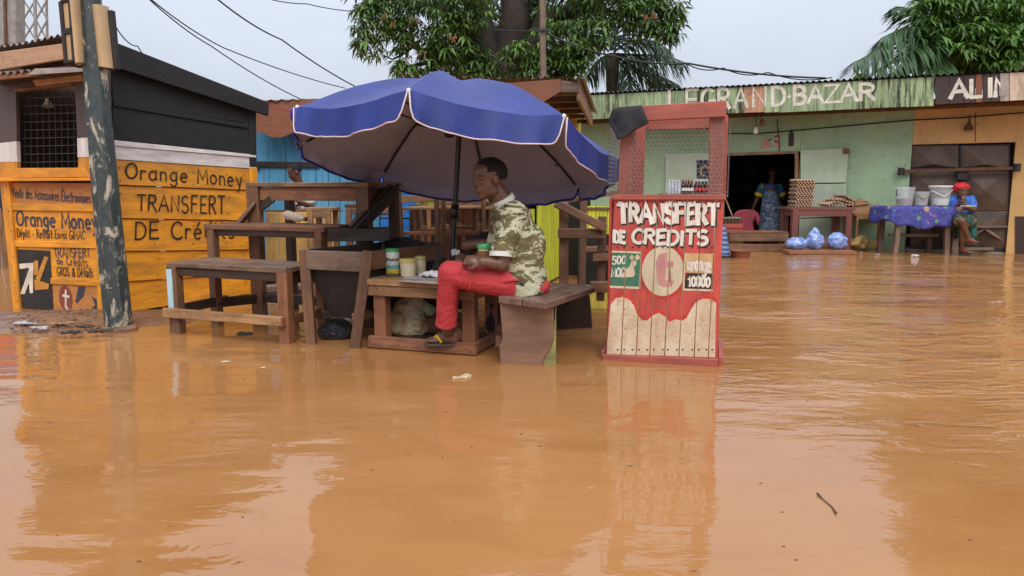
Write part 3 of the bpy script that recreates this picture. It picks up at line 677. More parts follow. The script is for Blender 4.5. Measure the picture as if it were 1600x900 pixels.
beam('bearer', G(400, 462)+Vector((0, 0, .015)), G(600, 452)+Vector((0, 0, .015)), .07, .06, 'dark', t)

# ================================================================== LIME YELLOW SHACK with overhanging roof
lf = Pl(G(640, 446), G(838, 452)); ls = Pl(G(838, 452), G(905, 415))
t = thing('lime_shack', 'lime yellow plank shack with a brown boarded roof edge behind the umbrella', 'shack', G(800, 440))
us = [652, 668, 686, 704, 722, 741, 760, 779, 798, 818, 836]
furrow(lf, us, 321, 160, 'lime', t)
furrow(lf, [640, 672], 450, 320, 'dark', t); furrow(lf, [795, 818, 836], 448, 326, 'lime', t); board('lintel', lf, ((650, 326), (800, 326), (800, 321), (650, 321)), 'brown', t, .03, 0, 0, 'x')
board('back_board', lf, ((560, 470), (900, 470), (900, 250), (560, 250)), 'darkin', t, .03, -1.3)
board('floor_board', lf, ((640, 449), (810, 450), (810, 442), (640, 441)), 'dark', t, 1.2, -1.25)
board('post', lf, ((700, 448), (708, 448), (708, 180), (700, 180)), 'brown', t, .05, .02, 0, 'y')
board('post', lf, ((766, 448), (774, 448), (774, 180), (766, 180)), 'brown', t, .05, .02, 0, 'y')
for i in range(14):
    a_ = i/14*1.9
    board('slat', ls, ((a_, .02), (a_+.115, .02), (a_+.115, 1.02+rnd.uniform(-.01, .01)), (a_, 1.02)), 'lime', t, .02+rnd.uniform(0, .008), 0, 0, 'y', pix=False)
board('side_panel', ls, ((0, 1.07), (2.3, 1.07), (2.3, 1.95), (0, 1.95)), 'yellow', t, .02, -.01, 0, 'x', pix=False, label='plain yellow upper side panel')
board('rail', ls, ((0, 1.02), (1.95, 1.02), (1.95, 1.068), (0, 1.068)), 'brown', t, .05, 0, 0, 'x', pix=False)
e0 = W(877, 135, 6.75)
FZ = e0.z
ff = Pl(W(640, 200, 6.75), e0)
ff = Pl(Vector((-.9, 6.75, 0)), Vector((e0.x, 6.75, 0)))
prism('fascia_board', ff, [(640, 160), (640, 130), (800, 130), (876, 124), (876, 143), (850, 159), (800, 180)], 'rust_wood', t, 0, .03)
# right eave runs back from the fascia's end
far = W(928, 184, 10.4)
n0 = Vector((e0.x+.03, 6.75, 0))
top0, bot0 = W(877, 126, 6.72), W(877, 144, 6.72); top1, bot1 = W(905, 128, 6.9), W(905, 144, 6.9)
hexa('fascia_end', [top0+Vector((0, .06, 0)) if 0 else bot0+Vector((0, .05, 0)), bot1+Vector((0, .05, 0)), top1+Vector((0, .05, 0)), top0+Vector((0, .05, 0)), bot0, bot1, top1, top0], 'grey', t)
b0, b1 = W(906, 139, 6.92), W(926, 186, 9.4)
hexa('barge_board', [b0+Vector((-.03, 0, -.1)), b1+Vector((-.03, 0, -.1)), b1+Vector((-.03, 0, .04)), b0+Vector((-.03, 0, .04)), b0+Vector((0, 0, -.1)), b1+Vector((0, 0, -.1)), b1+Vector((0, 0, .04)), b0+Vector((0, 0, .04))], 'tan', t)
for i in range(6):
    s_ = i/5; p_ = b0.lerp(b1, s_); beam('rafter', p_+Vector((-.03, 0, -.02)), p_+Vector((-.75, .2, -.02)), .05, .05, 'brown', t)
c0 = W(780, 127, 6.68); c1 = W(908, 127, 6.85)
corrugated('roof_sheet', Vector((-1.0, 6.66, c1.z+.02)), c1+Vector((.03, -.05, .02)), Vector((-1.0, 6.66, c1.z+.02))+(b1-b0)*1.05, 22, .014, 'corr', t)
hexa('back_wall', [Vector((x, y, z)) for y in (9.6, 9.55) for x, z in ((-1.0, 0), (.85, 0), (.85, 1.7), (-1.0, 1.7))], 'dark', t)

# ================================================================== timber stall frame to the right of the bench
t = thing('timber_stall', 'rough brown timber stall between the bench and the red stand', 'frame', G(905, 455))
Yf = 6.25
def fb(u0, v0, u1, v1, w_, dy=0., nm='rail'): beam(nm, W(u0, v0, Yf+dy), W(u1, v1, Yf+dy), w_, .05, 'brown', t, up=(0, 1, 0))
fb(880, 462, 881, 316, .075, 0, 'post'); fb(909, 462, 912, 300, .06, .5, 'post'); fb(938, 470, 941, 338, .07, .02, 'post'); fb(958, 470, 959, 320, .05, .5, 'post')
fb(872, 364, 946, 365, .078, -.055); fb(868, 317, 946, 357, .07, -.11, 'brace'); fb(926, 402, 962, 401, .06, -.05); fb(922, 448, 962, 449, .095, -.05)
fb(870, 316, 965, 300, .05, .55); fb(905, 390, 962, 388, .05, .5)
hexa('back_board', [W(*p, Yf+y) for y in (.75, .72) for p in ((902, 445), (966, 445), (966, 366), (902, 366))], 'darkin', t)  # near-black sheet standing in for the shaded void between the posts
t = thing('lime_railing', 'small lime yellow slat railing beyond the timber frame', 'railing', G(935, 425))
rp = Pl(W(905, 425, 8.2), W(965, 425, 8.4))
for i in range(9): board('slat', rp, ((912+i*6, 440), (917.3+i*6, 440), (917.3+i*6, 322), (912+i*6, 322)), 'lime', t, .02, 0, 0, 'y')
board('rail', rp, ((908, 328), (966, 328), (966, 324), (908, 324)), 'brown', t, .02, .021)

# ================================================================== GREEN SHOP and OCHRE SHOP
PA, PB = G(930, 373), G(1395, 390)
wp = Pl(PA, PB)
g = thing('green_shop', 'pale green shop with a white lettered plank fascia and an open dark doorway', 'shop', G(1180, 385))
o = thing('ochre_shop', 'ochre shop front with a dark metal double door under a dark sign board', 'shop', G(1500, 392))
m, nt, b = newmat('green_plaster'); M['plaster_green'] = m
def plaster(nt, b, c, dirt):
    v = coords(nt, (1, 1, 1), False, 'Object'); f = noise(nt, v, 1.3, 6, .7, .3); f2 = noise(nt, v, 7, 8, .8)
    sv = coords(nt, (5, 5, .35), False); st = noise(nt, sv, 1.6, 6, .75)
    c1 = ramp(nt, f, [(.3, scl(c, .75)), (.7, scl(c, 1.12))])
    c1 = mix(nt, ramp(nt, f2, [(.60, (0,)*3), (.68, (.8,)*3)]), c1, scl(c, .45))
    c1 = mix(nt, ramp(nt, st, [(.56, (0,)*3), (.74, (.75,)*3)]), c1, dirt)
    nt.links.new(c1, b.inputs['Base Color']); b.inputs['Roughness'].default_value = .75; bump(nt, b, f2, .3, .01)
plaster(nt, b, (.34, .48, .29), (.15, .13, .07))
m, nt, b = newmat('ochre_plaster'); M['plaster_ochre'] = m
plaster(nt, b, (.64, .39, .15), (.30, .15, .06))
U0, UD0, UD1, US, UE, UX = 850, 1128, 1247, 1420, 1580, 1760
def X(u): return wp.px(u, 300)[0]
ZT = 1.05 + 112/FPX*13.4                         # underside of the roof
xs = {k_: X(k_) for k_ in (U0, UD0, UD1, US, UE, UX)}
dz = wp.px(1190, 238)[1]
def wall(par, x0, x1, z0, z1, mt, nm='wall', t_=.14): return board(nm, wp, ((x0, z0), (x1, z0), (x1, z1), (x0, z1)), mt, par, t_, -t_, pix=False, bevel=0)
wall(g, xs[U0], xs[UD0]-.002, -.2, ZT, 'plaster_green'); wall(g, xs[UD1]+.002, xs[US]-.002, -.2, ZT, 'plaster_green')
wall(g, xs[UD0], xs[UD1], dz, ZT, 'plaster_green', 'lintel_wall')
dz2 = wp.px(1500, 224)[1]
wall(o, xs[US]+.002, xs[UE], dz2, ZT, 'plaster_ochre', 'lintel_wall'); wall(o, xs[UE]+.002, xs[UX], -.2, ZT, 'plaster_ochre')
ob = wp.shift(.004); prism('wall_base', wp, [(1586, 420), (1586, 338), (1790, 340), (1790, 430)], 'dark_board', o, .001, .012)
# door frame and the dark room inside
for q in (((UD0, 388), (UD0+4, 388), (UD0+4, 240), (UD0, 240)), ((UD1-5, 388), (UD1+1, 388), (UD1+1, 236), (UD1-5, 236))): board('door_frame', wp, q, 'tan', g, .05, -.02, 0, 'y')
board('door_frame', wp, ((UD0, 244), (UD1, 240), (UD1+1, 235.5), (UD0, 239.5)), 'tan', g, .06, -.02, 0, 'x')
def roomw(a_, z0, b_, z1, d0, d1, mt, nm): board(nm, wp, ((a_, z0), (b_, z0), (b_, z1), (a_, z1)), mt, g, d1-d0, d0, pix=False, bevel=0)
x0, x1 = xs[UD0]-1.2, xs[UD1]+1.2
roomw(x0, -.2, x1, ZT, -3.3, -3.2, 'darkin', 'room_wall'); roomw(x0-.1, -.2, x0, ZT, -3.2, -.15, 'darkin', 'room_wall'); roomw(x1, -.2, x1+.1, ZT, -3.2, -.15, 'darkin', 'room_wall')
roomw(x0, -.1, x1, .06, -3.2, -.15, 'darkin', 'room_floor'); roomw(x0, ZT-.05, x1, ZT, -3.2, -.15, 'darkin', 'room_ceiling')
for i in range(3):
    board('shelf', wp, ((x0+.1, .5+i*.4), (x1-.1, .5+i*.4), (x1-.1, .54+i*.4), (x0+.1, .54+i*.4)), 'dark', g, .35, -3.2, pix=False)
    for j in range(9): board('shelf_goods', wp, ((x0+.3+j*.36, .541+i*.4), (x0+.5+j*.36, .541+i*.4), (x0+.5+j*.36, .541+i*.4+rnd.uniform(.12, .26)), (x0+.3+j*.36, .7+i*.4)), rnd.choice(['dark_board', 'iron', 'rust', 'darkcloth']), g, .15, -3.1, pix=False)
# fascia planks
fp = wp.shift(.75)
us = list(np.arange(912, 1456, 28.)) ; us = [u_+rnd.uniform(-3, 3) for u_ in us]; us[-1] = 1459
M['bare_board'] = wood('bare_weathered_board', (.42, .22, .13), .7)
lineT = lambda u_: 149 + (u_-920)*(112.5-149)/(1600-920); 
def lineB(u_): return 187 + (u_-920)*(166-187)/(1460-920) if u_ < 1460 else 164 + (u_-1460)*(157-164)/140
BANDS = []
for i in range(len(us)-1):
    a_, b_ = us[i], us[i+1]; jb = rnd.uniform(-1, 1); bare = a_ < 1170 < b_
    ob_ = board('fascia_plank', fp, ((a_, lineB(a_)+jb), (b_, lineB(b_)+jb), (b_, lineT(b_)), (a_, lineT(a_))), 'bare_board' if bare else ('green_stained' if (1090 < (a_+b_)/2 < 1205 or 1335 < (a_+b_)/2 or rnd.random() < .12) else 'green_board'), g, .022+rnd.uniform(-.0015, .0015), 0, 0, 'y', gap=.002, label='bare weathered plank in the green fascia' if bare else None)
    BANDS.append((fp.px(a_, 160)[0]+.002, fp.px(b_, 160)[0]-.002))
for i, (a_, b_, mt) in enumerate(((1461, 1483, 'dark_board'), (1483, 1506, 'dark_board'), (1506, 1524, 'dark_board'), (1524, 1535, 'rust_wood'), (1535, 1548, 'dark_board'), (1548, 1562, 'dark_board'), (1562, 1577, 'tin'), (1577, 1606, 'cream_board'), (1606, 1640, 'cream_board'), (1640, 1680, 'cream_board'), (1680, 1730, 'cream_board'), (1730, 1790, 'cream_board'))):
    board('fascia_plank', fp, ((a_, lineB(a_)), (b_, lineB(b_)), (b_, lineT(b_)), (a_, lineT(a_))), mt, o, .022+rnd.uniform(-.002, .002), 0, 0, 'y', gap=.003, label={'tin': 'silver patched plank', 'cream_board': 'cream plank', 'rust_wood': 'bare brown plank'}.get(mt))
lt = [('L', 1045, 1061), ('E', 1072, 1092), ('G', 1097, 1116), ('R', 1122, 1141), ('A', 1148, 1168), ('N', 1176, 1198), ('D', 1206, 1227), ('B', 1240, 1259), ('A', 1263, 1286), ('Z', 1289, 1312), ('A', 1314, 1339), ('R', 1343, 1367)]
for ch, a_, b_ in lt:
    tp = lambda u_: 141.5 + (u_-1050)*(131-141.5)/(1367-1050); bt = lambda u_: 174 + (u_-1050)*(156-174)/(1367-1050)
    text(ch, fp, ((a_, bt(a_)), (b_, bt(b_)), (b_, tp(b_)), (a_, tp(a_))), .052, .0255, 'ink_pale', g, BANDS, wob=0, name='letter')
pc = fp.px(1233.5, 151); marks('letter', fp, [[(pc[0]-.035, pc[1]), (pc[0], pc[1]-.035), (pc[0]+.035, pc[1]), (pc[0], pc[1]+.035)]], .0255, 'ink_pale', g)
for ch, a_, b_ in (('A', 1485, 1512), ('L', 1516, 1533), ('I', 1543, 1551), ('M', 1554, 1582)):
    polyb = [(fp.px(1461, 150)[0], fp.px(1562, 150)[0]-.004)]
    text(ch, fp, ((a_, 153.5-(a_-1485)*.04), (b_, 153-(b_-1485)*.04), (b_, 126-(b_-1485)*.05), (a_, 127-(a_-1485)*.05)), .055, .0255, 'ink_pale', o, polyb, wob=0, name='letter')
# roof sheet over both shops: soffit, rafters, corrugated edge
ra, rb_ = fp.w(*fp.px(905, 149), .06), fp.w(*fp.px(1790, 102), .06)
back = -wp.n*4.6+Vector((0, 0, .35))
mid = ra.lerp(rb_, (1459-905)/(1790-905)*.72+.05)
rs = fp.w(*fp.px(1460, lineT(1460)), .06)
corrugated('roof_sheet', ra+Vector((0, 0, .02)), rs+Vector((0, 0, .02)), ra+back, 64, .016, 'corr_dark', g)
corrugated('roof_sheet', rs+Vector((.01, 0, .02)), rb_+Vector((0, 0, .02)), rs+back, 26, .016, 'corr_dark', o)
for par, a_, b_, mt in ((g, xs[U0], xs[US]-.01, 'tan'), (o, xs[US]+.01, xs[UX], 'redbrown')):
    zz = 1.05 + 118/FPX*13.0
    hexa('soffit', [wp.w(x_, z_, d_) for z_, d_, x_ in ((ZT-.03, 0.003, a_), (ZT-.03, 0.003, b_), (ZT-.03, .73, b_), (ZT-.03, .73, a_))] + [wp.w(x_, z_, d_) for z_, d_, x_ in ((ZT-.01, 0.003, a_), (ZT-.01, 0.003, b_), (ZT-.01, .73, b_), (ZT-.01, .73, a_))], mt, par, 0)
    beam('wall_plate', wp.w(a_, ZT-.07, .03), wp.w(b_, ZT-.07, .03), .05, .06, 'brown', par)
# back walls behind
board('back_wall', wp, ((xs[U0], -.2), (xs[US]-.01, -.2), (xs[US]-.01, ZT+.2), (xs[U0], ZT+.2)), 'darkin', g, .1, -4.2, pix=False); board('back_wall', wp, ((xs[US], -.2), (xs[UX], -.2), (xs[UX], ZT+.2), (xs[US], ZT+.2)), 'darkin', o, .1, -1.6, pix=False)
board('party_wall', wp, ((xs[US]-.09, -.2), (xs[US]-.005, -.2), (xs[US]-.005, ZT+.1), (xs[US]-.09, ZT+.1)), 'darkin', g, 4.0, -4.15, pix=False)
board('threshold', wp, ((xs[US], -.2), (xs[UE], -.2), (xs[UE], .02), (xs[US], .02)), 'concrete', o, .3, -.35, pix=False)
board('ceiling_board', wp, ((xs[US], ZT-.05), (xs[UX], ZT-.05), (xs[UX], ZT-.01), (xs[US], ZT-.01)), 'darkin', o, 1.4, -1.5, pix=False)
# end wall
wallL = Pl(wp.w(xs[U0], 0, -4.3), wp.w(xs[U0], 0, 0)); board('wall', wallL, ((0, -.2), (4.1, -.2), (4.1, ZT), (0, ZT)), 'plaster_green', g, .1, -.1, pix=False, bevel=0, label='end wall')
# shutters
m, nt, b = newmat('pale_green_shutter_paint'); M['shutter'] = m; plaster(nt, b, (.44, .52, .38), (.3, .24, .13))
sh = thing('shop_shutter', 'pale green metal shutter door folded open right of the dark doorway', 'shutter', flat(wp.w(*wp.px(1290, 385), .05)))
board('leaf_panel', wp, ((1252, 286), (1323, 285), (1326, 232), (1252, 235)), 'shutter', sh, .03, .04, 0, 'x')
board('leaf_panel', wp, ((1250, 340), (1322, 338), (1323, 287), (1252, 288)), 'shutter', sh, .028, .04, 0, 'x')
board('leaf_panel', wp, ((1248, 386), (1321, 384), (1322, 340), (1250, 342)), 'shutter', sh, .028, .04, 0, 'x')
board('hinge', wp, ((1318, 240), (1328, 240), (1328, 232), (1318, 232)), 'rust', sh, .03, .071)
sh = thing('shop_shutter', 'pale green shutter with a dark blue poster left of the doorway behind the wire mesh', 'shutter', flat(wp.w(*wp.px(1080, 385), .05)))
board('leaf_panel', wp, ((1040, 386), (1122, 384), (1122, 238), (1042, 241)), 'shutter', sh, .03, .04, 0, 'x')
pp = board('poster', wp, ((1090, 279), (1112, 279), (1112, 250), (1090, 250)), 'darkcloth', sh, .003, .071, bevel=0)
cpt = wp.px(1103, 267); marks('poster_print', wp, [[(cpt[0]+.09*math.cos(t_*.39), cpt[1]+.10*math.sin(t_*.39)) for t_ in range(13)] + [(cpt[0]+.065*math.cos(t_*.39), cpt[1]+.075*math.sin(t_*.39)) for t_ in range(12, -1, -1)]], .075, 'ochre', sh)
# wall paintings: figure blob, bottle
M['pinkpaint'] = plain('pink_wall_paint', (.5, .27, .19), .7, .2, 6)
marks('wall_painting', wp, [pxpoly(wp, [(1188, 233), (1189, 225), (1193, 222), (1193, 216), (1196, 213), (1200, 215), (1201, 221), (1207, 227), (1206, 232), (1199, 230), (1195, 234)]), pxpoly(wp, [(1210, 230), (1216, 232), (1219, 208), (1211, 208)])], .004, 'pinkpaint', g)
marks('wall_painting', wp, [pxpoly(wp, [(1232, 229), (1240, 228), (1241, 211), (1238, 203), (1235, 203), (1232, 211)])], .004, 'dark_board', g)
marks('wall_painting', wp, [pxpoly(wp, [(1210, 213), (1216, 211), (1216, 213), (1210, 215)]), pxpoly(wp, [(1210, 219), (1216, 222), (1216, 224), (1210, 221)]), pxpoly(wp, [(1201, 219), (1206, 216), (1206, 218), (1201, 221)])], .006, 'dark_board', g)
tube('wall_cable', [wp.w(*wp.px(u_, v_, .03), .03) for u_, v_ in ((1000, 186), (1070, 192), (1130, 208), (1180, 209), (1240, 204), (1330, 196), (1418, 188), (1500, 170+14), (1600, 176))], .010, 'cable', g, 6)
tube('wall_cable', [wp.w(*wp.px(u_, v_, .02), .02) for u_, v_ in ((1214, 186), (1216, 205), (1218, 230), (1217, 236))], .007, 'cable', g, 6)
for u_, v_ in ((1181, 204), (1190, 192)):
    pz = wp.w(*wp.px(u_, v_, .35), .35); tube('lamp_cord', [pz, Vector((pz.x, pz.y, ZT-.03))], .006, 'cable', g, 5)
    lathe('light_bulb', [(.0, -.06), (.035, -.05), (.045, -.01), (.03, .03), (.02, .06), (.0, .06)], pz, 'white' if u_ < 1185 else 'rust_wood', g, 10)
# ochre shop: metal double door with raised diamonds, iron bar
for a_, b_ in ((1421, 1499.5), (1500.5, 1579)):
    dr = board('door', wp, ((a_, 392), (b_, 393), (b_, 225), (a_, 226)), 'iron', o, .04, -.10, 0, 'y')
    for v0, v1 in ((228, 262), (268, 326), (330, 388)):
        q = [wp.px(*p) for p in ((a_+3, v1), (b_-3, v1), (b_-3, v0), (a_+3, v0))]; cx = sum(p[0] for p in q)/4; cy = sum(p[1] for p in q)/4
        vs = [wp.w(*p, -.059) for p in q] + [wp.w(cx, cy if v0 > 230 else q[0][1]+.05, .0)]
        c0 = vs[0].copy(); add('door_panel', [p-c0 for p in vs], [(0, 1, 4), (1, 2, 4), (2, 3, 4), (3, 0, 4)], 'rustdoor' if 'rustdoor' in M else M.setdefault('rustdoor', plain('dark_rusty_door_sheet', (.10, .062, .042), .5, .4, 5, .1)), dr, Matrix.Translation(c0))
    board('door_rib', wp, ((a_+2, 328.6), (b_-2, 328.6), (b_-2, 326.4), (a_+2, 326.4)), 'rust', dr, .012, -.059, bevel=0)
beam('locking_bar', wp.w(*wp.px(1404, 268, .07), .07), wp.w(*wp.px(1594, 262, .07), .07), .045, .05, 'rust', o)
board('bar_bracket', wp, ((1496, 281), (1512, 281), (1512, 264), (1496, 264)), 'iron', o, .10, -.05)
for u_, v_ in ((1408, 268), (1589, 262)): lathe('bar_end', [(.0, -.06), (.05, -.06), (.05, .06), (0, .06)], wp.w(*wp.px(u_, v_, .1), .1), 'iron', o, 10)
pz = wp.w(*wp.px(1514, 197, .1), .1); lathe('wall_lamp', [(.0, -.07), (.075, -.06), (.05, .0), (.02, .05), (.012, .16), (0, .16)], pz, 'rust', o, 12)
board('wall_joint', wp, ((1523.2, 222), (1524.6, 222), (1524.6, 176), (1523.2, 176)), 'dark', o, .004, 0, bevel=0)
def zat(v, Y): return W(800, v, Y).z
def up(p, z): return Vector((p.x, p.y, z))
# ================================================================== STEPPED STAND (three tiers)
FL, FR = flat(G(279, 520)), flat(G(449, 536)); ex = (FR-FL).normalized(); ey = Vector((-ex.y, ex.x, 0))
t = thing('display_stand', 'stepped brown wooden display stand with three tiers in front of the orange kiosk', 'stand', (FL+FR)/2)
def leg(p, z, w_=.075, mt='brown', z0=-.06, d=None, lab=None): return beam('leg', up(p, z0), up(p, z), w_, .07, mt, t, up=d or ey, label=lab)
z1 = zat(409, FL.y); ZT1 = z1
leg(FL, z1-.03, .085, 'brown'); leg(FR, z1-.03, .085, 'redbrown')
q = FL - ey*.037 - ex*.012; M['skypaint'] = paint('chipped_pale_blue_paint', (.42, .62, .66), .3, (.2, .12, .08), .2)
beam('painted_strip', up(q, .12), up(q, z1-.05), .045, .008, 'skypaint', t, up=ey, label='pale blue painted strip on the leg')
def shelf(a, b, dpt, z, mt, nb=2, over=.04):
    for i in range(nb):
        o_ = ey*(dpt*(i+.5)/nb - .04)
        beam('shelf_plank', up(a-ex*over+o_, z-.018), up(b+ex*over+o_, z-.018), dpt/nb-.006, .034, mt, t)
shelf(FL, FR, .42, z1, 'grey')
beam('apron', up(FL-ey*.0+ex*.04, z1-.07), up(FR-ex*.04, z1-.07), .03, .06, 'dark', t)
beam('apron', up(FR, z1-.075), up(FR+ey*.4, z1-.075), .045, .075, 'dark', t)
zr = .155
beam('base_rail', up(FL-ex*.06-ey*.06, zr), up(FR+ex*.01-ey*.06, zr), .035, .065, 'tan', t)
beam('base_rail', up(FR+ex*.0-ey*.07, zr-.005), up(FR+ey*.55, zr-.005), .04, .065, 'redbrown', t)
# second tier
ML = flat(G(340, 505)); MR = ML + ex*.98; z2 = zat(350, ML.y)
leg(ML, z2-.035, .065); leg(MR, z2-.03, .06, 'redbrown')
shelf(ML, MR, .36, z2, 'redbrown', 2, .05)
beam('apron', up(ML+ex*.03, z2-.06), up(MR-ex*.03, z2-.06), .03, .05, 'dark', t)
# top tier
TL = flat(G(407, 497)); z3 = zat(285, TL.y); TR = flat(W(561, 400, TL.y-.3)); TR = TL + ex*1.0
TLb, TRb = TL+ey*.42, TR+ey*.42
for p, mt in ((TL, 'brown'), (TR, 'brown'), (TLb, 'dark'), (TRb, 'dark')): leg(p, z3-.03, .105 if mt == 'brown' else .062, mt)
shelf(TL, TR, .5, z3, 'tan', 3, .06)
beam('apron', up(TL+ex*.06, z3-.085), up(TR-ex*.06, z3-.085), .03, .10, 'redbrown', t); beam('apron', up(TLb, z3-.085), up(TRb, z3-.085), .03, .10, 'dark', t)
beam('apron', up(TR+ey*.02, z3-.085), up(TRb, z3-.085), .03, .09, 'redbrown', t)
beam('corner_brace', up(TL+ex*.05, z3-.2), up(TL+ex*.17, z3-.12), .03, .06, 'dark', t)
beam('brace', W(362, 364, ML.y+.12), W(399, 318, TL.y-.02), .03, .09, 'brown', t, up=(0, 1, 0))
for a_, b_, z_ in ((ML, TL, .16), (FL+ey*.06, FL+ey*.5, .17), (TL, TR, .17), (TL+ey*.06, TLb, .30), (TLb, TRb, .28)): beam('stretcher', up(a_, z_), up(b_, z_), .04, .07, 'dark', t)
beam('ledge', up(MR+ex*.02+ey*.05, z2-.06), up(MR+ex*.38+ey*.3, z2-.06), .09, .09, 'dark', t, label='dark end block of the middle tier')
# plastic bottle lying on the middle shelf
t = thing('plastic_bottle', 'crumpled clear plastic bottle lying on the middle tier of the stepped stand', 'bottle', W(470, 345, ML.y+.05))
a_, b_ = W(447, 338, ML.y+.02), W(478, 345, ML.y-.05); dirb = (b_-a_).normalized()
m, nt, b = newmat('clear_dirty_plastic'); M['clearp'] = m; b.inputs['Base Color'].default_value = (.75, .62, .5, 1); b.inputs['Roughness'].default_value = .15; b.inputs['Transmission Weight'].default_value = .55; b.inputs['IOR'].default_value = 1.2
bump(nt, b, noise(nt, coords(nt, (1, 1, 1)), 40, 2), .6, .01)
Mx = dirb.to_track_quat('Z', 'Y').to_matrix().to_4x4(); Mx.translation = a_+Vector((0, 0, .012))
lathe('bottle_body', [(.0, 0), (.034, .004), (.037, .03), (.033, .06), (.036, .09), (.034, .12), (.015, .16), (.013, .175), (0, .175)], None, 'clearp', t, 14, Mx)
Mx2 = Mx @ Matrix.Translation((0, 0, .172)); lathe('bottle_cap', [(0, 0), (.016, 0), (.016, .018), (0, .018)], None, 'rust', t, 12, Mx2)

# small stool frame and a loose post behind the stand
def frame_table(name, lab, cat, u0, u1, vt, Y, dpt, base, mt, w_=.05, grp=None):
    t_ = thing(name, lab, cat, W((u0+u1)/2, base, Y), grp); a_, b_ = W(u0, vt, Y), W(u1, vt, Y); z0 = -.06
    for p in (a_, b_):
        for dy in (0, dpt): beam('leg', Vector((p.x, p.y+dy, z0)), Vector((p.x, p.y+dy, p.z-.03)), w_, w_, mt, t_, up=(0, 1, 0))
    beam('seat_plank', a_+Vector((-.04, dpt*.25, -.012)), b_+Vector((.04, dpt*.25, -.012)), dpt*.55, .028, mt, t_); beam('seat_plank', a_+Vector((-.04, dpt*.82, -.012)), b_+Vector((.04, dpt*.82, -.012)), dpt*.5, .028, mt, t_)
    beam('apron', a_+Vector((0, 0, -.06)), b_+Vector((0, 0, -.06)), .02, .06, mt, t_); beam('stretcher', Vector((a_.x, a_.y, .3)), Vector((b_.x, b_.y, .3)), .03, .04, mt, t_)
    return t_
frame_table('tall_stool', 'tall unpainted wooden stool frame behind the stepped stand', 'stool', 484, 512, 325, 6.9, .3, 440, 'tan')
frame_table('wooden_table', 'dark wooden table frame behind the propped trough lid', 'table', 545, 612, 320, 7.2, .4, 435, 'brown')
t = thing('timber_post', 'light brown timber post with a short cross piece beside the bright blue boards', 'post', flat(W(623, 420, 7.4)))
beam('post', W(624, 440, 7.4), W(622, 300, 7.4), .07, .06, 'tan', t, up=(0, 1, 0)); beam('cross_piece', W(590, 332, 7.34), W(632, 330, 7.34), .05, .05, 'tan', t, up=(0, 1, 0))

# ================================================================== CHARCOAL TROUGH on tapered legs
TA, TB = flat(G(487, 537)), flat(G(553, 543)); a0, b0 = W(476, 393, TA.y), W(573, 395, TB.y)
zt = .63; a0.z = b0.z = zt; dd = Vector((.5, .83, 0)).normalized()*.78
t = thing('grill_trough', 'dark wooden charcoal trough on inward slanting legs with a propped black lid', 'grill', (TA+TB)/2)
fr = (b0-a0).normalized()
def gleg(top, bot, w_, mt): beam('leg', Vector((bot.x, bot.y, -.06)), Vector((top.x, top.y, zt+.004)), w_, .06, mt, t, up=(0, 1, 0))
gleg(a0, TA, .062, 'brown'); gleg(b0+fr*.01, TB, .068, 'brown')
gleg(a0+dd, TA+dd*.9, .06, 'dark'); gleg(b0+dd, TB+dd*.85, .06, 'dark')
o_ = Vector((0, -.012, 0))
beam('front_board', a0+fr*.02+Vector((0, 0, -.065))+o_, b0-fr*.02+Vector((0, 0, -.068))+o_, .03, .125, 'grey', t)
beam('side_board', b0+Vector((0, 0, -.06)), b0+dd+Vector((0, 0, -.06)), .03, .12, 'brown', t)
beam('side_board', a0+Vector((0, 0, -.06)), a0+dd+Vector((0, 0, -.06)), .03, .12, 'dark', t); beam('back_board', a0+dd+Vector((0, 0, -.055)), b0+dd+Vector((0, 0, -.055)), .03, .12, 'dark', t)
M['charred'] = plain('charred_sheet', (.018, .012, .01), .75, .6, 14, 0, .5)
# charred hopper: four sloping sheets
top4 = [a0+fr*.03+Vector((0, .02, -.13)), b0-fr*.03+Vector((0, .02, -.13)), b0+dd-fr*.03+Vector((0, -.02, -.13)), a0+dd+fr*.03+Vector((0, -.02, -.13))]
cb = sum(top4, Vector())/4
bot4 = [cb+(p-cb)*.72 for p in top4]
for p in bot4: p.z = .17
for i in range(4):
    j = (i+1) % 4; q = [bot4[i], bot4[j], top4[j], top4[i]]; n_ = (q[1]-q[0]).cross(q[3]-q[0]).normalized()*.012
    hexa('hopper_sheet', q+[p+n_ for p in q], 'charred', t, .002)
hexa('hopper_floor', bot4+[p+Vector((0, 0, .02)) for p in bot4], 'charred', t)
beam('stretcher', up(TA.lerp(TB, .05), .18)+dd*.1, up(TB, .27)+dd*.75, .03, .06, 'dark', t); beam('stretcher', up(TB, .2), up(TB+dd*.85, .2), .03, .06, 'brown', t)
# burnt rim sheet standing up on the far side
rl = Pl(a0+dd+Vector((0, -.02, 0)), b0+dd+Vector((0, -.02, 0))); L_ = (b0-a0).length
rim = [(.02, -.05)] + [(.02+i*(L_*.66)/14, .012+.03*math.sin(i*.22)+rnd.uniform(-.008, .008)) for i in range(15)] + [(L_*.66+.03, -.05)]
prism('burnt_rim', rl, rim, 'charred', t, 0, .012, pix=False)
la, lb_ = W(550, 360, TA.y+.55), W(613, 295, TA.y+.75)
beam('propped_lid', la, lb_, .34, .03, 'charred', t, up=(-.75, -.25, .6), label='black lid propped up at an angle', jit=.008)
beam('lid_board', la+Vector((.02, -.04, -.0)), lb_+Vector((.02, -.04, 0)), .05, .10, 'dark', t)
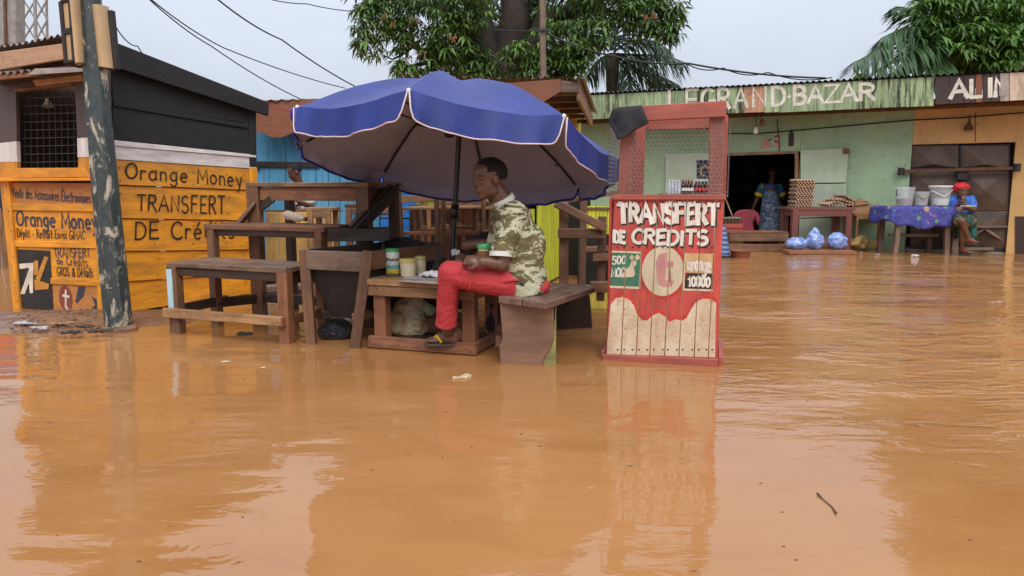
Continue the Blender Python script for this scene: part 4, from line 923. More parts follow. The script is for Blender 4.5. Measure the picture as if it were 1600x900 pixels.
# black rubbish bag in the water under it
def bag(name, lab, cat, c, r, mat, grp=None, sq=(1, 1, .8), neck=True, wr=.06, vox=.02):
    pcs = [ball(c+Vector((0, 0, r*.55)), (r*sq[0], r*sq[1], r*sq[2]))]
    for i in range(9):
        an = i*.7; pcs.append(limb([c+Vector((0, 0, r*1.15)), c+Vector((r*.62*math.cos(an), r*.62*math.sin(an), r*(1.0+.1*math.sin(i*3))))], [r*.09, r*.05], 6))
    if neck: pcs.append(limb([c+Vector((0, 0, r*1.1)), c+Vector((.02*r, 0, r*1.5))], [r*.22, r*.1], 8))
    o = merged(name, pcs, mat, None, vox, 3, wr, wscale=r*.5); props(o, lab, cat, grp); return o
m, nt, b = newmat('black_bin_bag'); M['binbag'] = m; b.inputs['Base Color'].default_value = (.012, .012, .014, 1); b.inputs['Roughness'].default_value = .22
bump(nt, b, noise(nt, coords(nt, (1, 1, 1)), 16, 5, .7, 1.5), .9, .03)
bag('rubbish_bag', 'shiny black plastic rubbish bag lying in the water under the trough', 'bag', G(523, 530)+Vector((0, .05, -.03)), .125, 'binbag', None, (1.0, .8, .75), False, .05, .012)

# ================================================================== LOW TABLE
QA, QB = flat(G(577, 543)), flat(G(745, 556)); ex = (QB-QA).normalized(); ey = Vector((-ex.y, ex.x, 0)); Dp = .50
t = thing('low_table', 'low brown wooden table with a plank base frame holding jars', 'table', (QA+QB)/2+ey*.2)
zt = zat(443, QB.y)
def tb(nm, p, q_, z, w_, th, mt='redbrown', **k): return beam(nm, up(p, z), up(q_, z), w_, th, mt, t, **k)
tb('base_rail', QA-ex*.0, QB, .045, .035, .075); tb('base_rail', QB-ex*.018+ey*.02, QB-ex*.018+ey*Dp, .043, .035, .07); tb('base_rail', QA+ey*Dp, QB+ey*Dp, .045, .035, .07); tb('base_rail', QA+ex*.018+ey*.02, QA+ex*.018+ey*Dp, .043, .035, .07)
lA, lB = QA+ex*.075+ey*.05, QB-ex*.06+ey*.05
for p in (lA, lB, lA+ey*(Dp-.1), lB+ey*(Dp-.1)): beam('leg', up(p, .0), up(p, zt-.04), .085, .075, 'redbrown', t, up=ey)
tb('apron', QA+ex*.0+ey*.0, QB-ex*.01+ey*.0, zt-.075, .03, .07, 'tan'); tb('apron', QB-ex*.03+ey*.02, QB-ex*.03+ey*Dp, zt-.075, .03, .07); tb('apron', QA+ey*Dp, QB+ey*Dp, zt-.075, .03, .07)
for i in range(4): tb('top_plank', QA-ex*.05+ey*(-.03+(i+.5)*.142), QB+ex*.02+ey*(-.03+(i+.5)*.142), zt-.018, .138, .036, 'tan')
tb('base_plank', QA+ex*.03+ey*.28, QB-ex*.04+ey*.28, .03, .36, .02, 'dark')
nails(Pl(QA-ey*.016, QB-ey*.016), [(585, 446), (589, 451), (732, 451), (738, 456), (594, 540), (600, 536), (735, 550), (728, 545), (660, 449)], t)
def ontable(u, v): p = G(u, v, zt); return p
# jar with green lid (printed), tub, second jar, crumpled paper
m, nt, b = newmat('printed_jar'); M['printjar'] = m
tc = N(nt, 'TexCoord'); sx = N(nt, 'SeparateXYZ'); nt.links.new(tc.outputs['Generated'], sx.inputs[0]); nz_ = noise(nt, coords(nt, (1, 1, 1), False), 40, 3)
ad = N(nt, 'Math', operation='MULTIPLY_ADD'); ad.inputs[1].default_value = .22; nt.links.new(nz_, ad.inputs[0]); nt.links.new(sx.outputs[2], ad.inputs[2])
nt.links.new(ramp(nt, ad.outputs[0], [(.0, (.10, .09, .08)), (.24, (.55, .36, .04)), (.40, (.08, .30, .28)), (.56, (.45, .45, .42)), (.72, (.12, .12, .1)), (.84, (.5, .5, .46))], 'CONSTANT'), b.inputs['Base Color']); b.inputs['Roughness'].default_value = .25
M['greenlid'] = plain('green_lid', (.04, .30, .09), .4, .15, 5, 0, 0); M['creamtub'] = plain('cream_tub', (.62, .54, .36), .4, .12, 6, 0, 0); M['yellowlid'] = plain('yellow_lid', (.58, .47, .16), .4, .15, 6, 0, 0)
pj = ontable(614, 431); j = thing('printed_jar', 'tall printed jar with a green lid, leftmost on the low table', 'jar', pj)
lathe('jar_body', [(0, 0), (.042, .0), (.046, .01), (.046, .15), (.040, .165), (0, .165)], pj, 'printjar', j); lathe('lid', [(0, .162), (.044, .162), (.044, .182), (0, .184)], pj, 'greenlid', j)
pj = ontable(638, 431); j = thing('plastic_tub', 'wide cream tub with a yellow lid beside the tall printed jar', 'tub', pj)
lathe('tub_body', [(0, 0), (.050, .0), (.056, .09), (.056, .095), (0, .095)], pj, 'creamtub', j); lathe('lid', [(0, .093), (.060, .093), (.060, .112), (.055, .116), (0, .116)], pj, 'yellowlid', j)
pj = ontable(657, 427); j = thing('small_jar', 'small yellowish jar with a green and yellow lid behind the cream tub', 'jar', pj)
lathe('jar_body', [(0, 0), (.036, .0), (.038, .085), (.03, .098), (0, .098)], pj, 'creamtub', j); lathe('lid', [(0, .097), (.038, .097), (.038, .118), (0, .118)], pj, 'yellowlid', j); lathe('lid_label', [(0, .1185), (.02, .1185), (.018, .123), (0, .123)], pj, 'greenlid', j)
M['paperw'] = plain('crumpled_paper', (.68, .68, .70), .7, .12, 9, 0, .3)
def crumple(name, lab, cat, c, r, mat, sq, seed, grp=None):
    q = random.Random(seed); pcs = [ball(c+Vector((q.uniform(-1, 1)*r*.7*sq[0], q.uniform(-1, 1)*r*.7*sq[1], r*sq[2]*q.uniform(.3, .9))), (r*q.uniform(.25, .5)*sq[0], r*q.uniform(.25, .5)*sq[1], r*q.uniform(.2, .5)*sq[2]), Quaternion((q.random(), q.random(), q.random())).to_matrix() if 0 else None, 7, 5) for _ in range(12)]
    o = merged(name, pcs, mat, None, r*.11, 1, r*.4, wscale=r*.3); return props(o, lab, cat, grp)
crumple('crumpled_paper', 'crumpled white paper on the low table beside the red trouser knee', 'paper', ontable(672, 434), .075, 'paperw', (1.1, .8, .5), 3)
M['dullpaper'] = plain('flat_grey_paper', (.4, .38, .38), .7, .2, 12)
q = [ontable(*p)+Vector((0, 0, .002)) for p in ((622, 440), (690, 445), (700, 434), (640, 430))]
add('paper_sheet', [p-q[0] for p in q], [(0, 1, 2, 3)], 'dullpaper', None, Matrix.Translation(q[0])); props(bpy.data.objects['paper_sheet'], 'flat grey paper sheet lying under the jars on the low table', 'paper')
# sack, brick block and green scrap under the table
m, nt, b = newmat('dirty_woven_sack'); M['sack'] = m
f_ = noise(nt, coords(nt, (1, 1, 1)), 5, 5, .7, .5); nt.links.new(ramp(nt, f_, [(.3, (.40, .15, .08)), (.42, (.56, .40, .22)), (.58, (.72, .60, .40)), (.75, (.78, .70, .54))]), b.inputs['Base Color']); b.inputs['Roughness'].default_value = .7; bump(nt, b, noise(nt, coords(nt, (1, 1, 1)), 28, 5, .7, 1), 1., .02)
c0 = G(634, 522, .05); c0.y += .07
pcs = [limb([c0+Vector((-.02, .05, .05)), c0+Vector((.0, .06, .14)), c0+Vector((.05, .08, .23))], [.115, .10, .06]), limb([c0+Vector((-.07, 0, .03)), c0+Vector((.07, 0, .04))], [.06, .08]), ball(c0+Vector((.07, .06, .2)), (.03, .06, .07))]
o = merged('sack', pcs, 'sack', None, .012, 3, .06, wscale=.07); props(o, 'dirty cream and red woven sack slumped under the low table', 'sack')
M['scrap'] = plain('pale_green_plastic', (.38, .44, .25), .4, .3, 9, 0, .3)
o = merged('plastic_scrap', [limb([c0+Vector((.10, .10, .16)), c0+Vector((.19, .1, .09))], [.05, .04])], 'scrap', None, .012, 2, .05, wscale=.04); props(o, 'pale green plastic scrap beside the sack under the low table', 'scrap')
M['block'] = plain('mud_brick', (.19, .085, .04), .85, .35, 8, 0, .5)
o = merged('mud_brick', [ball(c0+Vector((.26, .10, .05)), (.17, .13, .085)), limb([c0+Vector((.12, .05, .04)), c0+Vector((.4, .05, .04))], [.065, .06])], 'block', None, .016, 2, .03, wscale=.08); props(o, 'rough brown mud brick behind the flip flop under the low table', 'brick')
M['darkbundle'] = plain('dark_maroon_cloth', (.06, .02, .018), .8, .4, 8, 0, .4)
o = merged('cloth_bundle', [limb([c0+Vector((.12, .22, .20)), c0+Vector((.38, .25, .17))], [.06, .05])], 'darkbundle', None, .014, 2, .04, wscale=.06); props(o, 'dark maroon cloth bundle behind the sack under the low table', 'cloth')

# ================================================================== BENCH
t = thing('bench', 'heavy brown plank bench with solid board legs under the seated man', 'bench', G(840, 560))
M['benchtop'] = wood('worn_grey_bench_top', (.21, .125, .09), .45, .5)
M['benchleg'] = paint('brown_bench_leg', (.23, .12, .072), .2, (.12, .065, .045), .3)
zb = zat(463, G(800, 569).y)
c4 = [G(777, 463, zb), G(852, 472, zb), G(930, 447, zb), G(846, 439, zb)]; dn = Vector((0, 0, -.045))
mids = [c4[0].lerp(c4[1], .52), c4[3].lerp(c4[2], .52)]
hexa('seat_plank', [p+dn for p in (c4[0], mids[0]+Vector((-.002, 0, 0)), mids[1]+Vector((-.002, 0, 0)), c4[3])]+[c4[0], mids[0]+Vector((-.002, 0, 0)), mids[1]+Vector((-.002, 0, 0)), c4[3]], 'benchtop', t, .008, c4[3]-c4[0], up=(0, 0, 1), jit=.004)
hexa('seat_plank', [p+dn for p in (mids[0]+Vector((.002, 0, 0)), c4[1], c4[2], mids[1]+Vector((.002, 0, 0)))]+[mids[0]+Vector((.002, 0, 0)), c4[1], c4[2], mids[1]+Vector((.002, 0, 0))], 'benchtop', t, .008, c4[3]-c4[0], up=(0, 0, 1), jit=.004)
lp = Pl(G(783, 569), G(868, 572))
prism('leg', lp, [(782, 578), (848, 580), (849, 562), (860, 545), (866, 530), (864, 468), (780, 466), (785, 530), (780, 540)], 'benchleg', t, -.05, 0, bevel=.004)
prism('leg_edge', lp, [(849, 578), (868, 579), (868, 470), (865, 530), (860, 546), (849, 563)], 'mossy', t, -.052, -.012, label='mossy yellow green edge of the leg')
beam('stretcher', up(G(800, 566), .1)+Vector((-.07, .02, .02)), up(G(800, 566), .1)+Vector((-.06, .16, .02)), .06, .07, 'brown', t)
lp2 = Pl(G(868, 515), G(926, 512)); prism('leg', lp2, [(866, 530), (914, 528), (926, 512), (921, 452), (866, 458)], 'dark', t, -.04, 0, bevel=.004, label='dark rear leg')
for p in (c4[0].lerp(c4[3], .3), ): beam('under_rail', lp.w(*lp.px(825, 475, -.06), -.06), lp2.w(*lp2.px(893, 462), 0), .06, .06, 'dark', t)

# ================================================================== UMBRELLA
uc = Vector((-.379, 5.1, 1.278)); un = Vector((.102, .2194, .9703)).normalized(); R_ = 1.105
RIM = [Vector(p) for p in ((-1.47, 5.29, 1.35), (-1.03, 5.98, 1.15), (-.21, 6.16, 1.02), (.51, 5.72, 1.05), (.71, 4.91, 1.21), (.27, 4.22, 1.41), (-.55, 4.04, 1.54), (-1.27, 4.48, 1.51))]
RIM[5] += Vector((.02, 0, .025)); RIM[6] += Vector((0, 0, .012))
APEX = uc + un*.50 + Vector((-.06, 0, 0))
t = thing('market_umbrella', 'large blue market umbrella with a mauve lining tilted over the seated man', 'umbrella', flat(W(705, 480, 5.15)))
M['blue_cloth'] = plain('blue_umbrella_cloth', (.006, .021, .175), .6, .3, 4, 0, .3)
nt = M['blue_cloth'].node_tree; bb = nt.nodes['Principled BSDF']; bb.inputs['Sheen Weight'].default_value = .06; bb.inputs['Sheen Roughness'].default_value = .4
M['blue_edge'] = plain('bright_blue_binding', (.012, .03, .36), .5, .15, 6, 0, 0)
M['lining'] = plain('mauve_umbrella_lining', (.42, .42, .58), .8, .14, 2.5, 0, .1)
M['piping'] = plain('pale_pink_piping', (.66, .5, .5), .6, .15, 9, 0, 0)
NR, NS = 9, 10
def canopy_pt(i, s, r):
    """i panel, s across 0..1, r apex 0..1 rim"""
    e = RIM[i].lerp(RIM[(i+1) % 8], s); p = APEX.lerp(e, r)
    dome = .085*math.sin(math.pi*min(1, r))*(1-.0*r) - .02*math.exp(-((r-.0)/.08)**2)
    sag = -.075*math.sin(math.pi*s)**1.2*math.sin(math.pi*r*.62)*(.55+.45*math.sin(r*3))
    wr = .010*mnoise.noise(Vector((p.x*5, p.y*5, p.z*5))) + .004*mnoise.noise(Vector((p.x*14, p.y*14, p.z*9)))
    return p + un*(dome+sag+wr)
for i in range(8):
    vs = []; fs = []
    for a_ in range(NR+1):
        for b_ in range(NS+1): vs.append(canopy_pt(i, b_/NS, max(.015, a_/NR)))
    K = len(vs)
    for a_ in range(NR):
        for b_ in range(NS):
            q = a_*(NS+1)+b_; fs.append((q, q+NS+1, q+NS+2, q+1))
    c0 = APEX
    add('canopy_panel', [p-c0 for p in vs], fs, 'blue_cloth', t, Matrix.Translation(c0), True)
    add('lining_panel', [p-c0-un*.006 for p in vs], [f[::-1] for f in fs], 'lining', t, Matrix.Translation(c0), True)
    # hanging valance with rounded corners
    vo = []; outw = ((RIM[i]+RIM[(i+1) % 8])/2-uc); outw = (outw-un*outw.dot(un)).normalized()
    nb, na = 48, 4; lowedge = []
    for b_ in range(nb+1):
        s = b_/nb; top = canopy_pt(i, s, 1.0); rr = min(1, min(s, 1-s)/.075); L = (.165 if 3 < i < 7 else (.088 if i < 3 else (.05 if i == 7 else .11)))*(1-(1-rr)**3.2)*.93+.012
        fl = (0 if i == 7 else 1)*.012*math.sin(s*9+i)+.008*math.sin(s*23+i*2)+.016*mnoise.noise(Vector((s*6, i*3.1, 0)))+.008*mnoise.noise(Vector((s*16, i*3.1, 5)))
        for a_ in range(na+1):
            h_ = a_/na; vo.append(top + (-un*.86 - Vector((0, 0, .14)) )*L*h_ + outw*(fl*h_+.012*h_))
        lowedge.append(vo[-1])
    fs = [(b_*(na+1)+a_, b_*(na+1)+a_+1, (b_+1)*(na+1)+a_+1, (b_+1)*(na+1)+a_) for b_ in range(nb) for a_ in range(na)]
    c1 = RIM[i]
    add('valance', [p-c1+outw*.003 for p in vo], fs, 'blue_cloth', t, Matrix.Translation(c1), True)
    add('valance_lining', [p-c1-outw*.003 for p in vo], [f[::-1] for f in fs], 'lining', t, Matrix.Translation(c1), True)
    tube('piping', [p+outw*.002 for p in lowedge], .0046 if 3 < i < 7 else .010, 'piping' if i in (4, 5, 6) else 'blue_edge', t, 5)
M['blackpole'] = plain('black_umbrella_pole', (.018, .018, .02), .35, .2, 8)
p_hi = W(720, 160, 5.24); p_lo = W(703, 470, 5.16); ax = (p_hi-p_lo).normalized()
hub = APEX - un*.05
for i in range(8):
    rib = [canopy_pt(i, 0, r)-un*.02 for r in (.05, .2, .4, .6, .8, .97)]
    rb = tube('rib', rib, .0075, 'blackpole', t, 6); lathe('rib_tip', [(0, -.012), (.012, -.008), (.014, .004), (0, .014)], RIM[i]+un*.0, 'white', rb, 10)
    st = hub - un*.32; tube('strut', [st, canopy_pt(i, 0, .52)-un*.025], .006, 'blackpole', t, 6)
tube('pole', [Vector((p_lo.x, p_lo.y, -.1)), p_lo, p_hi, APEX-un*.0], .019, 'blackpole', t, 12)
tube('pole_collar', [p_lo.lerp(p_hi, .42), p_lo.lerp(p_hi, .49)], .028, 'black', t, 12)
lathe('runner', [(.022, -.03), (.035, -.02), (.035, .03), (.022, .04)], hub-un*.32, 'black', t, 12)

# ================================================================== RED STAND
ra_, rb2 = G(943, 560), G(1121, 571)
rp = Pl(ra_, rb2); t = thing('credit_stand', 'tall red painted stand with a hand lettered plank front and an open wire mesh top', 'stand', (ra_+rb2)/2)
Wd = (rb2-ra_).length; dk = -rp.n*.55
tl, tr = rp.px(960, 308), rp.px(1132, 308); bl_, br_ = rp.px(948, 553), rp.px(1119, 560)
NB = 6; JG = .0028
def edge(f, y): 
    l = bl_[0]+(tl[0]-bl_[0])*(y-bl_[1])/(tl[1]-bl_[1]); r = br_[0]+(tr[0]-br_[0])*(y-br_[1])/(tr[1]-br_[1]); return l+(r-l)*f
fr_ = [0, .14, .28, .405, .54, .67, .805, .93, 1.]
for i in range(8):
    f0, f1 = fr_[i], fr_[i+1]
    q = ((edge(f0, .02), .02), (edge(f1, .02), .02), (edge(f1, tl[1]), tl[1]), (edge(f0, tl[1]), tl[1]))
    board('front_stile' if i == 7 else 'plank', rp, q, 'red', t, .02, 0, 0, 'y', pix=False, gap=.0022, bevel=.0025)
# paint clipped to the planks: slanted joints handled by shearing to plank fractions
def stand_marks(name, polys, d, mat):
    class Sk: pass
    sk = Sk(); sk.ex, sk.n, sk.grain = rp.ex, rp.n, rp.ey
    sk.w = lambda x, y, dd=0.: rp.w(edge(x, y), y, dd)
    def tofr(p): l, r = edge(0, p[1]), edge(1, p[1]); return ((p[0]-l)/(r-l), p[1])
    bands = [(fr_[i]+.0045, fr_[i+1]-.0045) for i in range(8)]
    return marks(name, sk, [[tofr(p) for p in q] for q in polys], d, mat, t, bands)
def stand_px(name, polys, d, mat): return stand_marks(name, [pxpoly(rp, p) for p in polys], d, mat)
m, nt, b = newmat('mud_splashed_cream_paint'); M['drip'] = m; v_ = coords(nt, (1, 1, 1), False); sv_ = coords(nt, (1, 5, 5), False)
c_ = ramp(nt, noise(nt, v_, 5, 6, .7, .5), [(.3, (.50, .33, .19)), (.52, (.64, .49, .33)), (.7, (.74, .62, .47))])
c_ = mix(nt, ramp(nt, noise(nt, sv_, 4, 5, .7, .3), [(.5, (0,)*3), (.75, (.6,)*3)]), c_, (.40, .21, .10)); c_ = mix(nt, ramp(nt, noise(nt, v_, 34, 4, .7), [(.60, (0,)*3), (.68, (.75,)*3)]), c_, (.24, .11, .05)); c_ = mix(nt, ramp(nt, noise(nt, v_, 70, 2, .5), [(.66, (0,)*3), (.70, (.8,)*3)]), c_, (.10, .05, .03))
nt.links.new(c_, b.inputs['Base Color']); b.inputs['Roughness'].default_value = .65; bump(nt, b, noise(nt, sv_, 9, 5), .3, .004)
M['greenpatch'] = paint('green_logo_paint', (.05, .19, .11), .2, (.3, .2, .1), .2); M['creampatch'] = paint('cream_logo_paint', (.66, .54, .36), .12, (.4, .2, .1), .15)
M['tanpatch'] = paint('faded_tan_logo_paint', (.58, .36, .16), .15, (.4, .2, .1), .2); M['blackpatch'] = paint('black_logo_paint', (.02, .016, .016), .15); M['pinkpatch'] = paint('pink_logo_paint', (.55, .25, .22), .15, (.5, .15, .1), .2)
M['redline'] = paint('bright_red_line_paint', (.58, .04, .03), .1)
wave = [(948, 552), (1117, 557), (1119, 472), (1108, 466), (1098, 466), (1088, 471), (1080, 482), (1073, 496), (1066, 500), (1056, 498), (1046, 502), (1040, 494), (1030, 488), (1020, 492), (1012, 500), (1003, 499), (996, 490), (991, 476), (985, 468), (974, 463), (963, 465), (955, 474)]
waveo = [(x_ if v_ > 540 else x_, v_ if v_ > 540 else v_-7) for x_, v_ in wave]
stand_px('paint_edge', [waveo], .0206, 'redline'); stand_px('painted_drip', [wave], .0212, 'drip')
stand_px('logo_panel', [[(953, 447), (999, 449), (1002, 394), (957, 392)]], .0206, 'greenpatch')
stand_px('logo_border', [[(953, 449), (999.5, 451), (1000, 447.5), (953, 445.5)], [(998.5, 450), (1001, 450), (1003.5, 393), (1001.5, 393)], [(956, 394), (1003, 395.5), (1003, 393), (956, 391)]], .0212, 'creampatch')
LATER = []
for tx, q in (('500', ((957, 412), (978, 412), (979, 400), (958, 400))), ('MOOV', ((956, 431), (984, 432), (984, 418), (957, 418)))):
    LATER.append((tx, q))
stand_px('logo_smile', [[(957, 431), (972, 428), (984, 416), (989, 404), (993, 428), (990, 432), (975, 433)], [(984, 402), (988, 397), (992, 402), (988, 407)], [(992, 402), (997, 396), (1001, 402), (996, 407)], [(988, 410), (993, 405), (996, 411), (992, 416)]], .0222, 'creampatch')
ce = rp.px(1036, 423); 
el = lambda rx, ry, n=28: [(ce[0]+rx*math.cos(k_*2*math.pi/n), ce[1]+ry*math.sin(k_*2*math.pi/n)) for k_ in range(n)]
stand_marks('logo_disc', [el(.140, .168)], .0206, 'redline'); stand_marks('logo_disc', [el(.122, .148)], .0213, 'creampatch')
stand_px('logo_t', [[(1027, 440), (1035, 448), (1050, 447), (1054, 438), (1040, 437), (1041, 418), (1052, 417), (1053, 408), (1042, 407), (1044, 394), (1030, 397), (1025, 410)]], .0219, 'pinkpatch')
stand_px('logo_panel', [[(1070, 425), (1113, 427), (1117, 396), (1072, 395)]], .0206, 'tanpatch'); stand_px('logo_panel', [[(1070, 450), (1113, 451), (1115, 427.5), (1070, 426)]], .0206, 'blackpatch')
stand_px('logo_border', [[(1066, 453), (1114, 454.5), (1114, 451.5), (1067, 450)], [(1066, 453), (1069.5, 453), (1072, 394), (1069, 394)]], .0212, 'creampatch')
def stand_text(tx, q, wd, mat, d, sp=.14, off=(0, 0)):
    P_ = [Vector(rp.px(c_[0]+off[0], c_[1]+off[1])) for c_ in q]; tot = strokes(tx, sp)[1]; x0 = 0
    for ch in tx:
        out = []
        for s_ in GL[ch][1]: out += ribbon([P_[0].lerp(P_[1], (x_+x0)/tot).lerp(P_[3].lerp(P_[2], (x_+x0)/tot), y_+.05*math.sin(x0*7+len(tx)+x_*3)) for x_, y_ in s_], wd*(1+.13*math.sin(x0*11+len(s_))))
        x0 += GL[ch][0]+sp
        if out: stand_marks('letter' if mat != 'ink' else 'letter_shadow', out, d, mat)
for tx, q, wd in (('TRANSFERT', ((968, 346), (1122, 349), (1122, 319), (967, 319)), .026), ('DE', ((960, 378), (977, 379), (977, 362), (960, 361)), .019), ('CREDITS', ((988, 380), (1105, 382), (1106, 361), (990, 359)), .021)):
    stand_text(tx, q, wd*1.25, 'ink', .0206, off=(1.6, 2.2)); stand_text(tx, q, wd, 'ink_white', .0232)
for tx, q in LATER: stand_text(tx, q, .008, 'ink_white', .0218)
stand_text('orange', ((1074, 421), (1110, 424), (1112, 401), (1075, 400)), .012, 'ink_white', .0219, .1); stand_text('10000', ((1076, 446), (1109, 447), (1110, 433), (1076, 432)), .013, 'ink_white', .0219, .12)
nails(rp, [(u0_, v0_) for u0_ in (966, 976, 989, 999, 1012, 1022, 1036, 1044, 1058, 1067, 1082, 1092, 1104, 1113) for v0_ in (316, 386, 545)], t, .022)
# skirting, top ledge, sides, posts, top beams
board('skirting', rp, ((942, 572), (1121, 584), (1122, 559), (943, 552)), 'redpale', t, .045, 0, 0, 'x')
board('ledge', rp, ((958, 312), (1134, 312), (1134, 304), (960, 304)), 'redpale', t, .05, -.01, 0, 'x')
sideR = Pl(rp.w(br_[0]+.01, 0, 0), rp.w(br_[0]+.01, 0, -.55)); sideL = Pl(rp.w(bl_[0]-.004, 0, -.55), rp.w(bl_[0]-.004, 0, 0))
for sd_ in (sideR, sideL):
    for i in range(4): board('side_plank', sd_, ((i*.137, .02), (i*.137+.134, .02), (i*.137+.134, tl[1]), (i*.137, tl[1])), 'red', t, .018, -.02, 0, 'y', pix=False)
    board('side_skirting', sd_, ((-.0, -.06), (.55, -.06), (.55, .05), (0, .05)), 'redpale', t, .03, 0.002, 0, 'x', pix=False)
board('inner_shelf', rp, ((bl_[0]+.02, tl[1]-.06), (br_[0]-.0, tl[1]-.06), (br_[0], tl[1]-.03), (bl_[0]+.02, tl[1]-.03)), 'dark', t, .5, -.53, pix=False)
zt_ = rp.px(1135, 160)[1]
def rpost(u0, ut, d, w_=.075, mt='redpale'):
    a_, b_ = rp.px(u0, 303, d), rp.px(ut, 170, d); beam('post', rp.w(a_[0], a_[1]-.03, d), rp.w(b_[0], zt_-.03, d), w_, .05, mt, t, up=rp.n)
M['postred'] = paint('brown_red_post_paint', (.26, .085, .06), .3, (.2, .1, .07), .25)
rpost(1118, 1121, -.03, .085, 'postred'); rpost(976, 983, -.04, .085, 'postred'); rpost(995, 999, -.46, .075, 'redpale'); rpost(1127, 1131, -.48, .06, 'redpale')
board('top_beam', rp, ((1003, 190), (1134, 183), (1135, 158), (1003, 166)), 'redpale', t, .04, -.01, 0, 'x')
board('top_beam', rp, ((962, 192), (1003, 190), (1003, 166), (962, 168)), 'redpale', t, .038, -.01, 0, 'x')
xr = rp.px(1135, 170)[0]
hexa('top_side_beam', [rp.w(xr-s_, z_, d_) for s_ in (.03, 0) for z_, d_ in ((zt_-.11, -.012), (zt_-.11, -.58), (zt_-.0, -.58), (zt_-.0, -.012))], 'redpale', t)
xl = rp.px(965, 170)[0]
beam('top_side_beam', rp.w(xl+.02, zt_-.06, -.02), rp.w(xl+.04, zt_-.07, -.56), .035, .09, 'redpale', t); beam('top_back_beam', rp.w(xl+.05, zt_-.06, -.56), rp.w(xr-.03, zt_-.06, -.56), .035, .09, 'redpale', t)
# hexagonal wire mesh on the front and the right side
def netting(pl, x0, x1, y0, y1, d, nx):
    """hexagon chicken wire as thin square-section strands"""
    hx = (x1-x0)/nx; hy = hx*.9; vs, fs = [], []; r = .0008
    def seg(a, b):
        k = len(vs); a, b = Vector((*a, 0)), Vector((*b, 0)); tt = (b-a).normalized(); s_ = Vector((-tt.y, tt.x, 0))*r
        for p in (a, b): vs.extend([p+s_, p+Vector((0, 0, r)), p-s_, p-Vector((0, 0, r))])
        for i in range(4): fs.append((k+i, k+(i+1) % 4, k+4+(i+1) % 4, k+4+i))
    ny = int((y1-y0)/hy)
    for j in range(ny):
        for i in range(nx):
            x = x0+hx*(i+(.5 if j % 2 else 0)); y = y0+hy*j
            jx = lambda: rnd.uniform(-.0015, .0015)
            a = (x, y+hy*.35+jx()); b = (x+hx*.5, y+jx()); c = (x+hx, y+hy*.35+jx())
            if c[0] > x1+hx*.6: continue
            seg(a, b); seg(b, c); seg(a, (x, y+hy+jx()))
    c0 = pl.w(0, 0, d); Mx = frame(pl.ex, pl.n, c0); inv = Mx.inverted()
    return add('wire_mesh', [inv @ pl.w(v.x, v.y, d+v.z) for v in vs], fs, 'wire', t, Mx)
M['wire'] = plain('galvanised_wire', (.42, .40, .36), .35, .3, 30, .8, 0)
netting(rp, rp.px(985, 250)[0], rp.px(1128, 250)[0], tl[1]+.0, zt_-.05, .008, 20)
netting(sideR, .02, .52, tl[1]+.0, zt_-.08, .02, 18)
netting(sideL, .02, .52, tl[1]+.0, zt_-.08, .01, 18)
# black cloth hung over the corner
t2 = None
cv = []; nu_, nv_ = 14, 14
ctl = [W(958, 170, rp.O.y-.18), W(1004, 165, rp.O.y-.12), W(1014, 193, rp.O.y-.12), W(970, 219, rp.O.y-.17), W(951, 190, rp.O.y-.2)]
clp = Pl(Vector((0, 1, 0)) if 0 else rp.w(xl-.08, 0, .06), rp.w(xr, 0, .06))
out = [(957, 172), (967, 168), (985, 166.5), (1003, 164.5), (1008, 178), (1014, 192), (1006, 197), (990, 205), (980, 213), (966, 219), (961, 207), (951, 191)]
P_ = [clp.px(*p) for p in out]; cx = sum(p[0] for p in P_)/12; cy = sum(p[1] for p in P_)/12
vs, fs = [], []
rings_ = 10
for r_ in range(rings_+1):
    for x_, y_ in P_:
        k_ = 1-r_/rings_*.999; x2, y2 = cx+(x_-cx)*k_, cy+(y_-cy)*k_
        vs.append(clp.w(x2, y2, .022+.030*mnoise.noise(Vector((x2*10+y2*6, y2*5, 1)))+.014*mnoise.noise(Vector((x2*24, y2*18, 4)))+.012*(1-k_)))
nP = 12
for r_ in range(rings_):
    for i in range(nP): fs.append((r_*nP+i, r_*nP+(i+1) % nP, (r_+1)*nP+(i+1) % nP, (r_+1)*nP+i))
K = len(vs); vs += [p-clp.n*.012 for p in vs[:nP]]
for i in range(nP): fs.append((i, K+i, K+(i+1) % nP, (i+1) % nP))
# part that folds back over the top
fs.append(tuple(K+i for i in range(nP)))
M['blackcloth'] = plain('black_cloth', (.016, .017, .02), .75, .4, 12, 0, .35)
o = add('black_cloth', [p-vs[0] for p in vs], fs, 'blackcloth', None, Matrix.Translation(vs[0]), True); props(o, 'black cloth draped over the top left corner of the red stand', 'cloth')
M['dullyellow'] = plain('dull_yellow_sacking', (.42, .27, .09), .7, .35, 7, 0, .4)
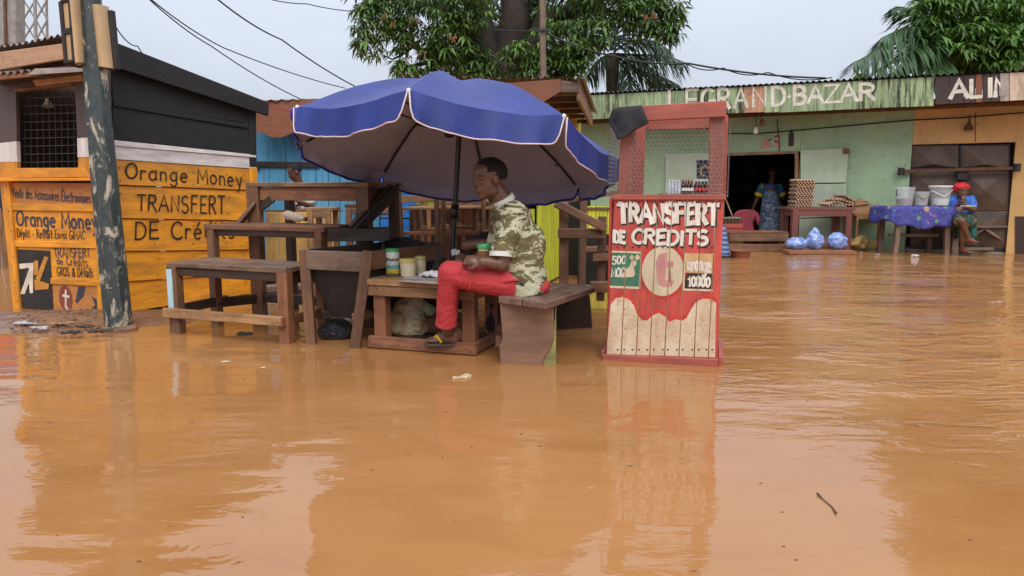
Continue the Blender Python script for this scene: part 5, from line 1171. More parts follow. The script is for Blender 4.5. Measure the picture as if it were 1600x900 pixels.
# ================================================================== PEOPLE
def axes(fwd, upv=(0, 0, 1)):
    f = Vector(fwd).normalized(); u = Vector(upv); u = (u-f*u.dot(f)).normalized(); return f, u.cross(f), u
def head_pieces(c, h, fwd, upv=(0, 0, 1)):
    f, l, u = axes(fwd, upv); R = Matrix((f, l, u)).transposed(); c = Vector(c)
    P = lambda a, b, d: c + (f*a + l*b + u*d)*h
    E = lambda p, r: ball(P(*p), tuple(x*h for x in r), R, 20, 14)
    out = [E((-.05, 0, .15), (.40, .315, .345)), E((.075, 0, -.12), (.25, .25, .33)), E((.165, 0, -.365), (.115, .12, .10)), E((.275, 0, .085), (.055, .19, .04)),
           limb([P(.30, 0, .05), P(.365, 0, -.085)], [.030*h, .048*h], 8), E((.322, 0, -.212), (.05, .095, .024)), E((.315, 0, -.258), (.048, .085, .027)), E((.24, 0, -.235), (.09, .15, .1))]
    for s in (-1, 1):
        out += [E((.345, s*.055, -.10), (.042, .04, .034)), E((.20, s*.165, -.06), (.085, .075, .065)), E((-.05, s*.315, -.03), (.075, .035, .115)), E((.02, s*.185, -.26), (.15, .045, .11))]
    return out, P, R
def hand_pieces(wrist, d, back, size, curl=.6, thumb=1, spread=.2):
    """palm, four bent fingers of unequal length and a thumb from the side of the palm"""
    d = Vector(d).normalized(); b = Vector(back); b = (b-d*b.dot(d)).normalized(); s = d.cross(b)*thumb; wrist = Vector(wrist)
    R = Matrix((d, s, b)).transposed(); out = [ball(wrist+d*size*.28, (size*.30, size*.225, size*.10), R, 12, 8)]
    for k, ln in enumerate((.44, .5, .47, .37)):
        o = wrist + d*size*.46 + s*size*(.165-.11*k); dr = (d + s*(.12-.08*k)*spread).normalized(); pts = [o-d*size*.08]; a = 0; p = o
        for seg in (.46, .30, .24):
            a += curl*.75; p = p + (dr*math.cos(a) - b*math.sin(a))*size*ln*seg; pts.append(p)
        out.append(limb(pts, [size*.05, size*.052, size*.046, size*.04], 8))
    t0 = wrist + d*size*.12 + s*size*.17; t1 = t0 + (d*.6+s*.6-b*.25).normalized()*size*.22; t2 = t1 + (d*.9-b*.45*curl).normalized()*size*.19
    out.append(limb([t0, t1, t2], [size*.075, size*.06, size*.048], 8)); return out
def skinmat(name, c):
    m, nt, b = newmat(name); f = noise(nt, coords(nt, (1, 1, 1)), 14, 4)
    nt.links.new(ramp(nt, f, [(.3, scl(c, .82)), (.7, scl(c, 1.15))]), b.inputs['Base Color']); b.inputs['Roughness'].default_value = .34; b.inputs['Specular IOR Level'].default_value = .45
    bump(nt, b, noise(nt, coords(nt, (1, 1, 1)), 90, 2), .12, .003); M[name] = m
skinmat('dark_skin', (.135, .062, .039)); skinmat('brown_skin', (.15, .068, .04)); M['hair'] = plain('short_black_hair', (.008, .006, .006), .8, .5, 60, 0, .8); M['lip'] = plain('lips', (.10, .042, .035), .4, .1, 9, 0, 0)
M['eyew'] = plain('eye_white', (.20, .16, .13), .25, .05, 5, 0, 0); M['eyeb'] = plain('eye_dark', (.008, .005, .004), .15, .1, 5, 0, 0)
def hair_cap(P, R, h, parent, grow=.009, mat='hair', low=-.2):
    vs, fs = ball((0, 0, 0), (.40+grow, .315+grow, .345+grow), None, 36, 24); keep = []
    def ok(v):
        f, z = v[0], v[2]
        line = .13 if f > .24 else (.0 if f > .06 else low); return z > line + (0 if f < .24 else (f-.24)*.5)
    fs = [q for q in fs if all(ok(vs[i]) for i in q)]; used = sorted({i for q in fs for i in q}); ix = {j: i for i, j in enumerate(used)}
    W_ = [P(vs[i][0]-.06, vs[i][1], vs[i][2]+.15) for i in used]; c = W_[0]
    add('hair', [p-c for p in W_], [[ix[i] for i in q] for q in fs], mat, parent, Matrix.Translation(c), True)
def eyes(P, R, h, parent):
    for s in (-1, 1):
        c = P(.268, s*.125, .012); vs, fs = ball((0, 0, 0), (.035*h, .055*h, .021*h), R, 12, 8); add('eye', vs, fs, 'eyew', parent, Matrix.Translation(c), True)
        c = P(.285, s*.122, .013); vs, fs = ball((0, 0, 0), (.022*h, .026*h, .021*h), R, 10, 8); add('iris', vs, fs, 'eyeb', parent, Matrix.Translation(c), True)
        a_, b_, d_ = P(.298, s*.06, .075), P(.305, s*.13, .098), P(.262, s*.20, .08); vs, fs = limb([a_-c, b_-c, d_-c], [.011*h, .013*h, .008*h], 6); add('eyebrow', vs, fs, 'hair', parent, Matrix.Translation(c), True)

# ------------------------------------------------------------------ the seated man
fw = Vector((-.90, -.43, -.05)); Ym = 4.47
hc = W(763.5, 280, Ym-.04); hh = 68*Ym/FPX*.985
t = thing('person', 'man in a camouflage shirt and red trousers sitting on the bench under the blue umbrella', 'person', G(800, 560))
hp, P, R = head_pieces(hc, hh, fw, (-.12, 0, 1))
neck = limb([W(772, 292, Ym-.01), W(790, 322, Ym+.01)], [.058, .068])
sN, sF = W(803, 340, 4.31), W(790, 335, 4.66)
eN, wN = W(784, 413, 4.27), W(753, 409, 4.23)
eF, wF = W(771, 408, 4.66), W(757, 404, 4.50)
body = hp + [neck, limb([W(793, 330, Ym), W(806, 362, Ym), W(818, 430, Ym)], [.06, .09, .10]), limb([sN, sF], [.045, .045]),
    limb([sN, eN, wN], [.050, .043, .030]), limb([sF, eF, wF], [.05, .046, .034])]
body += hand_pieces(wN, W(733, 405, 4.24)-wN, Vector((-.15, -.75, .65)), .155, .75, -1)
body += hand_pieces(wF, W(735, 398, 4.43)-wF, Vector((-.3, .5, .6)), .15, .9, 1)
kN, aN = W(704, 428, 4.35), W(700, 516, 4.50); kF, aF = W(702, 431, 4.50), W(699, 514, 4.53)
body += [limb([W(818, 448, 4.38), kN, W(699, 470, 4.42), aN], [.075, .055, .05, .036]), limb([W(818, 448, 4.58), kF, aF], [.075, .055, .036])]
def foot(an, toe, h_=.045): 
    an, toe = Vector(an), Vector(toe); d = (toe-an); d.z = 0; dn_ = d.normalized(); heel = an - dn_*.035; heel.z = toe.z+.012
    return [limb([heel, an+dn_*.05+Vector((0, 0, -.03)), toe-dn_*.05, toe], [.034, .038, .032, .016]), limb([an, heel+Vector((0, 0, .02))], [.036, .034]), ] + [limb([toe-dn_*.05+dn_.cross(Vector((0, 0, 1)))*k, toe+dn_*(.012-abs(k)*.4)+dn_.cross(Vector((0, 0, 1)))*k], [.013, .011], 6) for k in (-.028, -.012, .004, .02)]
zs = G(690, 537).z
tN = W(670, 531, 4.56); aN2 = W(702, 520, 4.55)
body += foot(aN2, tN) + [limb([aN, aN2], [.036, .036])]
tF = W(682, 527, 4.62); body += foot(W(708, 516, 4.58), tF) + [limb([aF, W(708, 516, 4.58)], [.036, .036])]
bm_ = merged('body', body, 'dark_skin', t, .0052, 3); eyes(P, R, hh, t); hair_cap(P, R, hh, t)
for dz, r2 in ((-.207, .020), (-.262, .024)):
    c = P(.330 if dz > -.23 else .324, 0, dz-.004); vs, fs = ball((0, 0, 0), (.048*hh, .078*hh, r2*hh*.95), R, 12, 8); add('lip', vs, fs, 'lip', t, Matrix.Translation(c), True)
# shirt
m, nt, b = newmat('camouflage_cloth'); M['camo'] = m
v = coords(nt, (1., 1., 2.3), False); n1_ = noise(nt, v, 5.2, 4, .62, 1.2); n2_ = noise(nt, coords(nt, (1.1, 1.1, 2.2), False), 6.7, 4, .65, 1.5)
c_ = ramp(nt, n1_, [(0, (.10, .085, .035)), (.42, (.15, .105, .055)), (.45, (.145, .13, .05)), (.505, (.47, .46, .31))], 'CONSTANT')
c_ = mix(nt, ramp(nt, n2_, [(.60, (0,)*3), (.612, (1,)*3)]), c_, (.03, .028, .02))
c_ = mix(nt, ramp(nt, n2_, [(.36, (1,)*3), (.372, (0,)*3)]), c_, (.17, .15, .065))
nt.links.new(c_, b.inputs['Base Color']); b.inputs['Roughness'].default_value = .85; bump(nt, b, noise(nt, coords(nt, (1, 1, 1.4), False), 12, 4, .6, 1.2), .6, .02)
def sp_(u_, v_, rx, ry, rz, Y=Ym): return ball(W(u_, v_, Y), (rx, ry, rz), None, 20, 12)
def oval(a, k): return ([Vector((p.x, Ym+(p.y-Ym)*k, p.z)) for p in a[0]], a[1])
shirt = [oval(ringmesh([W(*p, Ym) for p in ((789, 318), (793, 325), (799, 337), (804, 360), (811, 390), (817, 420), (821, 444), (823, 457))], [.05, .085, .118, .127, .131, .134, .134, .136], 28), 1.5), sp_(798, 334, .115, .20, .07), sp_(824, 384, .115, .17, .15)]
shirt += [limb([sN+Vector((0, .03, .012)), sN+Vector((-.02, -.005, -.07)), W(782.5, 397, 4.27)], [.085, .074, .066], 14, (True, False)), limb([sF+Vector((0, -.03, .012)), W(775, 385, 4.66)], [.08, .066])]
merged('shirt', shirt, 'camo', t, .0085, 3, .014, wscale=.10)
M['whitecloth'] = plain('white_cloth_trim', (.66, .65, .6), .8, .12, 9, 0, .2)
def ring(name, c, ax, r, w_, mat, parent, sq=1.):
    ax = Vector(ax).normalized(); Mx = ax.to_track_quat('Z', 'Y').to_matrix().to_4x4(); Mx.translation = c
    o = lathe(name, [(r*.93, -w_/2), (r, -w_/2), (r*1.0, w_/2), (r*.93, w_/2)], None, mat, parent, 24, Mx); return o
ring('cuff', W(782.3, 397, 4.27), W(784, 340, 4.3)-W(781, 397, 4.268), .067, .028, 'whitecloth', t)
ring('collar', W(787, 313, Ym), W(776, 292, Ym-.02)-W(790, 318, Ym), .070, .034, 'whitecloth', t)
m, nt, b = newmat('red_trouser_cloth'); M['redtrouser'] = m; fw_ = noise(nt, coords(nt, (1, 1, 1.5), False), 6, 5, .6, 2.6); fl_ = noise(nt, coords(nt, (1, 1, 1), False), 3.5, 3)
nt.links.new(mix(nt, fl_, (.40, .022, .03), (.56, .055, .06)), b.inputs['Base Color']); b.inputs['Roughness'].default_value = .8; bump(nt, b, fw_, .5, .03)
tr_ = [sp_(822, 446, .15, .195, .075), limb([W(816, 446, 4.39), W(760, 436, 4.35), kN+Vector((.0, 0, .005))], [.098, .088, .076]), limb([kN, W(698, 465, 4.40), W(697, 506, 4.46)], [.072, .060, .064], 14, (True, False)),
       limb([W(818, 446, 4.58), kF], [.095, .072]), limb([kF, W(700, 503, 4.53)], [.066, .058], 12, (True, False))]
for k in range(4): tr_.append(limb([W(722+k*5, 421+k*2, 4.27), W(712+k*7, 440+k*5, 4.275)], [.008, .004], 6))
for k in range(6):
    a0 = k*.9; tr_.append(limb([W(690+k*3, 444+k*10, 4.335+.012*k), W(704+k*2, 440+k*10.5, 4.325+.014*k), W(713+k*.6, 447+k*10, 4.35+.013*k)], [.004, .008, .003], 6)) if k < 3 else tr_.append(limb([W(760+k*9, 444-k, 4.27), W(776+k*8, 428+k*2, 4.285)], [.004, .009], 6))
merged('trousers', tr_, 'redtrouser', t, .0065, 2, .012, wscale=.06)
ring('trouser_hem', W(697, 505, 4.46), W(698, 465, 4.40)-W(697, 506, 4.46), .066, .014, 'redtrouser', t)
M['sole'] = plain('grey_flip_flop_sole', (.06, .055, .05), .7, .2, 9, 0, 0); M['strap'] = plain('yellow_flip_flop_strap', (.62, .40, .015), .45, .1, 9, 0, 0)
def sandal(toe, heel, parent, mat='strap'):
    toe, heel = Vector(toe), Vector(heel); d = (toe-heel).normalized(); s = d.cross(Vector((0, 0, 1))); mid = (toe+heel)/2; L = (toe-heel).length/2
    R_m = Matrix((d, s, Vector((0, 0, 1)))).transposed(); vs, fs = ball((0, 0, 0), (L+.02, .048, .014), R_m, 24, 8); add('flip_flop_sole', vs, fs, 'sole', parent, Matrix.Translation(mid), True)
    tip = mid+d*L*.62+Vector((0, 0, .022)); 
    for k in (-1, 1): tube('flip_flop_strap', [tip, mid+d*L*.25+s*.028*k+Vector((0, 0, .062)), mid-d*L*.12+s*.046*k+Vector((0, 0, .02))], .0095, mat, parent, 6)
th, hl = Vector((tN.x-.01, tN.y, tN.z-.028)), Vector((aN2.x+.035, aN2.y, tN.z-.028)); sandal(th, hl, t)
th, hl = Vector((tF.x-.01, tF.y, tF.z-.028)), Vector((W(712, 516, 4.6).x+.02, 4.59, tF.z-.028)); sandal(th, hl, t)
# jar held in the lap
pj = W(756, 403, 4.40); j = thing('spread_jar', 'brown jar with a bright green lid held in the lap of the seated man', 'jar', pj)
M['spread'] = plain('brown_spread', (.20, .085, .04), .25, .2, 6, 0, 0)
lathe('jar_body', [(0, -.005), (.038, .0), (.040, .045), (0, .045)], pj, 'spread', j); lathe('jar_neck', [(0, .044), (.034, .045), (.034, .06), (0, .06)], pj, 'creamtub', j); lathe('lid', [(0, .058), (.041, .058), (.041, .080), (.038, .084), (0, .084)], pj, 'greenlid', j)

# ------------------------------------------------------------------ simpler figures share one builder
def figure(lab, loc, H_, h, fwd, J, top, bottom, skirt=None, skin='dark_skin', sleeve=.6, vox=.009, tw=(.11, .17), hair=True, shoes=None, curl=.6, barefeet=True, wr=.012):
    t = thing('person', lab, 'person', loc); hp, P, R = head_pieces(H_, h, fwd)
    f, l, u = axes(fwd); k = h/.235
    neckb = (J['sl']+J['sr'])/2
    body = hp + [limb([H_-u*h*.25-f*h*.05, neckb+u*.02], [.052*k, .06*k]), limb([J['sl'], J['sr']], [.05*k, .05*k]), limb([neckb-u*.08, J['hip']], [.1*k, .1*k])]
    for s in 'lr':
        body.append(limb([J['s'+s], J['e'+s], J['w'+s]], [.05*k, .04*k, .029*k])); wd_ = J['w'+s]-J['e'+s]
        body += hand_pieces(J['w'+s], wd_, J.get('b'+s, Vector((0, -.5, 1))), .165*k, curl, 1 if s == 'l' else -1)
        body.append(limb([J['hip']+(l if s == 'l' else -l)*.08*k, J['k'+s], J['a'+s]], [.075*k, .05*k, .034*k]))
        if barefeet:
            td = J.get('t'+s, f*.19*k); body += foot(J['a'+s], J['a'+s]+td+Vector((0, 0, -.055)))
    merged('body', body, skin, t, vox*.72, 2); 
    if hair: hair_cap(P, R, h, t)
    Rb = Matrix((f, l, u)).transposed(); sp = [J['hip'].lerp(neckb, x) for x in (.0, .25, .5, .75, .93)]
    tp = [ball(p, (tw[0]*k*(1.05 if i < 1 else 1), tw[1]*k*(1 if i < 4 else .9), .1*k), Rb, 16, 10) for i, p in enumerate(sp)]
    for s in 'lr':
        e_ = J['s'+s].lerp(J['e'+s], sleeve); tp.append(limb([J['s'+s], e_], [.068*k, .062*k]))
    merged('shirt', tp, top, t, vox, 2, wr)
    if skirt: merged('skirt', skirt, bottom, t, vox, 2, wr)
    else:
        bt = [ball(J['hip'], (tw[0]*k*1.05, tw[1]*k, .1*k), Rb, 16, 10)]
        for s in 'lr': bt.append(limb([J['hip']+(l if s == 'l' else -l)*.085*k, J['k'+s], J['k'+s].lerp(J['a'+s], .88)], [.098*k, .07*k, .055*k]))
        merged('trousers', bt, bottom, t, vox, 2, wr)
    return t, P, R
M['blackshirt'] = plain('black_sleeve_cloth', (.015, .014, .016), .85, .3, 9, 0, .4); M['darktr'] = plain('dark_trouser_cloth', (.022, .016, .018), .85, .3, 9, 0, .4)
J = dict(sl=W(800, 366, 4.95), sr=W(812, 366, 5.25), el=W(729, 384, 4.88), er=W(770, 405, 5.15), wl=W(760, 379, 4.78), wr=W(735, 401, 4.95), hip=W(822, 432, 5.1), kl=W(775, 436, 4.98), kr=W(778, 436, 5.2), al=W(768, 520, 4.95), ar=W(786, 505, 5.2), bl=Vector((0, -.3, 1)), br=Vector((0, -.6, .8)))
figure('second man in black sitting mostly hidden behind the camouflage shirt', G(840, 520), W(806, 341, 5.02), .22, Vector((-1, -.1, -.2)), J, 'blackshirt', 'darktr', sleeve=.85, vox=.01)
m, nt, b = newmat('clear_plastic_film'); M['film'] = m; b.inputs['Base Color'].default_value = (.75, .74, .76, 1); b.inputs['Roughness'].default_value = .25; b.inputs['Transmission Weight'].default_value = .35; bump(nt, b, noise(nt, coords(nt, (1, 1, 1)), 30, 3), .8, .02)
crumple('plastic_film', 'scrunched clear plastic film held in a hand beside the umbrella pole', 'plastic film', W(712, 402, 4.93), .045, 'film', (.7, .6, 1.2), 8)
# man in white behind the stand
Yw = 8.35; J = dict(sl=W(484, 301, Yw-.05), sr=W(458, 299, Yw+.1), el=W(487, 323, Yw-.12), er=W(456, 325, Yw), wl=W(468, 316, Yw-.28), wr=W(462, 322, Yw-.22), hip=W(475, 345, Yw), kl=W(472, 395, Yw), kr=W(458, 395, Yw), al=W(472, 425, Yw), ar=W(458, 425, Yw))
M['whiteshirt'] = plain('white_shirt_cloth', (.72, .71, .7), .85, .1, 7, 0, .4)
tW, P, R = figure('man in a white shirt looking down behind the stepped stand', G(465, 430), W(460, 269.5, Yw-.02), .205, Vector((-.8, -.5, -.35)), J, 'whiteshirt', 'darktr', vox=.012, tw=(.125, .18)); eyes(P, R, .205, tW)

# ------------------------------------------------------------------ seated woman by the bucket table
Yv = 11.45; U = lambda u_, v_, dy=0.: W(u_, v_, Yv+dy)
m, nt, b = newmat('blue_printed_blouse'); M['blouse'] = m; f_ = noise(nt, coords(nt, (1, 1, 1), False), 7, 4, .6, .8)
nt.links.new(ramp(nt, f_, [(.38, (.02, .075, .36)), (.48, (.05, .20, .58)), (.56, (.03, .10, .45)), (.63, (.45, .52, .62))], 'CONSTANT'), b.inputs['Base Color']); b.inputs['Roughness'].default_value = .8
m, nt, b = newmat('dark_printed_skirt'); M['printskirt'] = m; f_ = noise(nt, coords(nt, (1, 1, 1), False), 9, 3, .6, 1.5)
nt.links.new(ramp(nt, f_, [(.36, (.018, .02, .014)), (.46, (.01, .11, .10)), (.53, (.03, .028, .01)), (.58, (.38, .15, .015)), (.64, (.02, .06, .03))], 'CONSTANT'), b.inputs['Base Color']); b.inputs['Roughness'].default_value = .85
J = dict(sl=U(1517, 312, .05), sr=U(1489, 312, .05), el=U(1522, 328, -.06), er=U(1489, 327, -.05), wl=U(1512, 325, -.22), wr=U(1500, 318, -.2), hip=U(1505, 348, .12), kl=U(1502, 345, -.36), kr=U(1504, 347, -.30), al=U(1513, 372, -.30), ar=U(1504, 388, -.22),
         tl=Vector((.08, -.12, .0)), tr=Vector((.02, -.17, 0)), bl=Vector((0, -.3, -1)), br=Vector((0, -1, .2)))
sk = [ball(U(1505, 345, .08), (.2, .17, .11), None, 16, 10), limb([U(1497, 345, .05), U(1500, 344, -.28)], [.13, .10]), limb([U(1514, 346, .05), U(1508, 347, -.24)], [.13, .11]), limb([U(1516, 350, .02), U(1517, 368, -.02)], [.10, .09]), limb([U(1496, 350, .05), U(1494, 366, .03)], [.09, .07])]
tV, P, R = figure('woman in a red head scarf and blue top sitting cross legged beside the bucket table', G(1504, 394), U(1503, 298.5, -.03), .245, Vector((-.05, -1, -.12)), J, 'blouse', 'printskirt', sk, 'brown_skin', .62, .011, (.11, .165), False, curl=.9)
eyes(P, R, .245, tV)
M['scarf'] = plain('red_head_scarf', (.55, .018, .03), .75, .3, 9, 0, .5)
f, l, u_ = axes((-.05, -1, -.1)); hR = Matrix((f, l, u_)).transposed()
merged('head_scarf', [ball(P(-.12, 0, .24), (.43*.245, .47*.245, .30*.245), hR), ball(P(-.02, 0, .30), (.36*.245, .40*.245, .17*.245), hR), ball(P(-.22, .2, .12), (.26*.245, .33*.245, .3*.245), hR), ball(P(-.22, -.2, .12), (.26*.245, .33*.245, .3*.245), hR), limb([P(.2, -.34, .2), P(.3, 0, .33), P(.2, .34, .2)], [.012, .016, .012])], 'scarf', tV, .01, 2, .02, wscale=.05)
for a_ in ('al', 'ar'):
    p_ = J[a_]; d_ = J['t'+a_[1]]; sandal(p_+d_+Vector((0, 0, -.085)), p_+Vector((0, 0, -.085))-d_.normalized()*.04, tV, 'redcloth')
pl_ = thing('plate', 'white plate held in the hands of the woman in the red head scarf', 'plate', U(1511, 323, -.3)); lathe('dish', [(0, -.012), (.05, -.012), (.11, .012), (.105, .016), (.045, -.004), (0, -.004)], U(1513, 323, -.33), 'white', pl_)
lathe('food', [(0, 0), (.06, -.002), (.03, .022), (0, .026)], U(1513, 323, -.33), 'tanpatch', pl_)
# ------------------------------------------------------------------ woman in the doorway, seen from behind
Yd = wp.w(*wp.px(1205, 372, -.9), -.9).y; D_ = lambda u_, v_, dy=0.: W(u_, v_, Yd+dy)
m, nt, b = newmat('grey_blue_printed_dress'); M['dress'] = m; f_ = noise(nt, coords(nt, (1, 1, 1.3), False), 10, 5, .7, 2.)
nt.links.new(ramp(nt, f_, [(.38, (.03, .045, .085)), (.5, (.13, .18, .26)), (.6, (.30, .36, .43))]), b.inputs['Base Color']); b.inputs['Roughness'].default_value = .8
m, nt, b = newmat('blue_green_printed_bodice'); M['bodice'] = m; f_ = noise(nt, coords(nt, (1, 1, 2.), False), 9, 3, .6, 1.)
nt.links.new(ramp(nt, f_, [(.42, (.015, .07, .36)), (.5, (.06, .17, .10)), (.56, (.02, .05, .14)), (.62, (.35, .35, .04))], 'CONSTANT'), b.inputs['Base Color']); b.inputs['Roughness'].default_value = .8
J = dict(sl=D_(1190, 291), sr=D_(1218, 292), el=D_(1182, 312, .02), er=D_(1224, 310, -.0), wl=D_(1177, 324, .05), wr=D_(1220, 322, .25), hip=D_(1205, 328), kl=D_(1200, 350), kr=D_(1210, 350), al=D_(1200, 372), ar=D_(1210, 372))
sk = [limb([D_(1204, 306), D_(1205, 330), D_(1204, 352), D_(1204, 374)], [.15, .20, .215, .24], 18), ball(D_(1205, 326, -.02), (.2, .2, .16))]
tD, P, R = figure('woman in a long grey blue dress standing back turned in the dark doorway', flat(D_(1205, 372)), D_(1207, 270, .12), .225, Vector((.15, 1, -.35)), J, 'bodice', 'dress', sk, 'dark_skin', .45, .013, (.11, .16))
for s in 'lr':
    a_, b_ = J['s'+s], J['e'+s]; ring('cuff', a_.lerp(b_, .62), b_-a_, .074, .06, 'strap', tD)

# ================================================================== THINGS IN FRONT OF THE SHOPS
M['maroon'] = paint('red_brown_table_paint', (.19, .06, .045), .2, (.1, .05, .03), .2)
def table(name, lab, cat, u0, u1, vt, vb, dpt, mt, th=.04, lw=.07, ap=.10, ins=.02, splay=0.):
    pa, pb = G(u0, vb), G(u1, vb); pa, pb = flat(pa), flat(pb); t = thing(name, lab, cat, (pa+pb)/2); e1 = (pb-pa).normalized(); e2 = Vector((-e1.y, e1.x, 0)); z = zat(vt, pa.y)
    for p in (pa+e1*(lw/2+ins), pb-e1*(lw/2+ins)):
        for k in (0, 1): sg = e1*splay*(-1 if (p-pa).length < (pb-p).length else 1); beam('leg', up(p+e2*(k*(dpt-lw)+lw/2)+sg, -.08), up(p+e2*(k*(dpt-lw)+lw/2), z-th), lw, lw, mt, t, up=e2)
    nb = 3
    for i in range(nb): o_ = e2*(dpt*(i+.5)/nb); beam('top_plank', up(pa-e1*.02+o_, z-th/2), up(pb+e1*.02+o_, z-th/2), dpt/nb-.004, th, mt, t)
    beam('apron', up(pa+e1*.03+e2*.02, z-th-ap/2), up(pb-e1*.03+e2*.02, z-th-ap/2), .025, ap, mt, t); beam('apron', up(pa+e1*.05+e2*.03, z-th-ap/2), up(pa+e1*.05+e2*(dpt-.03), z-th-ap/2), .025, ap, mt, t); beam('apron', up(pb-e1*.05+e2*.03, z-th-ap/2), up(pb-e1*.05+e2*(dpt-.03), z-th-ap/2), .025, ap, mt, t)
    return t, pa, pb, e1, e2, z
t, pa, pb, e1, e2, z = table('shop_table', 'red brown wooden table loaded with egg trays beside the shop doorway', 'table', 1234, 1331, 324, 392, .55, 'maroon', .045, .10, .10)
M['tray'] = plain('pulp_egg_tray', (.48, .31, .2), .9, .2, 9, 0, .3)
def tray_mesh():
    n = 24; S_ = .30; vs, fs = [], []
    for lay in (0, 1):
        for j in range(n+1):
            for i in range(n+1):
                x, y = (i/n-.5)*S_, (j/n-.5)*S_; h_ = .5+.5*math.sin(i*math.pi/2+.8)*math.sin(j*math.pi/2+.8) if 1 else 0
                h_ = .022+.022*math.cos(i/n*2*math.pi*6)*math.cos(j/n*2*math.pi*6); vs.append((x, y, h_-lay*.004))
    K = (n+1)**2
    for j in range(n):
        for i in range(n): a_ = j*(n+1)+i; fs += [(a_, a_+1, a_+n+2, a_+n+1), (K+a_, K+a_+n+1, K+a_+n+2, K+a_+1)]
    for i in range(n): fs += [(i, K+i, K+i+1, i+1), (n*(n+1)+i, n*(n+1)+i+1, K+n*(n+1)+i+1, K+n*(n+1)+i), (i*(n+1), (i+1)*(n+1), K+(i+1)*(n+1), K+i*(n+1)), (i*(n+1)+n, K+i*(n+1)+n, K+(i+1)*(n+1)+n, (i+1)*(n+1)+n)]
    return vs, fs
EGG = 'lowest second third fourth fifth sixth seventh eighth ninth tenth eleventh twelfth topmost'.split(); tv, tf = tray_mesh(); c0 = up(flat(W(1250, 324, pa.y+.2)), z+.002); ang = math.atan2(e1.y, e1.x)
first = None
def tray(Mx, lab, grp):
    global first
    if first is None:
        o = add('egg_tray', tv, tf, 'tray', None, Mx, True); first = o
    else: o = first.copy(); COL.objects.link(o); place(o, Mx)
    props(o, lab, 'egg tray', grp); return o
for k in range(13):
    tray(Matrix.Translation(c0+Vector((rnd.uniform(-.008, .008)+.0012*k+(.025 if k % 2 else 0), rnd.uniform(-.01, .01), k*.034))) @ Matrix.Rotation(ang+rnd.uniform(-.03, .03), 4, 'Z'), EGG[k]+' pulp egg tray from the bottom of the tall stack on the red brown table', 'egg trays in the tall stack')
c1 = up(flat(W(1306, 324, pa.y+.22)), z)
for k, (dx, dz_, ry, rz) in enumerate(((-.06, .02, .05, .1), (.10, .025, -.06, -.2), (-.10, .07, .30, .25), (.09, .085, -.28, -.1), (.02, .115, .10, .5), (.14, .11, -.45, .3))):
    tray(Matrix.Translation(c1+e1*dx+Vector((0, 0, dz_))) @ Matrix.Rotation(ang+rz, 4, 'Z') @ Matrix.Rotation(-ry, 4, 'Y'), 'pulp egg tray in the slumped loose heap on the red brown table', 'egg trays in the slumped heap')
t, pa, pb, e1, e2, z = table('side_table', 'small light brown wooden table holding a carton next to the egg table', 'table', 1333, 1376, 334, 391, .42, 'tan', .03, .045, .06)
beam('lower_board', up(pa+e2*.02-e1*.05, .10), up(pb+e2*.02, .10), .03, .11, 'ochre', t)
M['card'] = plain('brown_cardboard', (.36, .2, .1), .85, .25, 6)
cb = thing('carton', 'low torn cardboard carton on the small light brown table', 'carton', W(1346, 333, pa.y+.15)); q0 = up(pa+e2*.06-e1*.02, z+.001)
for a_, b_ in ((0, e1*.30), (e2*.22, e2*.22+e1*.30)): a_ = a_ if a_ else Vector((0, 0, 0)); beam('carton_side', q0+a_+Vector((0, 0, .065)), q0+b_+Vector((0, 0, .065)), .012, .13, 'card', cb)
for a_, b_ in ((Vector((0, 0, 0)), e2*.22), (e1*.30, e1*.30+e2*.22)): beam('carton_side', q0+a_+Vector((0, 0, .062)), q0+b_+Vector((0, 0, .062)), .012, .124, 'card', cb)
beam('carton_base', q0+e2*.11+Vector((0, 0, .008)), q0+e2*.11+e1*.3+Vector((0, 0, .008)), .2, .01, 'card', cb)
beam('flap', q0+e1*.02+e2*.02+Vector((0, 0, .13)), q0+e1*.28+e2*.02+Vector((0, 0, .17)), .12, .01, 'card', cb)
o = merged('wood_bundle', [limb([q0+e1*(.05+.05*k)+e2*.1+Vector((0, 0, .14)), q0+e1*(.16+.05*k)+e2*.14+Vector((0, 0, .22-.02*k))], [.035, .03], 7) for k in range(4)], 'redbrown', None, .014, 1, .02); props(o, 'brown root bundle lying in the torn carton', 'roots')
M['teal'] = plain('teal_cloth', (.03, .16, .15), .8, .5, 12, 0, .3, (.01, .03, .03))
crumple('teal_bundle', 'small dark teal crumpled bag at the edge of the small light brown table', 'bag', up(pa+e1*.40+e2*.12, z), .10, 'teal', (1.1, .8, .6), 11)
crumple('yellow_sack', 'slumped yellowish sack under the small light brown table', 'sack', up(flat(G(1342, 391)), .0), .20, 'dullyellow', (.9, .7, .95), 31)
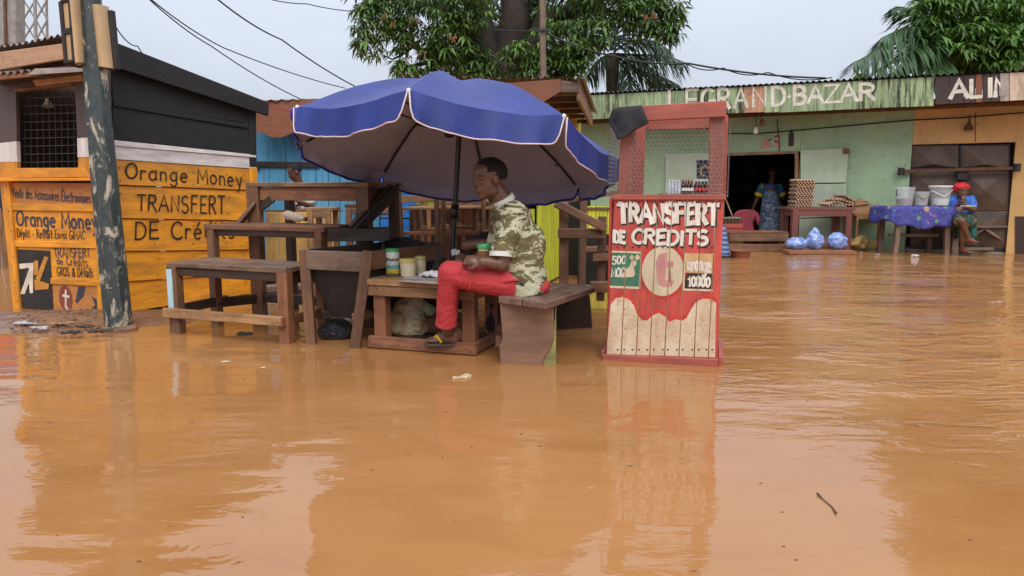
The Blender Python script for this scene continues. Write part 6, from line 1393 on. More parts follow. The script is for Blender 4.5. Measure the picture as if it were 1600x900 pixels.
# low landing plank with three bags of water sachets
la_, lb2 = flat(G(1233, 398)), flat(G(1338, 398)); t = thing('landing_plank', 'low brown plank landing carrying three bags of water sachets', 'plank', (la_+lb2)/2)
beam('plank', up(la_+Vector((0, .05, 0)), .03), up(lb2+Vector((0, .05, 0)), .03), .09, .05, 'redbrown', t); beam('plank', up(la_+Vector((0, .2, 0)), .032), up(lb2+Vector((0, .2, 0)), .032), .18, .05, 'redbrown', t); beam('back_board', up(la_+Vector((.05, .62, 0)), .13), up(lb2+Vector((0, .62, 0)), .13), .03, .14, 'redbrown', t)
m, nt, b = newmat('blue_water_sachets'); M['sachet'] = m
vo = N(nt, 'TexVoronoi', feature='DISTANCE_TO_EDGE'); vo.inputs['Scale'].default_value = 8; vv_ = coords(nt, (1, 1, 1.6)); nz_ = noise(nt, vv_, 9, 3)
vm = N(nt, 'VectorMath', operation='ADD'); nt.links.new(vv_, vm.inputs[0]); cx_ = N(nt, 'CombineXYZ'); sm = N(nt, 'Math', operation='MULTIPLY'); sm.inputs[1].default_value = .15; nt.links.new(nz_, sm.inputs[0])
for i in range(3): nt.links.new(sm.outputs[0], cx_.inputs[i])
nt.links.new(cx_.outputs[0], vm.inputs[1]); nt.links.new(vm.outputs[0], vo.inputs['Vector'])
nt.links.new(ramp(nt, vo.outputs['Distance'], [(.02, (.36, .44, .66)), (.10, (.20, .30, .60)), (.3, (.13, .22, .54)), (.5, (.24, .33, .62))]), b.inputs['Base Color']); b.inputs['Roughness'].default_value = .2; bump(nt, b, vo.outputs['Distance'], .35, .02)
for (u0, u1, v0), lab in zip(((1234, 1268, 373), (1266, 1294, 364), (1300, 1331, 365)), ('slumped blue bag of water sachets nearest the doorway', 'upright blue bag of water sachets with a knotted white top, between the other two', 'rounded blue bag of water sachets nearest the small light brown table')):
    c = up(flat(G((u0+u1)/2, 397)), .057); c.y += .20; r = (u1-u0)/2*c.y/FPX; hgt = (393-v0)*c.y/FPX
    pcs = [ball(c+Vector((0, 0, hgt*.45)), (r*.98, r*.75, hgt*.5))]; q_ = random.Random(u0)
    for i in range(16):
        th_, ph = q_.uniform(0, 6.28), q_.uniform(-.4, 1.2); p = c+Vector((r*.8*math.cos(th_)*math.cos(ph), r*.6*math.sin(th_)*math.cos(ph), hgt*.45+hgt*.40*math.sin(ph))); pcs.append(ball(p, (r*.30, r*.25, hgt*.15), None, 8, 6))
    if 'knotted' in lab: pcs.append(limb([c+Vector((0, 0, hgt*.9)), c+Vector((-.01, 0, hgt*1.1))], [.07, .03], 8))
    o = merged('sachet_bag', pcs, 'sachet', None, .018, 1, .03, wscale=.08); props(o, lab, 'bag', 'bags of water sachets on the landing')
# slatted step in front of the door
t = thing('slatted_step', 'brown slatted wooden step in front of the dark doorway', 'step', flat(G(1186, 392))); sa, sb = flat(G(1138, 393)), flat(G(1231, 393))
for z_, h_ in ((.06, .12), (.225, .12)): beam('slat', up(sa, z_), up(sb, z_), .03, h_, 'brown', t)
for z_, h_ in ((.06, .12), (.225, .12)): beam('slat', up(sa+Vector((0, .5, 0)), z_), up(sb+Vector((0, .5, 0)), z_), .03, h_, 'brown', t)
for i in range(4): beam('top_slat', up(sa+Vector((0, .06+i*.13, 0)), .30), up(sb+Vector((0, .06+i*.13, 0)), .30), .11, .022, 'redbrown', t)
for p in (sa, sb): beam('end_board', up(p+Vector((0, .02, 0)), .14), up(p+Vector((0, .5, 0)), .14), .03, .26, 'brown', t)
# red plastic chair
M['plastred'] = plain('dark_red_plastic', (.20, .02, .035), .3, .12, 4, 0, 0)
Yc = sa.y+.42; t = thing('plastic_chair', 'dark red plastic garden chair in the doorway behind the slatted step', 'chair', W(1165, 366, Yc)); cz = W(1165, 366, Yc)
cpl = Pl(cz, cz+Vector((1, 0, 0))); 
prism('backrest', cpl, [(-.20, .04), (-.13, .08), (-.10, .2), (-.14, .30), (-.17, .22), (-.20, .14), (-.225, .25), (-.20, .34), (-.13, .395), (0, .41), (.13, .395), (.20, .34), (.225, .25), (.20, .14), (.17, .22), (.14, .30), (.10, .2), (.13, .08), (.20, .04), (.14, .02), (-.14, .02)], 'plastred', t, -.015, .015, pix=False, bevel=.006)
add('seat', *(lambda a: ([Vector(v) for v in a[0]], a[1]))(ball((0, 0, 0), (.23, .21, .025), None, 20, 8)), 'plastred', t, Matrix.Translation(cz+Vector((0, .2, .05))), True)
for sx_ in (-1, 1):
    tube('armrest', [cz+Vector((sx_*.215, 0, .26)), cz+Vector((sx_*.25, .12, .27)), cz+Vector((sx_*.25, .34, .24)), cz+Vector((sx_*.22, .38, .05))], .022, 'plastred', t)
    for yy in (.02, .37): tube('leg', [cz+Vector((sx_*.19, yy, .05)), cz+Vector((sx_*.22, yy*1.05, -.36))], [.024, .018], 'plastred', t)
t = thing('broom', 'thin wooden broom handle leaning inside the doorway beside the red chair', 'broom', W(1153, 370, Yc-.1)); tube('handle', [W(1156, 368, Yc-.12), W(1132, 306, Yc+.3)], .012, 'tan', t); lathe('brush', [(0, -.05), (.05, -.05), (.03, .06), (0, .08)], W(1156, 372, Yc-.12), 'brown', t)
# bottle crate, blue cone, basin
def crate(name, lab, c, w_, h_, mt, btl, n=5, grp=None):
    t = thing(name, lab, 'crate', c, grp)
    for a_, b_ in (((-1, -1), (1, -1)), ((1, -1), (1, 1)), ((1, 1), (-1, 1)), ((-1, 1), (-1, -1))):
        for zz in (.3, .7): beam('crate_side', c+Vector((a_[0]*w_/2, a_[1]*w_*.38, h_*zz)), c+Vector((b_[0]*w_/2, b_[1]*w_*.38, h_*zz)), .015, h_*.34, mt, t)
    beam('crate_base', c+Vector((-w_/2, 0, .012)), c+Vector((w_/2, 0, .012)), w_*.7, .02, mt, t)
    for i in range(n):
        for k in range(2): bb_ = c+Vector(((i+.5)/n*w_*.9-w_*.45, (k-.5)*w_*.35, .02)); q = lathe('bottle', [(0, 0), (.032, 0), (.034, h_*.6), (.015, h_*.95), (.014, h_*1.2), (0, h_*1.2)], bb_, 'bottleglass', t, 10); lathe('bottle_cap', [(0, h_*1.2), (.018, h_*1.2), (.018, h_*1.28), (0, h_*1.28)], bb_, btl, q, 8)
    return t
M['bottleglass'] = plain('brown_bottle_glass', (.09, .03, .015), .1, .1, 4, 0, 0); M['mint'] = plain('mint_green_caps', (.15, .42, .24), .5, .1, 4, 0, 0); M['cratered'] = plain('red_crate_plastic', (.35, .06, .04), .5, .2, 4, 0, 0); M['yellowpl'] = plain('yellow_crate_plastic', (.5, .33, .03), .5, .2, 4, 0, 0)
crate('bottle_crate', 'red crate of bottles with mint green caps at the edge of the doorway', W(1142, 366, sa.y+.2), .30, .20, 'cratered', 'mint', 5)
crate('bottle_crate', 'yellow bottle crate under the red crate behind the slatted step', W(1142, 392, sa.y+.2), .30, .22, 'yellowpl', 'cratered', 5)
m, nt, b = newmat('blue_striped_wrap'); M['conewrap'] = m; wv = N(nt, 'TexWave', bands_direction='Z'); wv.inputs['Scale'].default_value = 4.5; wv.inputs['Distortion'].default_value = 2; nt.links.new(coords(nt, (1, 1, 1)), wv.inputs[0]); nt.links.new(ramp(nt, wv.outputs['Fac'], [(.3, (.03, .06, .15)), (.7, (.16, .25, .42))]), b.inputs['Base Color'])
pc = flat(G(1128, 402)); t = thing('road_cone', 'blue striped cone standing in the water behind the edge of the red stand', 'cone', pc); lathe('cone_body', [(.115, .03), (.06, .35), (.03, .48), (0, .48)], pc, 'conewrap', t); lathe('cone_foot', [(0, -.03), (.15, -.03), (.15, .03), (0, .04)], pc, 'iron', t)
pc = flat(G(1157, 402)); t = thing('wash_basin', 'brown plastic basin floating in front of the slatted step', 'basin', pc); M['basinp'] = plain('brown_plastic', (.22, .07, .035), .35, .15, 4, 0, 0)
lathe('basin_body', [(0, -.05), (.115, -.05), (.15, .09), (.165, .095), (.163, .105), (.14, .095), (.105, -.03), (0, -.03)], pc, 'basinp', t)
# packs of soft drinks on a shelf table seen through the mesh
t, pa, pb, e1, e2, z = table('drinks_table', 'wooden table behind the red stand carrying packs of drinks', 'table', 1036, 1110, 303, 388, .45, 'brown', .04, .06, .06)
M['waterb'] = plain('clear_water_bottle', (.62, .66, .72), .12, .2, 8, 0, 0, None, .3); M['cola'] = plain('cola_bottle', (.05, .012, .01), .15, .2, 8, 0, 0); M['redlabel'] = plain('red_bottle_label', (.5, .03, .03), .4, .15, 8, 0, 0); M['orangeb'] = plain('orange_soda', (.55, .16, .04), .2, .2, 6, 0, 0)
for u0, u1, bm, cm, lm, lab in ((1043, 1063, 'waterb', 'white', 'waterb', 'pack of clear water bottles, first on the table behind the mesh'), (1065, 1083, 'cola', 'redlabel', 'white', 'pack of dark cola bottles with red caps, between the two other packs'), (1085, 1106, 'cola', 'white', 'redlabel', 'pack of bottles with red labels, nearest the doorway behind the mesh')):
    a_, b_ = W(u0, 303, pa.y+.12), W(u1, 303, pa.y+.12); a_.z = b_.z = z+.001; t = thing('drinks_pack', lab, 'drinks pack', (a_+b_)/2, 'packs of drinks on the table behind the mesh'); n = 4
    for i in range(n):
        for k in range(2):
            p = a_.lerp(b_, (i+.5)/n)+Vector((0, k*.062, 0)); r = (b_-a_).length/n*.48
            q = lathe('bottle', [(0, 0), (r, 0), (r, .13), (r*.4, .19), (r*.36, .215), (0, .215)], p, bm, t, 10); lathe('bottle_cap', [(0, .213), (r*.45, .213), (r*.45, .232), (0, .232)], p, cm, q, 8)
            if lm != bm: lathe('bottle_label', [(r*1.02, .05), (r*1.02, .10)], p, lm, q, 10)
# table with patterned cloth and three clear buckets
t, pa, pb, e1, e2, z = table('bucket_table', 'grey wooden table under the blue patterned cloth with the clear buckets', 'table', 1396, 1484, 323, 398, .55, 'grey', .035, .07, .07, .03, .03)
beam('stretcher', up(pa+e2*.28+e1*.05, .28), up(pb+e2*.28-e1*.05, .28), .04, .05, 'grey', t)
m, nt, b = newmat('blue_printed_tablecloth'); M['tcloth'] = m
v_ = coords(nt, (1, 1, 1), False); vo = N(nt, 'TexVoronoi', feature='F1'); vo.inputs['Scale'].default_value = 6.2; vo.inputs['Randomness'].default_value = .55; nt.links.new(v_, vo.inputs['Vector'])
vo2 = N(nt, 'TexVoronoi', feature='F1'); vo2.inputs['Scale'].default_value = 6.2; vo2.inputs['Randomness'].default_value = .9; sh_ = N(nt, 'VectorMath', operation='ADD'); sh_.inputs[1].default_value = (.31, .2, .27); nt.links.new(v_, sh_.inputs[0]); nt.links.new(sh_.outputs[0], vo2.inputs['Vector'])
c_ = ramp(nt, noise(nt, v_, 14, 3), [(.4, (.035, .04, .22)), (.6, (.06, .07, .30))])
c_ = mix(nt, ramp(nt, vo2.outputs['Distance'], [(.20, (1,)*3), (.24, (0,)*3)]), c_, mix(nt, noise(nt, v_, 40, 2), (.02, .08, .05), (.2, .4, .25)))
c_ = mix(nt, ramp(nt, vo.outputs['Distance'], [(.26, (1,)*3), (.29, (0,)*3)]), c_, (.42, .24, .13)); c_ = mix(nt, ramp(nt, vo.outputs['Distance'], [(.15, (1,)*3), (.18, (0,)*3)]), c_, (.36, .27, .16))
c_ = mix(nt, ramp(nt, noise(nt, v_, 9, 2, .5, 2), [(.66, (0,)*3), (.68, (1,)*3)]), c_, (.35, .12, .3))
nt.links.new(c_, b.inputs['Base Color']); b.inputs['Roughness'].default_value = .7; bump(nt, b, noise(nt, v_, 6, 2), .4, .02)
vs, fs = [], []; nx, ny = 40, 10; Lx = (pb-pa).length+.22; O = pa-e1*.11-e2*.03; dep = .60
for j in range(ny+1):                                      # top, then the front drop
    for i in range(nx+1): s = i/nx; vs.append(up(O+e1*Lx*s+e2*dep*(1-j/ny), z+.004+.003*math.sin(s*20+j)))
nd = 8
drop = lambda s: .23+.10*math.sin(math.pi*min(1, max(0, s*1.05-.02)))**.8+.02*math.sin(s*17)
for j in range(1, nd+1):
    for i in range(nx+1): s = i/nx; h_ = j/nd; vs.append(up(O+e1*Lx*s-e2*(.012+.03*h_*math.sin(s*24+1)*.5+.015*h_), z+.004-drop(s)*h_))
for j in range(ny+nd):
    for i in range(nx): a_ = j*(nx+1)+i; fs.append((a_, a_+nx+1, a_+nx+2, a_+1))
k0 = len(vs)
for sgn, s in ((-1, 0), (1, 1)):
    base = len(vs)
    for j in range(6):
        for i in range(9): h_ = j/5; k_ = min(1, i/2); vs.append(up(O+e1*(Lx*s+sgn*k_*(.012+.05*h_+.02*h_*math.sin(i*1.3)))+e2*(dep*i/8-(1-k_)*.03*h_), z+.004-h_*(.24*(1-.15*math.sin(i))*k_+drop(s)*(1-k_))))
    for j in range(5):
        for i in range(8): a_ = base+j*9+i; fs.append((a_, a_+9, a_+10, a_+1) if sgn > 0 else (a_, a_+1, a_+10, a_+9))
K = len(vs)
o = add('tablecloth', [p-O for p in vs], fs, 'tcloth', None, Matrix.Translation(O), True); o2 = o.modifiers.new('thickness', 'SOLIDIFY'); o2.thickness = .004; props(o, 'blue cloth printed with orange discs hanging over the grey bucket table', 'tablecloth')
m, nt, b = newmat('translucent_bucket'); M['bucketp'] = m; b.inputs['Base Color'].default_value = (.80, .83, .85, 1); b.inputs['Roughness'].default_value = .25
trn = N(nt, 'BsdfTransparent'); msn = N(nt, 'MixShader'); msn.inputs[0].default_value = .8; nt.links.new(b.outputs[0], msn.inputs[1]); nt.links.new(trn.outputs[0], msn.inputs[2]); nt.links.new(msn.outputs[0], nt.nodes['Material Output'].inputs[0])
M['bean'] = plain('brown_beans', (.17, .05, .03), .6, .6, 30, 0, .8); M['flour'] = plain('white_flour', (.70, .66, .56), .9, .1, 6, 0, .2)
for u0, u1, v0, fill, lab in ((1398, 1427, 294, 'bean', 'clear lidded bucket with brown beans and a black handle on the patterned cloth'), (1428, 1450, 301, None, 'smallest clear bucket between the bean bucket and the flour bucket'), (1451, 1484, 292, 'flour', 'large clear bucket with white flour beside the seated woman')):
    c = up(flat(W((u0+u1)/2, 322, pa.y+.2)), z+.009); r = (u1-u0)/2*c.y/FPX; hg = (323-v0)*c.y/FPX; t = thing('clear_bucket', lab, 'bucket', c, 'clear buckets on the patterned cloth')
    lathe('bucket_body', [(0, .003), (r*.78, .003), (r*.96, hg*.93), (r*.93, hg*.93), (r*.75, .01), (0, .01)], c, 'bucketp', t, 24); lathe('lid', [(0, hg*.94), (r, hg*.93), (r*1.03, hg*.96), (r*.98, hg), (0, hg*1.0)], c, 'white' if fill == 'flour' else 'bucketp', t, 24)
    lathe('rim', [(r*.985, hg*.86), (r*1.01, hg*.88), (r*1.01, hg*.92), (r*.985, hg*.925)], c, 'bucketp', t, 24)
    if fill: lathe('contents', [(0, .012), (r*.73, .012), (r*.80, hg*.36), (0, hg*.40)], c, fill, t, 20)
    tube('handle', [c+Vector((-r*.97, -.01, hg*.84)), c+Vector((-r*1.2, -.08, hg*.72)), c+Vector((-r*1.16, -.09, hg*.5))] if fill == 'bean' else [c+Vector((-r*.97, -r*.3, hg*.75)), c+Vector((-.2*r, -r*1.05, hg*.45)), c+Vector((r*.9, -r*.4, hg*.78))], .008, 'iron' if fill == 'bean' else ('tan' if not fill else 'white'), t, 6)
# bench under the woman
ba, bb2 = flat(G(1478, 393)), flat(G(1597, 394)); ba.y = bb2.y = 11.62; t = thing('low_bench', 'weathered grey plank bench with diagonal braces under the seated woman', 'bench', (ba+bb2)/2); zb_ = zat(352, 11.55)
beam('seat_plank', up(ba, zb_-.02), up(bb2, zb_-.02), .28, .035, 'grey', t)
for u_ in (1486, 1574):
    p = flat(W(u_, 390, 11.62)); beam('leg', up(p+Vector((0, -.08, 0)), -.1), up(p+Vector((0, -.08, 0)), zb_-.035), .10, .06, 'grey', t, up=(0, 1, 0)); beam('leg', up(p+Vector((0, .08, 0)), -.1), up(p+Vector((0, .08, 0)), zb_-.035), .10, .06, 'grey', t, up=(0, 1, 0))
beam('brace', W(1522, 366, 11.55), W(1545, 353, 11.55), .04, .04, 'grey', t); beam('brace', W(1566, 376, 11.55), W(1540, 358, 11.55), .04, .04, 'grey', t); beam('stretcher', W(1488, 389, 11.62), W(1596, 389, 11.62), .04, .05, 'grey', t)
beam('cross_piece', W(1574, 370, 11.6), W(1600, 371, 11.6), .04, .04, 'grey', t)

# stacked cafe chairs in the dark opening of the lime shack
def chair(lab, c, rz, flip=False, grp='wooden chairs stacked in the lime shack'):
    t = thing('wooden_chair', lab, 'chair', c, grp); Rz = Matrix.Translation(c) @ Matrix.Rotation(rz, 4, 'Z') @ (Matrix.Rotation(math.pi, 4, 'X') @ Matrix.Translation((0, 0, -.42)) if flip else I4())
    q = lambda x, y, z: Rz @ Vector((x, y, z)); yv = (Rz.to_3x3() @ Vector((0, 1, 0)))
    for sx_ in (-.17, .17): beam('leg', q(sx_, -.17, 0), q(sx_, -.17, .40), .035, .04, 'redbrown', t, up=yv); beam('back_leg', q(sx_, .17, 0), q(sx_, .22, .68), .035, .04, 'brown', t, up=yv)
    for i in range(3): beam('seat_slat', q(-.19, -.15+i*.14, .415), q(.19, -.15+i*.14, .415), .125, .02, 'tan', t)
    beam('back_rail', q(-.17, .212, .62), q(.17, .212, .62), .02, .07, 'redbrown', t, up=q(0, 0, 1)-q(0, 0, 0)); beam('back_rail', q(-.17, .198, .50), q(.17, .198, .50), .02, .06, 'tan', t, up=q(0, 0, 1)-q(0, 0, 0))
    beam('stretcher', q(-.17, -.17, .2), q(.17, -.17, .2), .02, .035, 'tan', t); beam('stretcher', q(-.17, .17, .2), q(.17, .17, .2), .02, .035, 'redbrown', t)
    return t
for (u_, v_, Y_, rz, fl), lab in zip(((668, 398, 6.6, 2.9, False), (718, 398, 6.45, 3.4, False), (692, 388, 7.3, .3, False), (748, 392, 7.0, 2.8, False), (774, 395, 6.8, 3.2, False), (722, 352, 7.35, 2.6, True)),
    ('wooden chair nearest the bright blue boards in the chair stack', 'wooden chair tilted beside the umbrella pole in the chair stack', 'wooden chair turned away behind the two nearest the trough', 'wooden chair half hidden behind the umbrella pole', 'wooden chair behind the face of the seated man', 'wooden chair laid upside down on top of the chair stack')):
    chair(lab, W(u_, v_, Y_), rz, fl)

# ================================================================== floating litter
def chip(name, lab, cat, u_, v_, r, mat, sq, seed): 
    c = G(u_, v_, .004); q = random.Random(seed); pcs = [ball(c+Vector((q.uniform(-.6, .6)*r, q.uniform(-.4, .4)*r, 0)), (r*q.uniform(.4, .7)*sq[0], r*q.uniform(.4, .7)*sq[1], r*q.uniform(.3, .6)*sq[2]), None, 7, 5) for _ in range(5)]
    o = merged(name, pcs, mat, None, max(.004, r*.14), 1, r*.3, wscale=r*.4); return props(o, lab, cat)
chip('floating_rag', 'brown and white scrap of rag floating in front of the low table', 'rag', 722, 589, .055, 'sack', (1, .7, .5), 2)
chip('stone', 'dark stone breaking the water under the stepped stand', 'stone', 382, 522, .05, 'iron', (1, .7, .7), 3)
chip('leaf_scrap', 'pale dry leaf floating ahead of the stepped stand', 'leaf', 352, 565, .03, 'creamtub', (1.2, .6, .12), 4)
chip('leaf_scrap', 'small cream scrap floating near the foot of the trough', 'scrap', 410, 574, .022, 'creamtub', (1.2, .5, .12), 5)
chip('plastic_scrap', 'white plastic bag floating before the bucket table', 'plastic bag', 1430, 399, .07, 'paperw', (1.1, .6, .35), 6)
chip('paper_scrap', 'white paper scrap at the foot of the small light brown table', 'paper', 1370, 397, .04, 'dullpaper', (1.1, .6, .25), 7)
chip('paper_scrap', 'white scrap beside the yellowish sack', 'paper', 1346, 394, .035, 'dullpaper', (1.1, .6, .3), 8)
chip('dead_leaf', 'curled brown and white leaf floating far out on the water near the ochre shop', 'leaf', 1562, 472, .09, 'tan', (1.4, .5, .25), 9)
c = G(1290, 785, .003); o = tube('twig', [G(1277, 771, .006), G(1286, 780, .004), G(1300, 792, .003), G(1307, 802, .006)], [.0035, .0018, .0018, .003], 'dark', None, 6); props(o, 'thin dark twig floating in the open water ahead of the red stand', 'twig')
for i, (u_, v_) in enumerate(((132, 512), (95, 508), (60, 514), (160, 519), (110, 522), (40, 507))):
    crumple('mud_litter', ('torn dark scrap of litter on the mud bank beside the signal pole', 'brown litter scrap half way along the mud bank', 'pale litter scrap near the kiosk end of the mud bank', 'flattened scrap just behind the foot of the signal pole', 'wet litter scrap at the waterline of the mud bank', 'whitish bag scrap at the far end of the mud bank')[i], 'litter', G(u_, v_, .03), (.05, .06, .05, .06, .06, .065)[i], ('dark', 'card', 'dullpaper', 'dark', 'iron', 'dullpaper')[i], (1.5, .7, .3), 20+i)
vs, fs = [], []
for _ in range(70):
    u_, v_ = rnd.uniform(0, 1600), 400+500*rnd.random()**1.6
    if 240 < u_ < 1130 and v_ < 560: continue
    p = G(u_, v_, .001); r_ = rnd.uniform(.002, .005)*(1+p.y*.12); b_ = ball(p, (r_*rnd.uniform(.8, 2.2), r_, .0018), None, 6, 4); k_ = len(vs); vs += b_[0]; fs += [tuple(i+k_ for i in f) for f in b_[1]]
o = add('floating_specks', vs, fs, 'brown'); props(o, 'tiny brown specks of debris floating over the flood water', 'debris', None, 'stuff')
o = add('mud_clods', *(lambda A_: (A_[0], A_[1]))((lambda: (lambda vs, fs: [(lambda b_: (fs.extend([tuple(k+len(vs) for k in f) for f in b_[1]]), vs.extend(b_[0])))(ball((x_, y_, bank(x_, y_)+.002), (rr, rr*rnd.uniform(.6, 1), rr*.6), None, 6, 4)) for x_, y_, rr in [((lambda p: (p.x, p.y, rnd.uniform(.006, .022)))(G(rnd.uniform(15, 205), rnd.uniform(494, 524)))) for _ in range(260)]] and (vs, fs))([], []))()), 'mud'); props(o, 'small mud clods scattered over the mud bank', 'mud', None, 'stuff')
# ================================================================== TREES
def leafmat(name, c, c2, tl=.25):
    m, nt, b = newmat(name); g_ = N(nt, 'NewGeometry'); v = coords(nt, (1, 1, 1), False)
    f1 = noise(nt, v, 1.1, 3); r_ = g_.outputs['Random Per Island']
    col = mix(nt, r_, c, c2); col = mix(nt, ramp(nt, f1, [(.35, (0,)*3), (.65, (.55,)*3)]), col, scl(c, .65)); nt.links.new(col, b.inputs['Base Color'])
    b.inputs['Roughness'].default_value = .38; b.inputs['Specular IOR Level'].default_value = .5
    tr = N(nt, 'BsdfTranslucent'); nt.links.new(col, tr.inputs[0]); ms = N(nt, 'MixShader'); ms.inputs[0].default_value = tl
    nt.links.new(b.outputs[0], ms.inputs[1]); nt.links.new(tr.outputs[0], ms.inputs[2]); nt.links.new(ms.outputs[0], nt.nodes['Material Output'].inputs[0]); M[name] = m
leafmat('mango_leaf', (.035, .08, .016), (.12, .21, .04)); leafmat('mango_leaf_bright', (.09, .19, .03), (.20, .33, .07)); leafmat('palm_leaf_hazed', (.05, .10, .05), (.12, .18, .10)); leafmat('mango_leaf_right', (.045, .12, .02), (.13, .25, .035))  # the greyer palm colour has distance haze painted into it
M['flower'] = plain('rusty_mango_blossom', (.20, .09, .035), .8, .4, 9)
M['bark'] = wood('dark_bark', (.05, .036, .028), .85, .5); M['palmbark'] = wood('palm_trunk_bark', (.12, .09, .06), .85, .5)
rng = np.random.default_rng(5)
def rosette(n, L, wdt, droop, seed):
    """a tuft of long leaves radiating from one twig end; each leaf folded along its midrib"""
    g = np.random.default_rng(seed); V, F = [], []
    for i in range(n):
        a = 2*math.pi*i/n + g.uniform(-.35, .35); e = g.uniform(-.5, .55); d = np.array([math.cos(a)*math.cos(e), math.sin(a)*math.cos(e), math.sin(e)]); l = L*g.uniform(.65, 1.1)
        s = np.cross(d, [0, 0, 1.]); s /= np.linalg.norm(s)+1e-6; up_ = np.cross(s, d)
        p0 = d*l*.06; p1 = d*l*.5+np.array([0, 0, -droop*l*.18]); p2 = d*l*.92+np.array([0, 0, -droop*l*.6]); k = len(V)
        V += [p0, p1+s*wdt*l+up_*wdt*l*.35, p1-s*wdt*l+up_*wdt*l*.35, p2, p1]; F += [(k, k+1, k+4), (k, k+4, k+2), (k+1, k+3, k+4), (k+4, k+3, k+2)]
    return np.array(V), F
def crown(name, clumps, L, mat, parent, per=(60, 1.), n=9, wd=.10, droop=1.1, kind='stuff', seed=0, Yd=.9):
    """scatter tufts through the clumps' volume, thicker near their outer shell"""
    base = [rosette(n, L, wd, droop, s) for s in range(6)]; V, F, off = [], [], 0; g = np.random.default_rng(seed)
    for (u, v, Y, r) in clumps:
        c = np.array(W(u, v, Y)); R = r*Y/FPX; k = int(per[0]*(R/per[1])**2)
        for _ in range(k):
            d = g.normal(size=3); d /= np.linalg.norm(d); q = c + d*R*(g.uniform(.15, 1)**.5)*np.array([1, Yd, .9]); bv, bf = base[g.integers(6)]
            a = g.uniform(0, 6.28); ca, sa_ = math.cos(a), math.sin(a); tx, ty = g.uniform(-.5, .5, 2)
            Rz = np.array([[ca, -sa_, 0], [sa_, ca, 0], [0, 0, 1]]); Rx = np.array([[1, 0, 0], [0, math.cos(tx), -math.sin(tx)], [0, math.sin(tx), math.cos(tx)]]); Ry = np.array([[math.cos(ty), 0, math.sin(ty)], [0, 1, 0], [-math.sin(ty), 0, math.cos(ty)]])
            V.append(bv @ (Rx @ Ry @ Rz).T * g.uniform(.8, 1.25) + q); F += [tuple(i+off for i in f) for f in bf]; off += len(bv)
    V = np.concatenate(V); c0 = V.mean(0); return add(name, V-c0, F, mat, parent, Matrix.Translation(Vector(c0)), kind=kind)
def tufts(clumps, L, mat, parent, count, n=10, seed=3, scale=1.0):
    """single leaf tufts on the near face of the crown"""
    g = np.random.default_rng(seed); bases = []
    for s in range(4):
        bv, bf = rosette(n, L, .11, 1.0, 100+s); me = bpy.data.meshes.new('leaf_tuft'); me.from_pydata([tuple(v) for v in bv], [], bf); me.materials.append(M[mat]); bases.append(me)
    for i in range(count):
        u, v, Y, r = clumps[g.integers(len(clumps))]; a, q = g.uniform(0, 6.28), g.uniform(.2, 1)**.5; R = r*Y/FPX
        p = W(u+r*q*math.cos(a), v+r*q*math.sin(a)*.95, Y-.6*R*math.sqrt(max(0, 1-q*q))-.15)
        o = bpy.data.objects.new('leaf_tuft', bases[g.integers(4)]); COL.objects.link(o); o['kind'] = 'thing'
        Mx = Matrix.Translation(p) @ Matrix.Rotation(g.uniform(0, 6.28), 4, 'Z') @ Matrix.Rotation(g.uniform(-.5, .5), 4, 'X') @ Matrix.Scale(g.uniform(.8, 1.3)*scale, 4)
        place(o, Mx, parent); del o['kind']
def branches(paths, mat, parent, nm='branch'):
    for pts, r0, r1 in paths:
        P = [W(*p) for p in pts]; out = [P[0]]
        for i in range(len(P)-1):
            for s in (.33, .66, 1): out.append(P[i].lerp(P[i+1], s)+Vector((rnd.uniform(-.06, .06), rnd.uniform(-.06, .06), rnd.uniform(-.04, .04)))*(1 if s < 1 else 0))
        tube(nm, out, [r0+(r1-r0)*i/(len(out)-1) for i in range(len(out))], mat, parent, 8)
Y0 = 19.
t = thing('mango_tree', 'big spreading mango tree rising behind the blue umbrella', 'tree', flat(W(785, 420, Y0)))
branches([([(792, 420, Y0), (786, 180, Y0), (778, 90, Y0)], .75, .62)], 'bark', t, 'trunk')
branches([([(770, 130, Y0), (752, 60, Y0-.4), (730, -40, Y0-.6)], .42, .25), ([(785, 120, Y0), (800, 50, Y0-.3), (806, -40, Y0-.5)], .45, .3), ([(795, 110, Y0), (845, 40, Y0), (905, 8, Y0), (960, -30, Y0)], .32, .14), ([(738, 150, Y0-.5), (735, 80, Y0-.8), (700, 20, Y0-1), (640, -40, Y0-1)], .26, .1),
          ([(760, 110, Y0-.5), (690, 92, Y0-1.2), (640, 66, Y0-1.6), (592, 40, Y0-1.8)], .11, .03), ([(690, 95, Y0-1.2), (640, 104, Y0-1.6), (618, 108, Y0-1.8)], .06, .02), ([(800, 90, Y0-.5), (870, 92, Y0-1), (930, 88, Y0-1.4)], .12, .04), ([(905, 8, Y0), (980, 22, Y0-.6), (1040, 42, Y0-.8)], .1, .03), ([(650, 70, Y0-1.6), (615, 92, Y0-1.8), (598, 86, Y0-1.9)], .03, .012), ([(655, 70, Y0-1.5), (610, 60, Y0-1.9), (585, 66, Y0-2)], .03, .012)], 'bark', t)
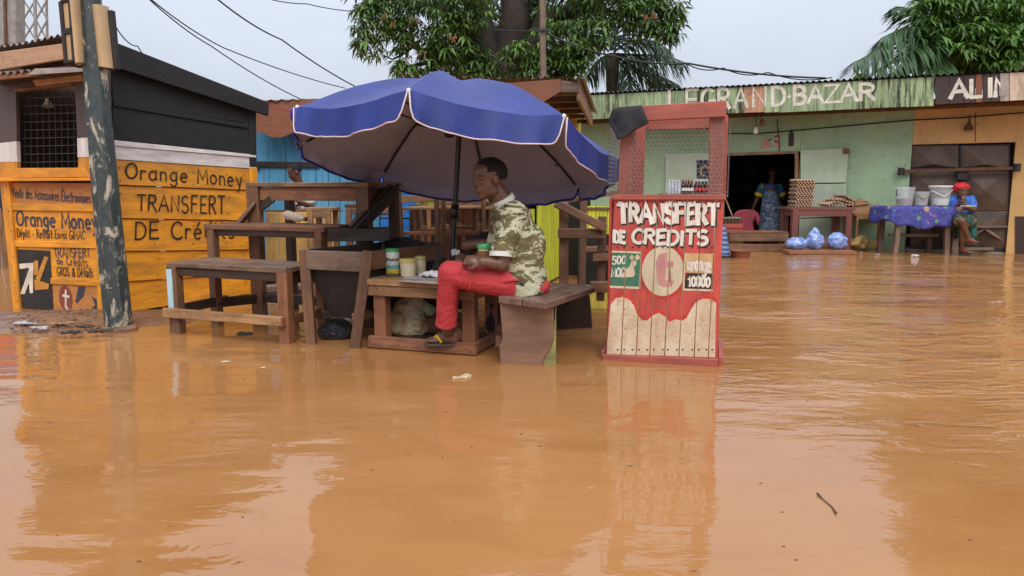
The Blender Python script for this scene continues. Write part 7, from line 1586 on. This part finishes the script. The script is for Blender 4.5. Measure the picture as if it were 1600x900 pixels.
CL = [(583, 30, Y0-1.8, 34), (578, 72, Y0-1.9, 22), (616, 58, Y0-1.9, 27), (630, 106, Y0-1.8, 16), (610, 8, Y0-1.5, 44), (655, 28, Y0-1.6, 46), (680, 82, Y0-1.5, 27), (668, 112, Y0-1.4, 18), (706, 50, Y0-1.2, 44), (700, 112, Y0-.8, 30), (665, -25, Y0, 60), (728, 6, Y0-1.3, 40), (742, 96, Y0-1.2, 34), (770, 118, Y0-1.1, 24), (812, 92, Y0-1.4, 30), (790, 10, Y0+1., 46), (832, 20, Y0+.6, 44), (840, 112, Y0-1.2, 32), (866, 66, Y0-1.2, 40), (880, 116, Y0-1, 30), (895, 22, Y0-.6, 48), (900, 84, Y0-1.3, 26), (930, 46, Y0-1.2, 30), (962, 4, Y0-1, 42), (1010, 26, Y0-1, 40), (1038, 40, Y0-1, 28), (1042, 8, Y0-1, 30), (1010, -26, Y0, 54), (860, -40, Y0, 70), (735, -55, Y0, 80), (960, -60, Y0, 70), (585, -30, Y0-1, 48), (1050, -40, Y0-.5, 40), (800, 60, Y0+1.4, 60), (720, 80, Y0+1.2, 50), (880, 60, Y0+1.6, 60)]
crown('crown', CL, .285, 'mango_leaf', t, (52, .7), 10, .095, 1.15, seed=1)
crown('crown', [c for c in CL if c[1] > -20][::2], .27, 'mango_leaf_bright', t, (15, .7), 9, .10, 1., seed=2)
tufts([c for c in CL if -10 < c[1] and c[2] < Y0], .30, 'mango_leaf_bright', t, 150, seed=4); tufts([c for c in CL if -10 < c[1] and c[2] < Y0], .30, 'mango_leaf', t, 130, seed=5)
vs, fs = [], []
for (u, v) in ((600, 27), (612, 38), (638, 92), (705, 60), (708, 58), (1010, 30), (1022, 24), (660, 84), (645, 30)):
    for k in range(12):
        b_ = ball(W(u+rnd.uniform(-6, 6), v+rnd.uniform(-6, 6), Y0-2.3), (.014, .014, .03), None, 5, 4); o_ = len(vs); vs += b_[0]; fs += [tuple(i+o_ for i in f) for f in b_[1]]
add('blossom', [p-Vector(vs[0]) for p in vs[:1]] + [Vector(p)-Vector(vs[0]) for p in vs[1:]], fs, 'flower', t, Matrix.Translation(Vector(vs[0])), kind='stuff')
# mango on the right
Y1 = 18.
t = thing('mango_tree', 'dense bright green mango tree over the ochre shop roof', 'tree', flat(W(1590, 420, Y1)))
branches([([(1600, 420, Y1), (1596, 150, Y1), (1590, 60, Y1)], .4, .3)], 'bark', t, 'trunk'); branches([([(1592, 90, Y1), (1540, 50, Y1-.5), (1480, 30, Y1-.8)], .2, .06), ([(1592, 80, Y1), (1560, 90, Y1-.8), (1500, 86, Y1-1.4)], .16, .05), ([(1592, 70, Y1), (1570, 0, Y1-.5)], .2, .1)], 'bark', t)
CR = [(1458, 14, Y1-1, 30), (1466, 50, Y1-1, 32), (1462, 84, Y1-1.2, 26), (1490, 24, Y1-1, 36), (1496, 66, Y1-1.4, 34), (1492, 100, Y1-1, 26), (1530, 20, Y1-1, 40), (1530, 62, Y1-1.5, 38), (1528, 98, Y1-1, 30), (1566, 30, Y1-1.2, 42), (1570, 80, Y1-1.6, 38), (1605, 20, Y1-1, 46), (1606, 75, Y1-1.5, 42), (1640, 50, Y1-.5, 60), (1480, -20, Y1, 50), (1550, -30, Y1, 60), (1620, -40, Y1, 70), (1520, 60, Y1+1, 60), (1590, 60, Y1+1, 70), (1470, 60, Y1+.5, 40)] + [(u_, v_, Y1, 75) for u_, v_ in ((1510, -90), (1590, -110), (1680, -90), (1550, -180), (1640, -190), (1720, -150), (1580, -260), (1670, -270), (1740, -230))]
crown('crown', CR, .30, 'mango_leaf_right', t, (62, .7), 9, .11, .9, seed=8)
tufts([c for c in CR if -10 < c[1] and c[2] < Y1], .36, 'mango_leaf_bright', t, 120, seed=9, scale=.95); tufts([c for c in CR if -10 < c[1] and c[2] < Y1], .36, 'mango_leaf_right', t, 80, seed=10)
# palms
leafmat('palm_leaf_green', (.035, .085, .025), (.09, .17, .05))
def palm(lab, base, crown_px, fronds, Y, mat='palm_leaf_hazed', dr=.5):
    t = thing('palm_tree', lab, 'tree', flat(W(base, 420, Y))); c = W(*crown_px, Y); tube('trunk', [flat(W(base, 420, Y)), flat(W(base, 420, Y)).lerp(c, .6)+Vector((.05, 0, 0)), c], [.24, .2, .17], 'palmbark', t, 10)
    for (pts, l1, dY) in fronds:
        P = [Vector(W(u, v, Y+dY*i/(len(pts)-1))) for i, (u, v) in enumerate(pts)]; P[0] = c.copy(); rach = []
        for i in range(len(P)-1):
            for s in range(8): rach.append(P[i].lerp(P[i+1], s/8))
        rach.append(P[-1]); rach = [(rach[max(0, i-3)]+rach[i]+rach[min(len(rach)-1, i+3)])/3 for i in range(len(rach))]
        vs, fs = ringmesh(rach, [.035*(1-.85*i/len(rach)) for i in range(len(rach))], 5); n = len(rach); tot = sum((rach[i+1]-rach[i]).length for i in range(n-1)); NL = int(tot/.032); c0 = rach[0]
        for k in range(NL):
            s = k/NL
            if s < .1: continue
            x = s*(n-1); i = min(n-2, int(x)); p = rach[i].lerp(rach[i+1], x-i); d = (rach[i+1]-rach[i]).normalized()
            side = d.cross(Vector((0, 0, 1))).normalized(); ln = l1*(math.sin(math.pi*min(1, .18+s*.78))**.6)
            for sg in (-1, 1):
                q = (side*sg*rnd.uniform(.55, .95) + d*rnd.uniform(.45, .7) + Vector((0, 0, rnd.uniform(-.5, -.05)))).normalized(); l = ln*rnd.uniform(.8, 1.1); wv_ = d.cross(q).normalized().cross(q)*.022
                m1 = p+q*l*.5+Vector((0, 0, -.08*l)); e_ = p+q*l*.92+Vector((0, 0, -dr*l)); o_ = len(vs); vs += [p-wv_*.6, p+wv_*.6, m1+wv_, m1-wv_, e_]; fs += [(o_, o_+1, o_+2, o_+3), (o_+3, o_+2, o_+4)]
        add('frond', [Vector(v)-c0 for v in vs], fs, mat, t, Matrix.Translation(c0))
palm('palm tree with drooping grey green fronds beside the big mango', 958, (955, 84), [
    ([(955, 84), (985, 62), (1020, 62), (1052, 82)], .85, -.5), ([(955, 84), (1000, 86), (1040, 86), (1071, 98)], .9, -.8), ([(955, 88), (1000, 112), (1040, 122), (1066, 136)], .85, -.4), ([(955, 84), (965, 40), (985, 10), (1012, 0)], .8, .3), ([(955, 84), (950, 40), (940, 5)], .8, .4),
    ([(955, 86), (980, 108), (985, 135), (986, 160)], .8, -.8), ([(955, 86), (930, 95), (915, 125)], .8, -.5), ([(955, 84), (925, 55), (905, 70)], .8, .5), ([(955, 84), (990, 30), (1030, 22)], .8, .8), ([(955, 84), (1010, 100), (1030, 118), (1040, 140)], .8, .6)], 20.5)
palm('palm tree with feathery fronds at the open end of the bright mango', 1478, (1474, 84), [
    ([(1474, 84), (1430, 50), (1385, 66), (1352, 90), (1328, 100)], 1., -.6), ([(1474, 84), (1440, 40), (1405, 46), (1372, 62)], .95, -.2), ([(1474, 84), (1445, 62), (1400, 88), (1366, 116)], 1., -.9), ([(1474, 84), (1450, 30), (1418, 12), (1396, 10)], .8, .2), ([(1474, 84), (1460, 20), (1450, -20)], .8, .5),
    ([(1474, 84), (1440, 80), (1412, 100), (1398, 128)], 1., -.5), ([(1474, 84), (1462, 100), (1446, 128)], .95, -.8), ([(1474, 84), (1500, 40), (1530, 30)], .9, .4), ([(1474, 84), (1505, 80), (1530, 110)], .9, .3), ([(1474, 84), (1430, 36), (1392, 52), (1376, 74)], .9, .6)], 16.5, 'palm_leaf_green', .28)
lp_ = thing('banana_plant', 'small pale green broad leaf plant peeking over the green shop roof', 'plant', flat(W(1372, 420, 17)))
for pts in ([(1370, 140), (1350, 121), (1332, 122)], [(1370, 140), (1366, 116), (1374, 112)], [(1370, 140), (1392, 118), (1400, 124)]):
    P = [W(u, v, 17) for u, v in pts]; vs = []; fs = []; n = 10; c0 = P[0]
    for i in range(n+1):
        s = i/n; p = (P[0]*(1-s)**2+P[1]*2*s*(1-s)+P[2]*s*s); w_ = .14*math.sin(math.pi*(.1+.9*s))**.7+.004; vs += [p-c0+Vector((0, -w_*.6, w_)), p-c0, p-c0+Vector((0, w_*.6, w_*.3-.1))]
    for i in range(n):
        for k in (0, 1): fs.append((i*3+k, i*3+k+1, i*3+4+k, i*3+3+k))
    add('leaf', vs, fs, 'mango_leaf_bright', lp_, Matrix.Translation(c0), True)
tube('stem', [flat(W(1371, 420, 17)), W(1370, 138, 17)], .08, 'palm_leaf_hazed', lp_)
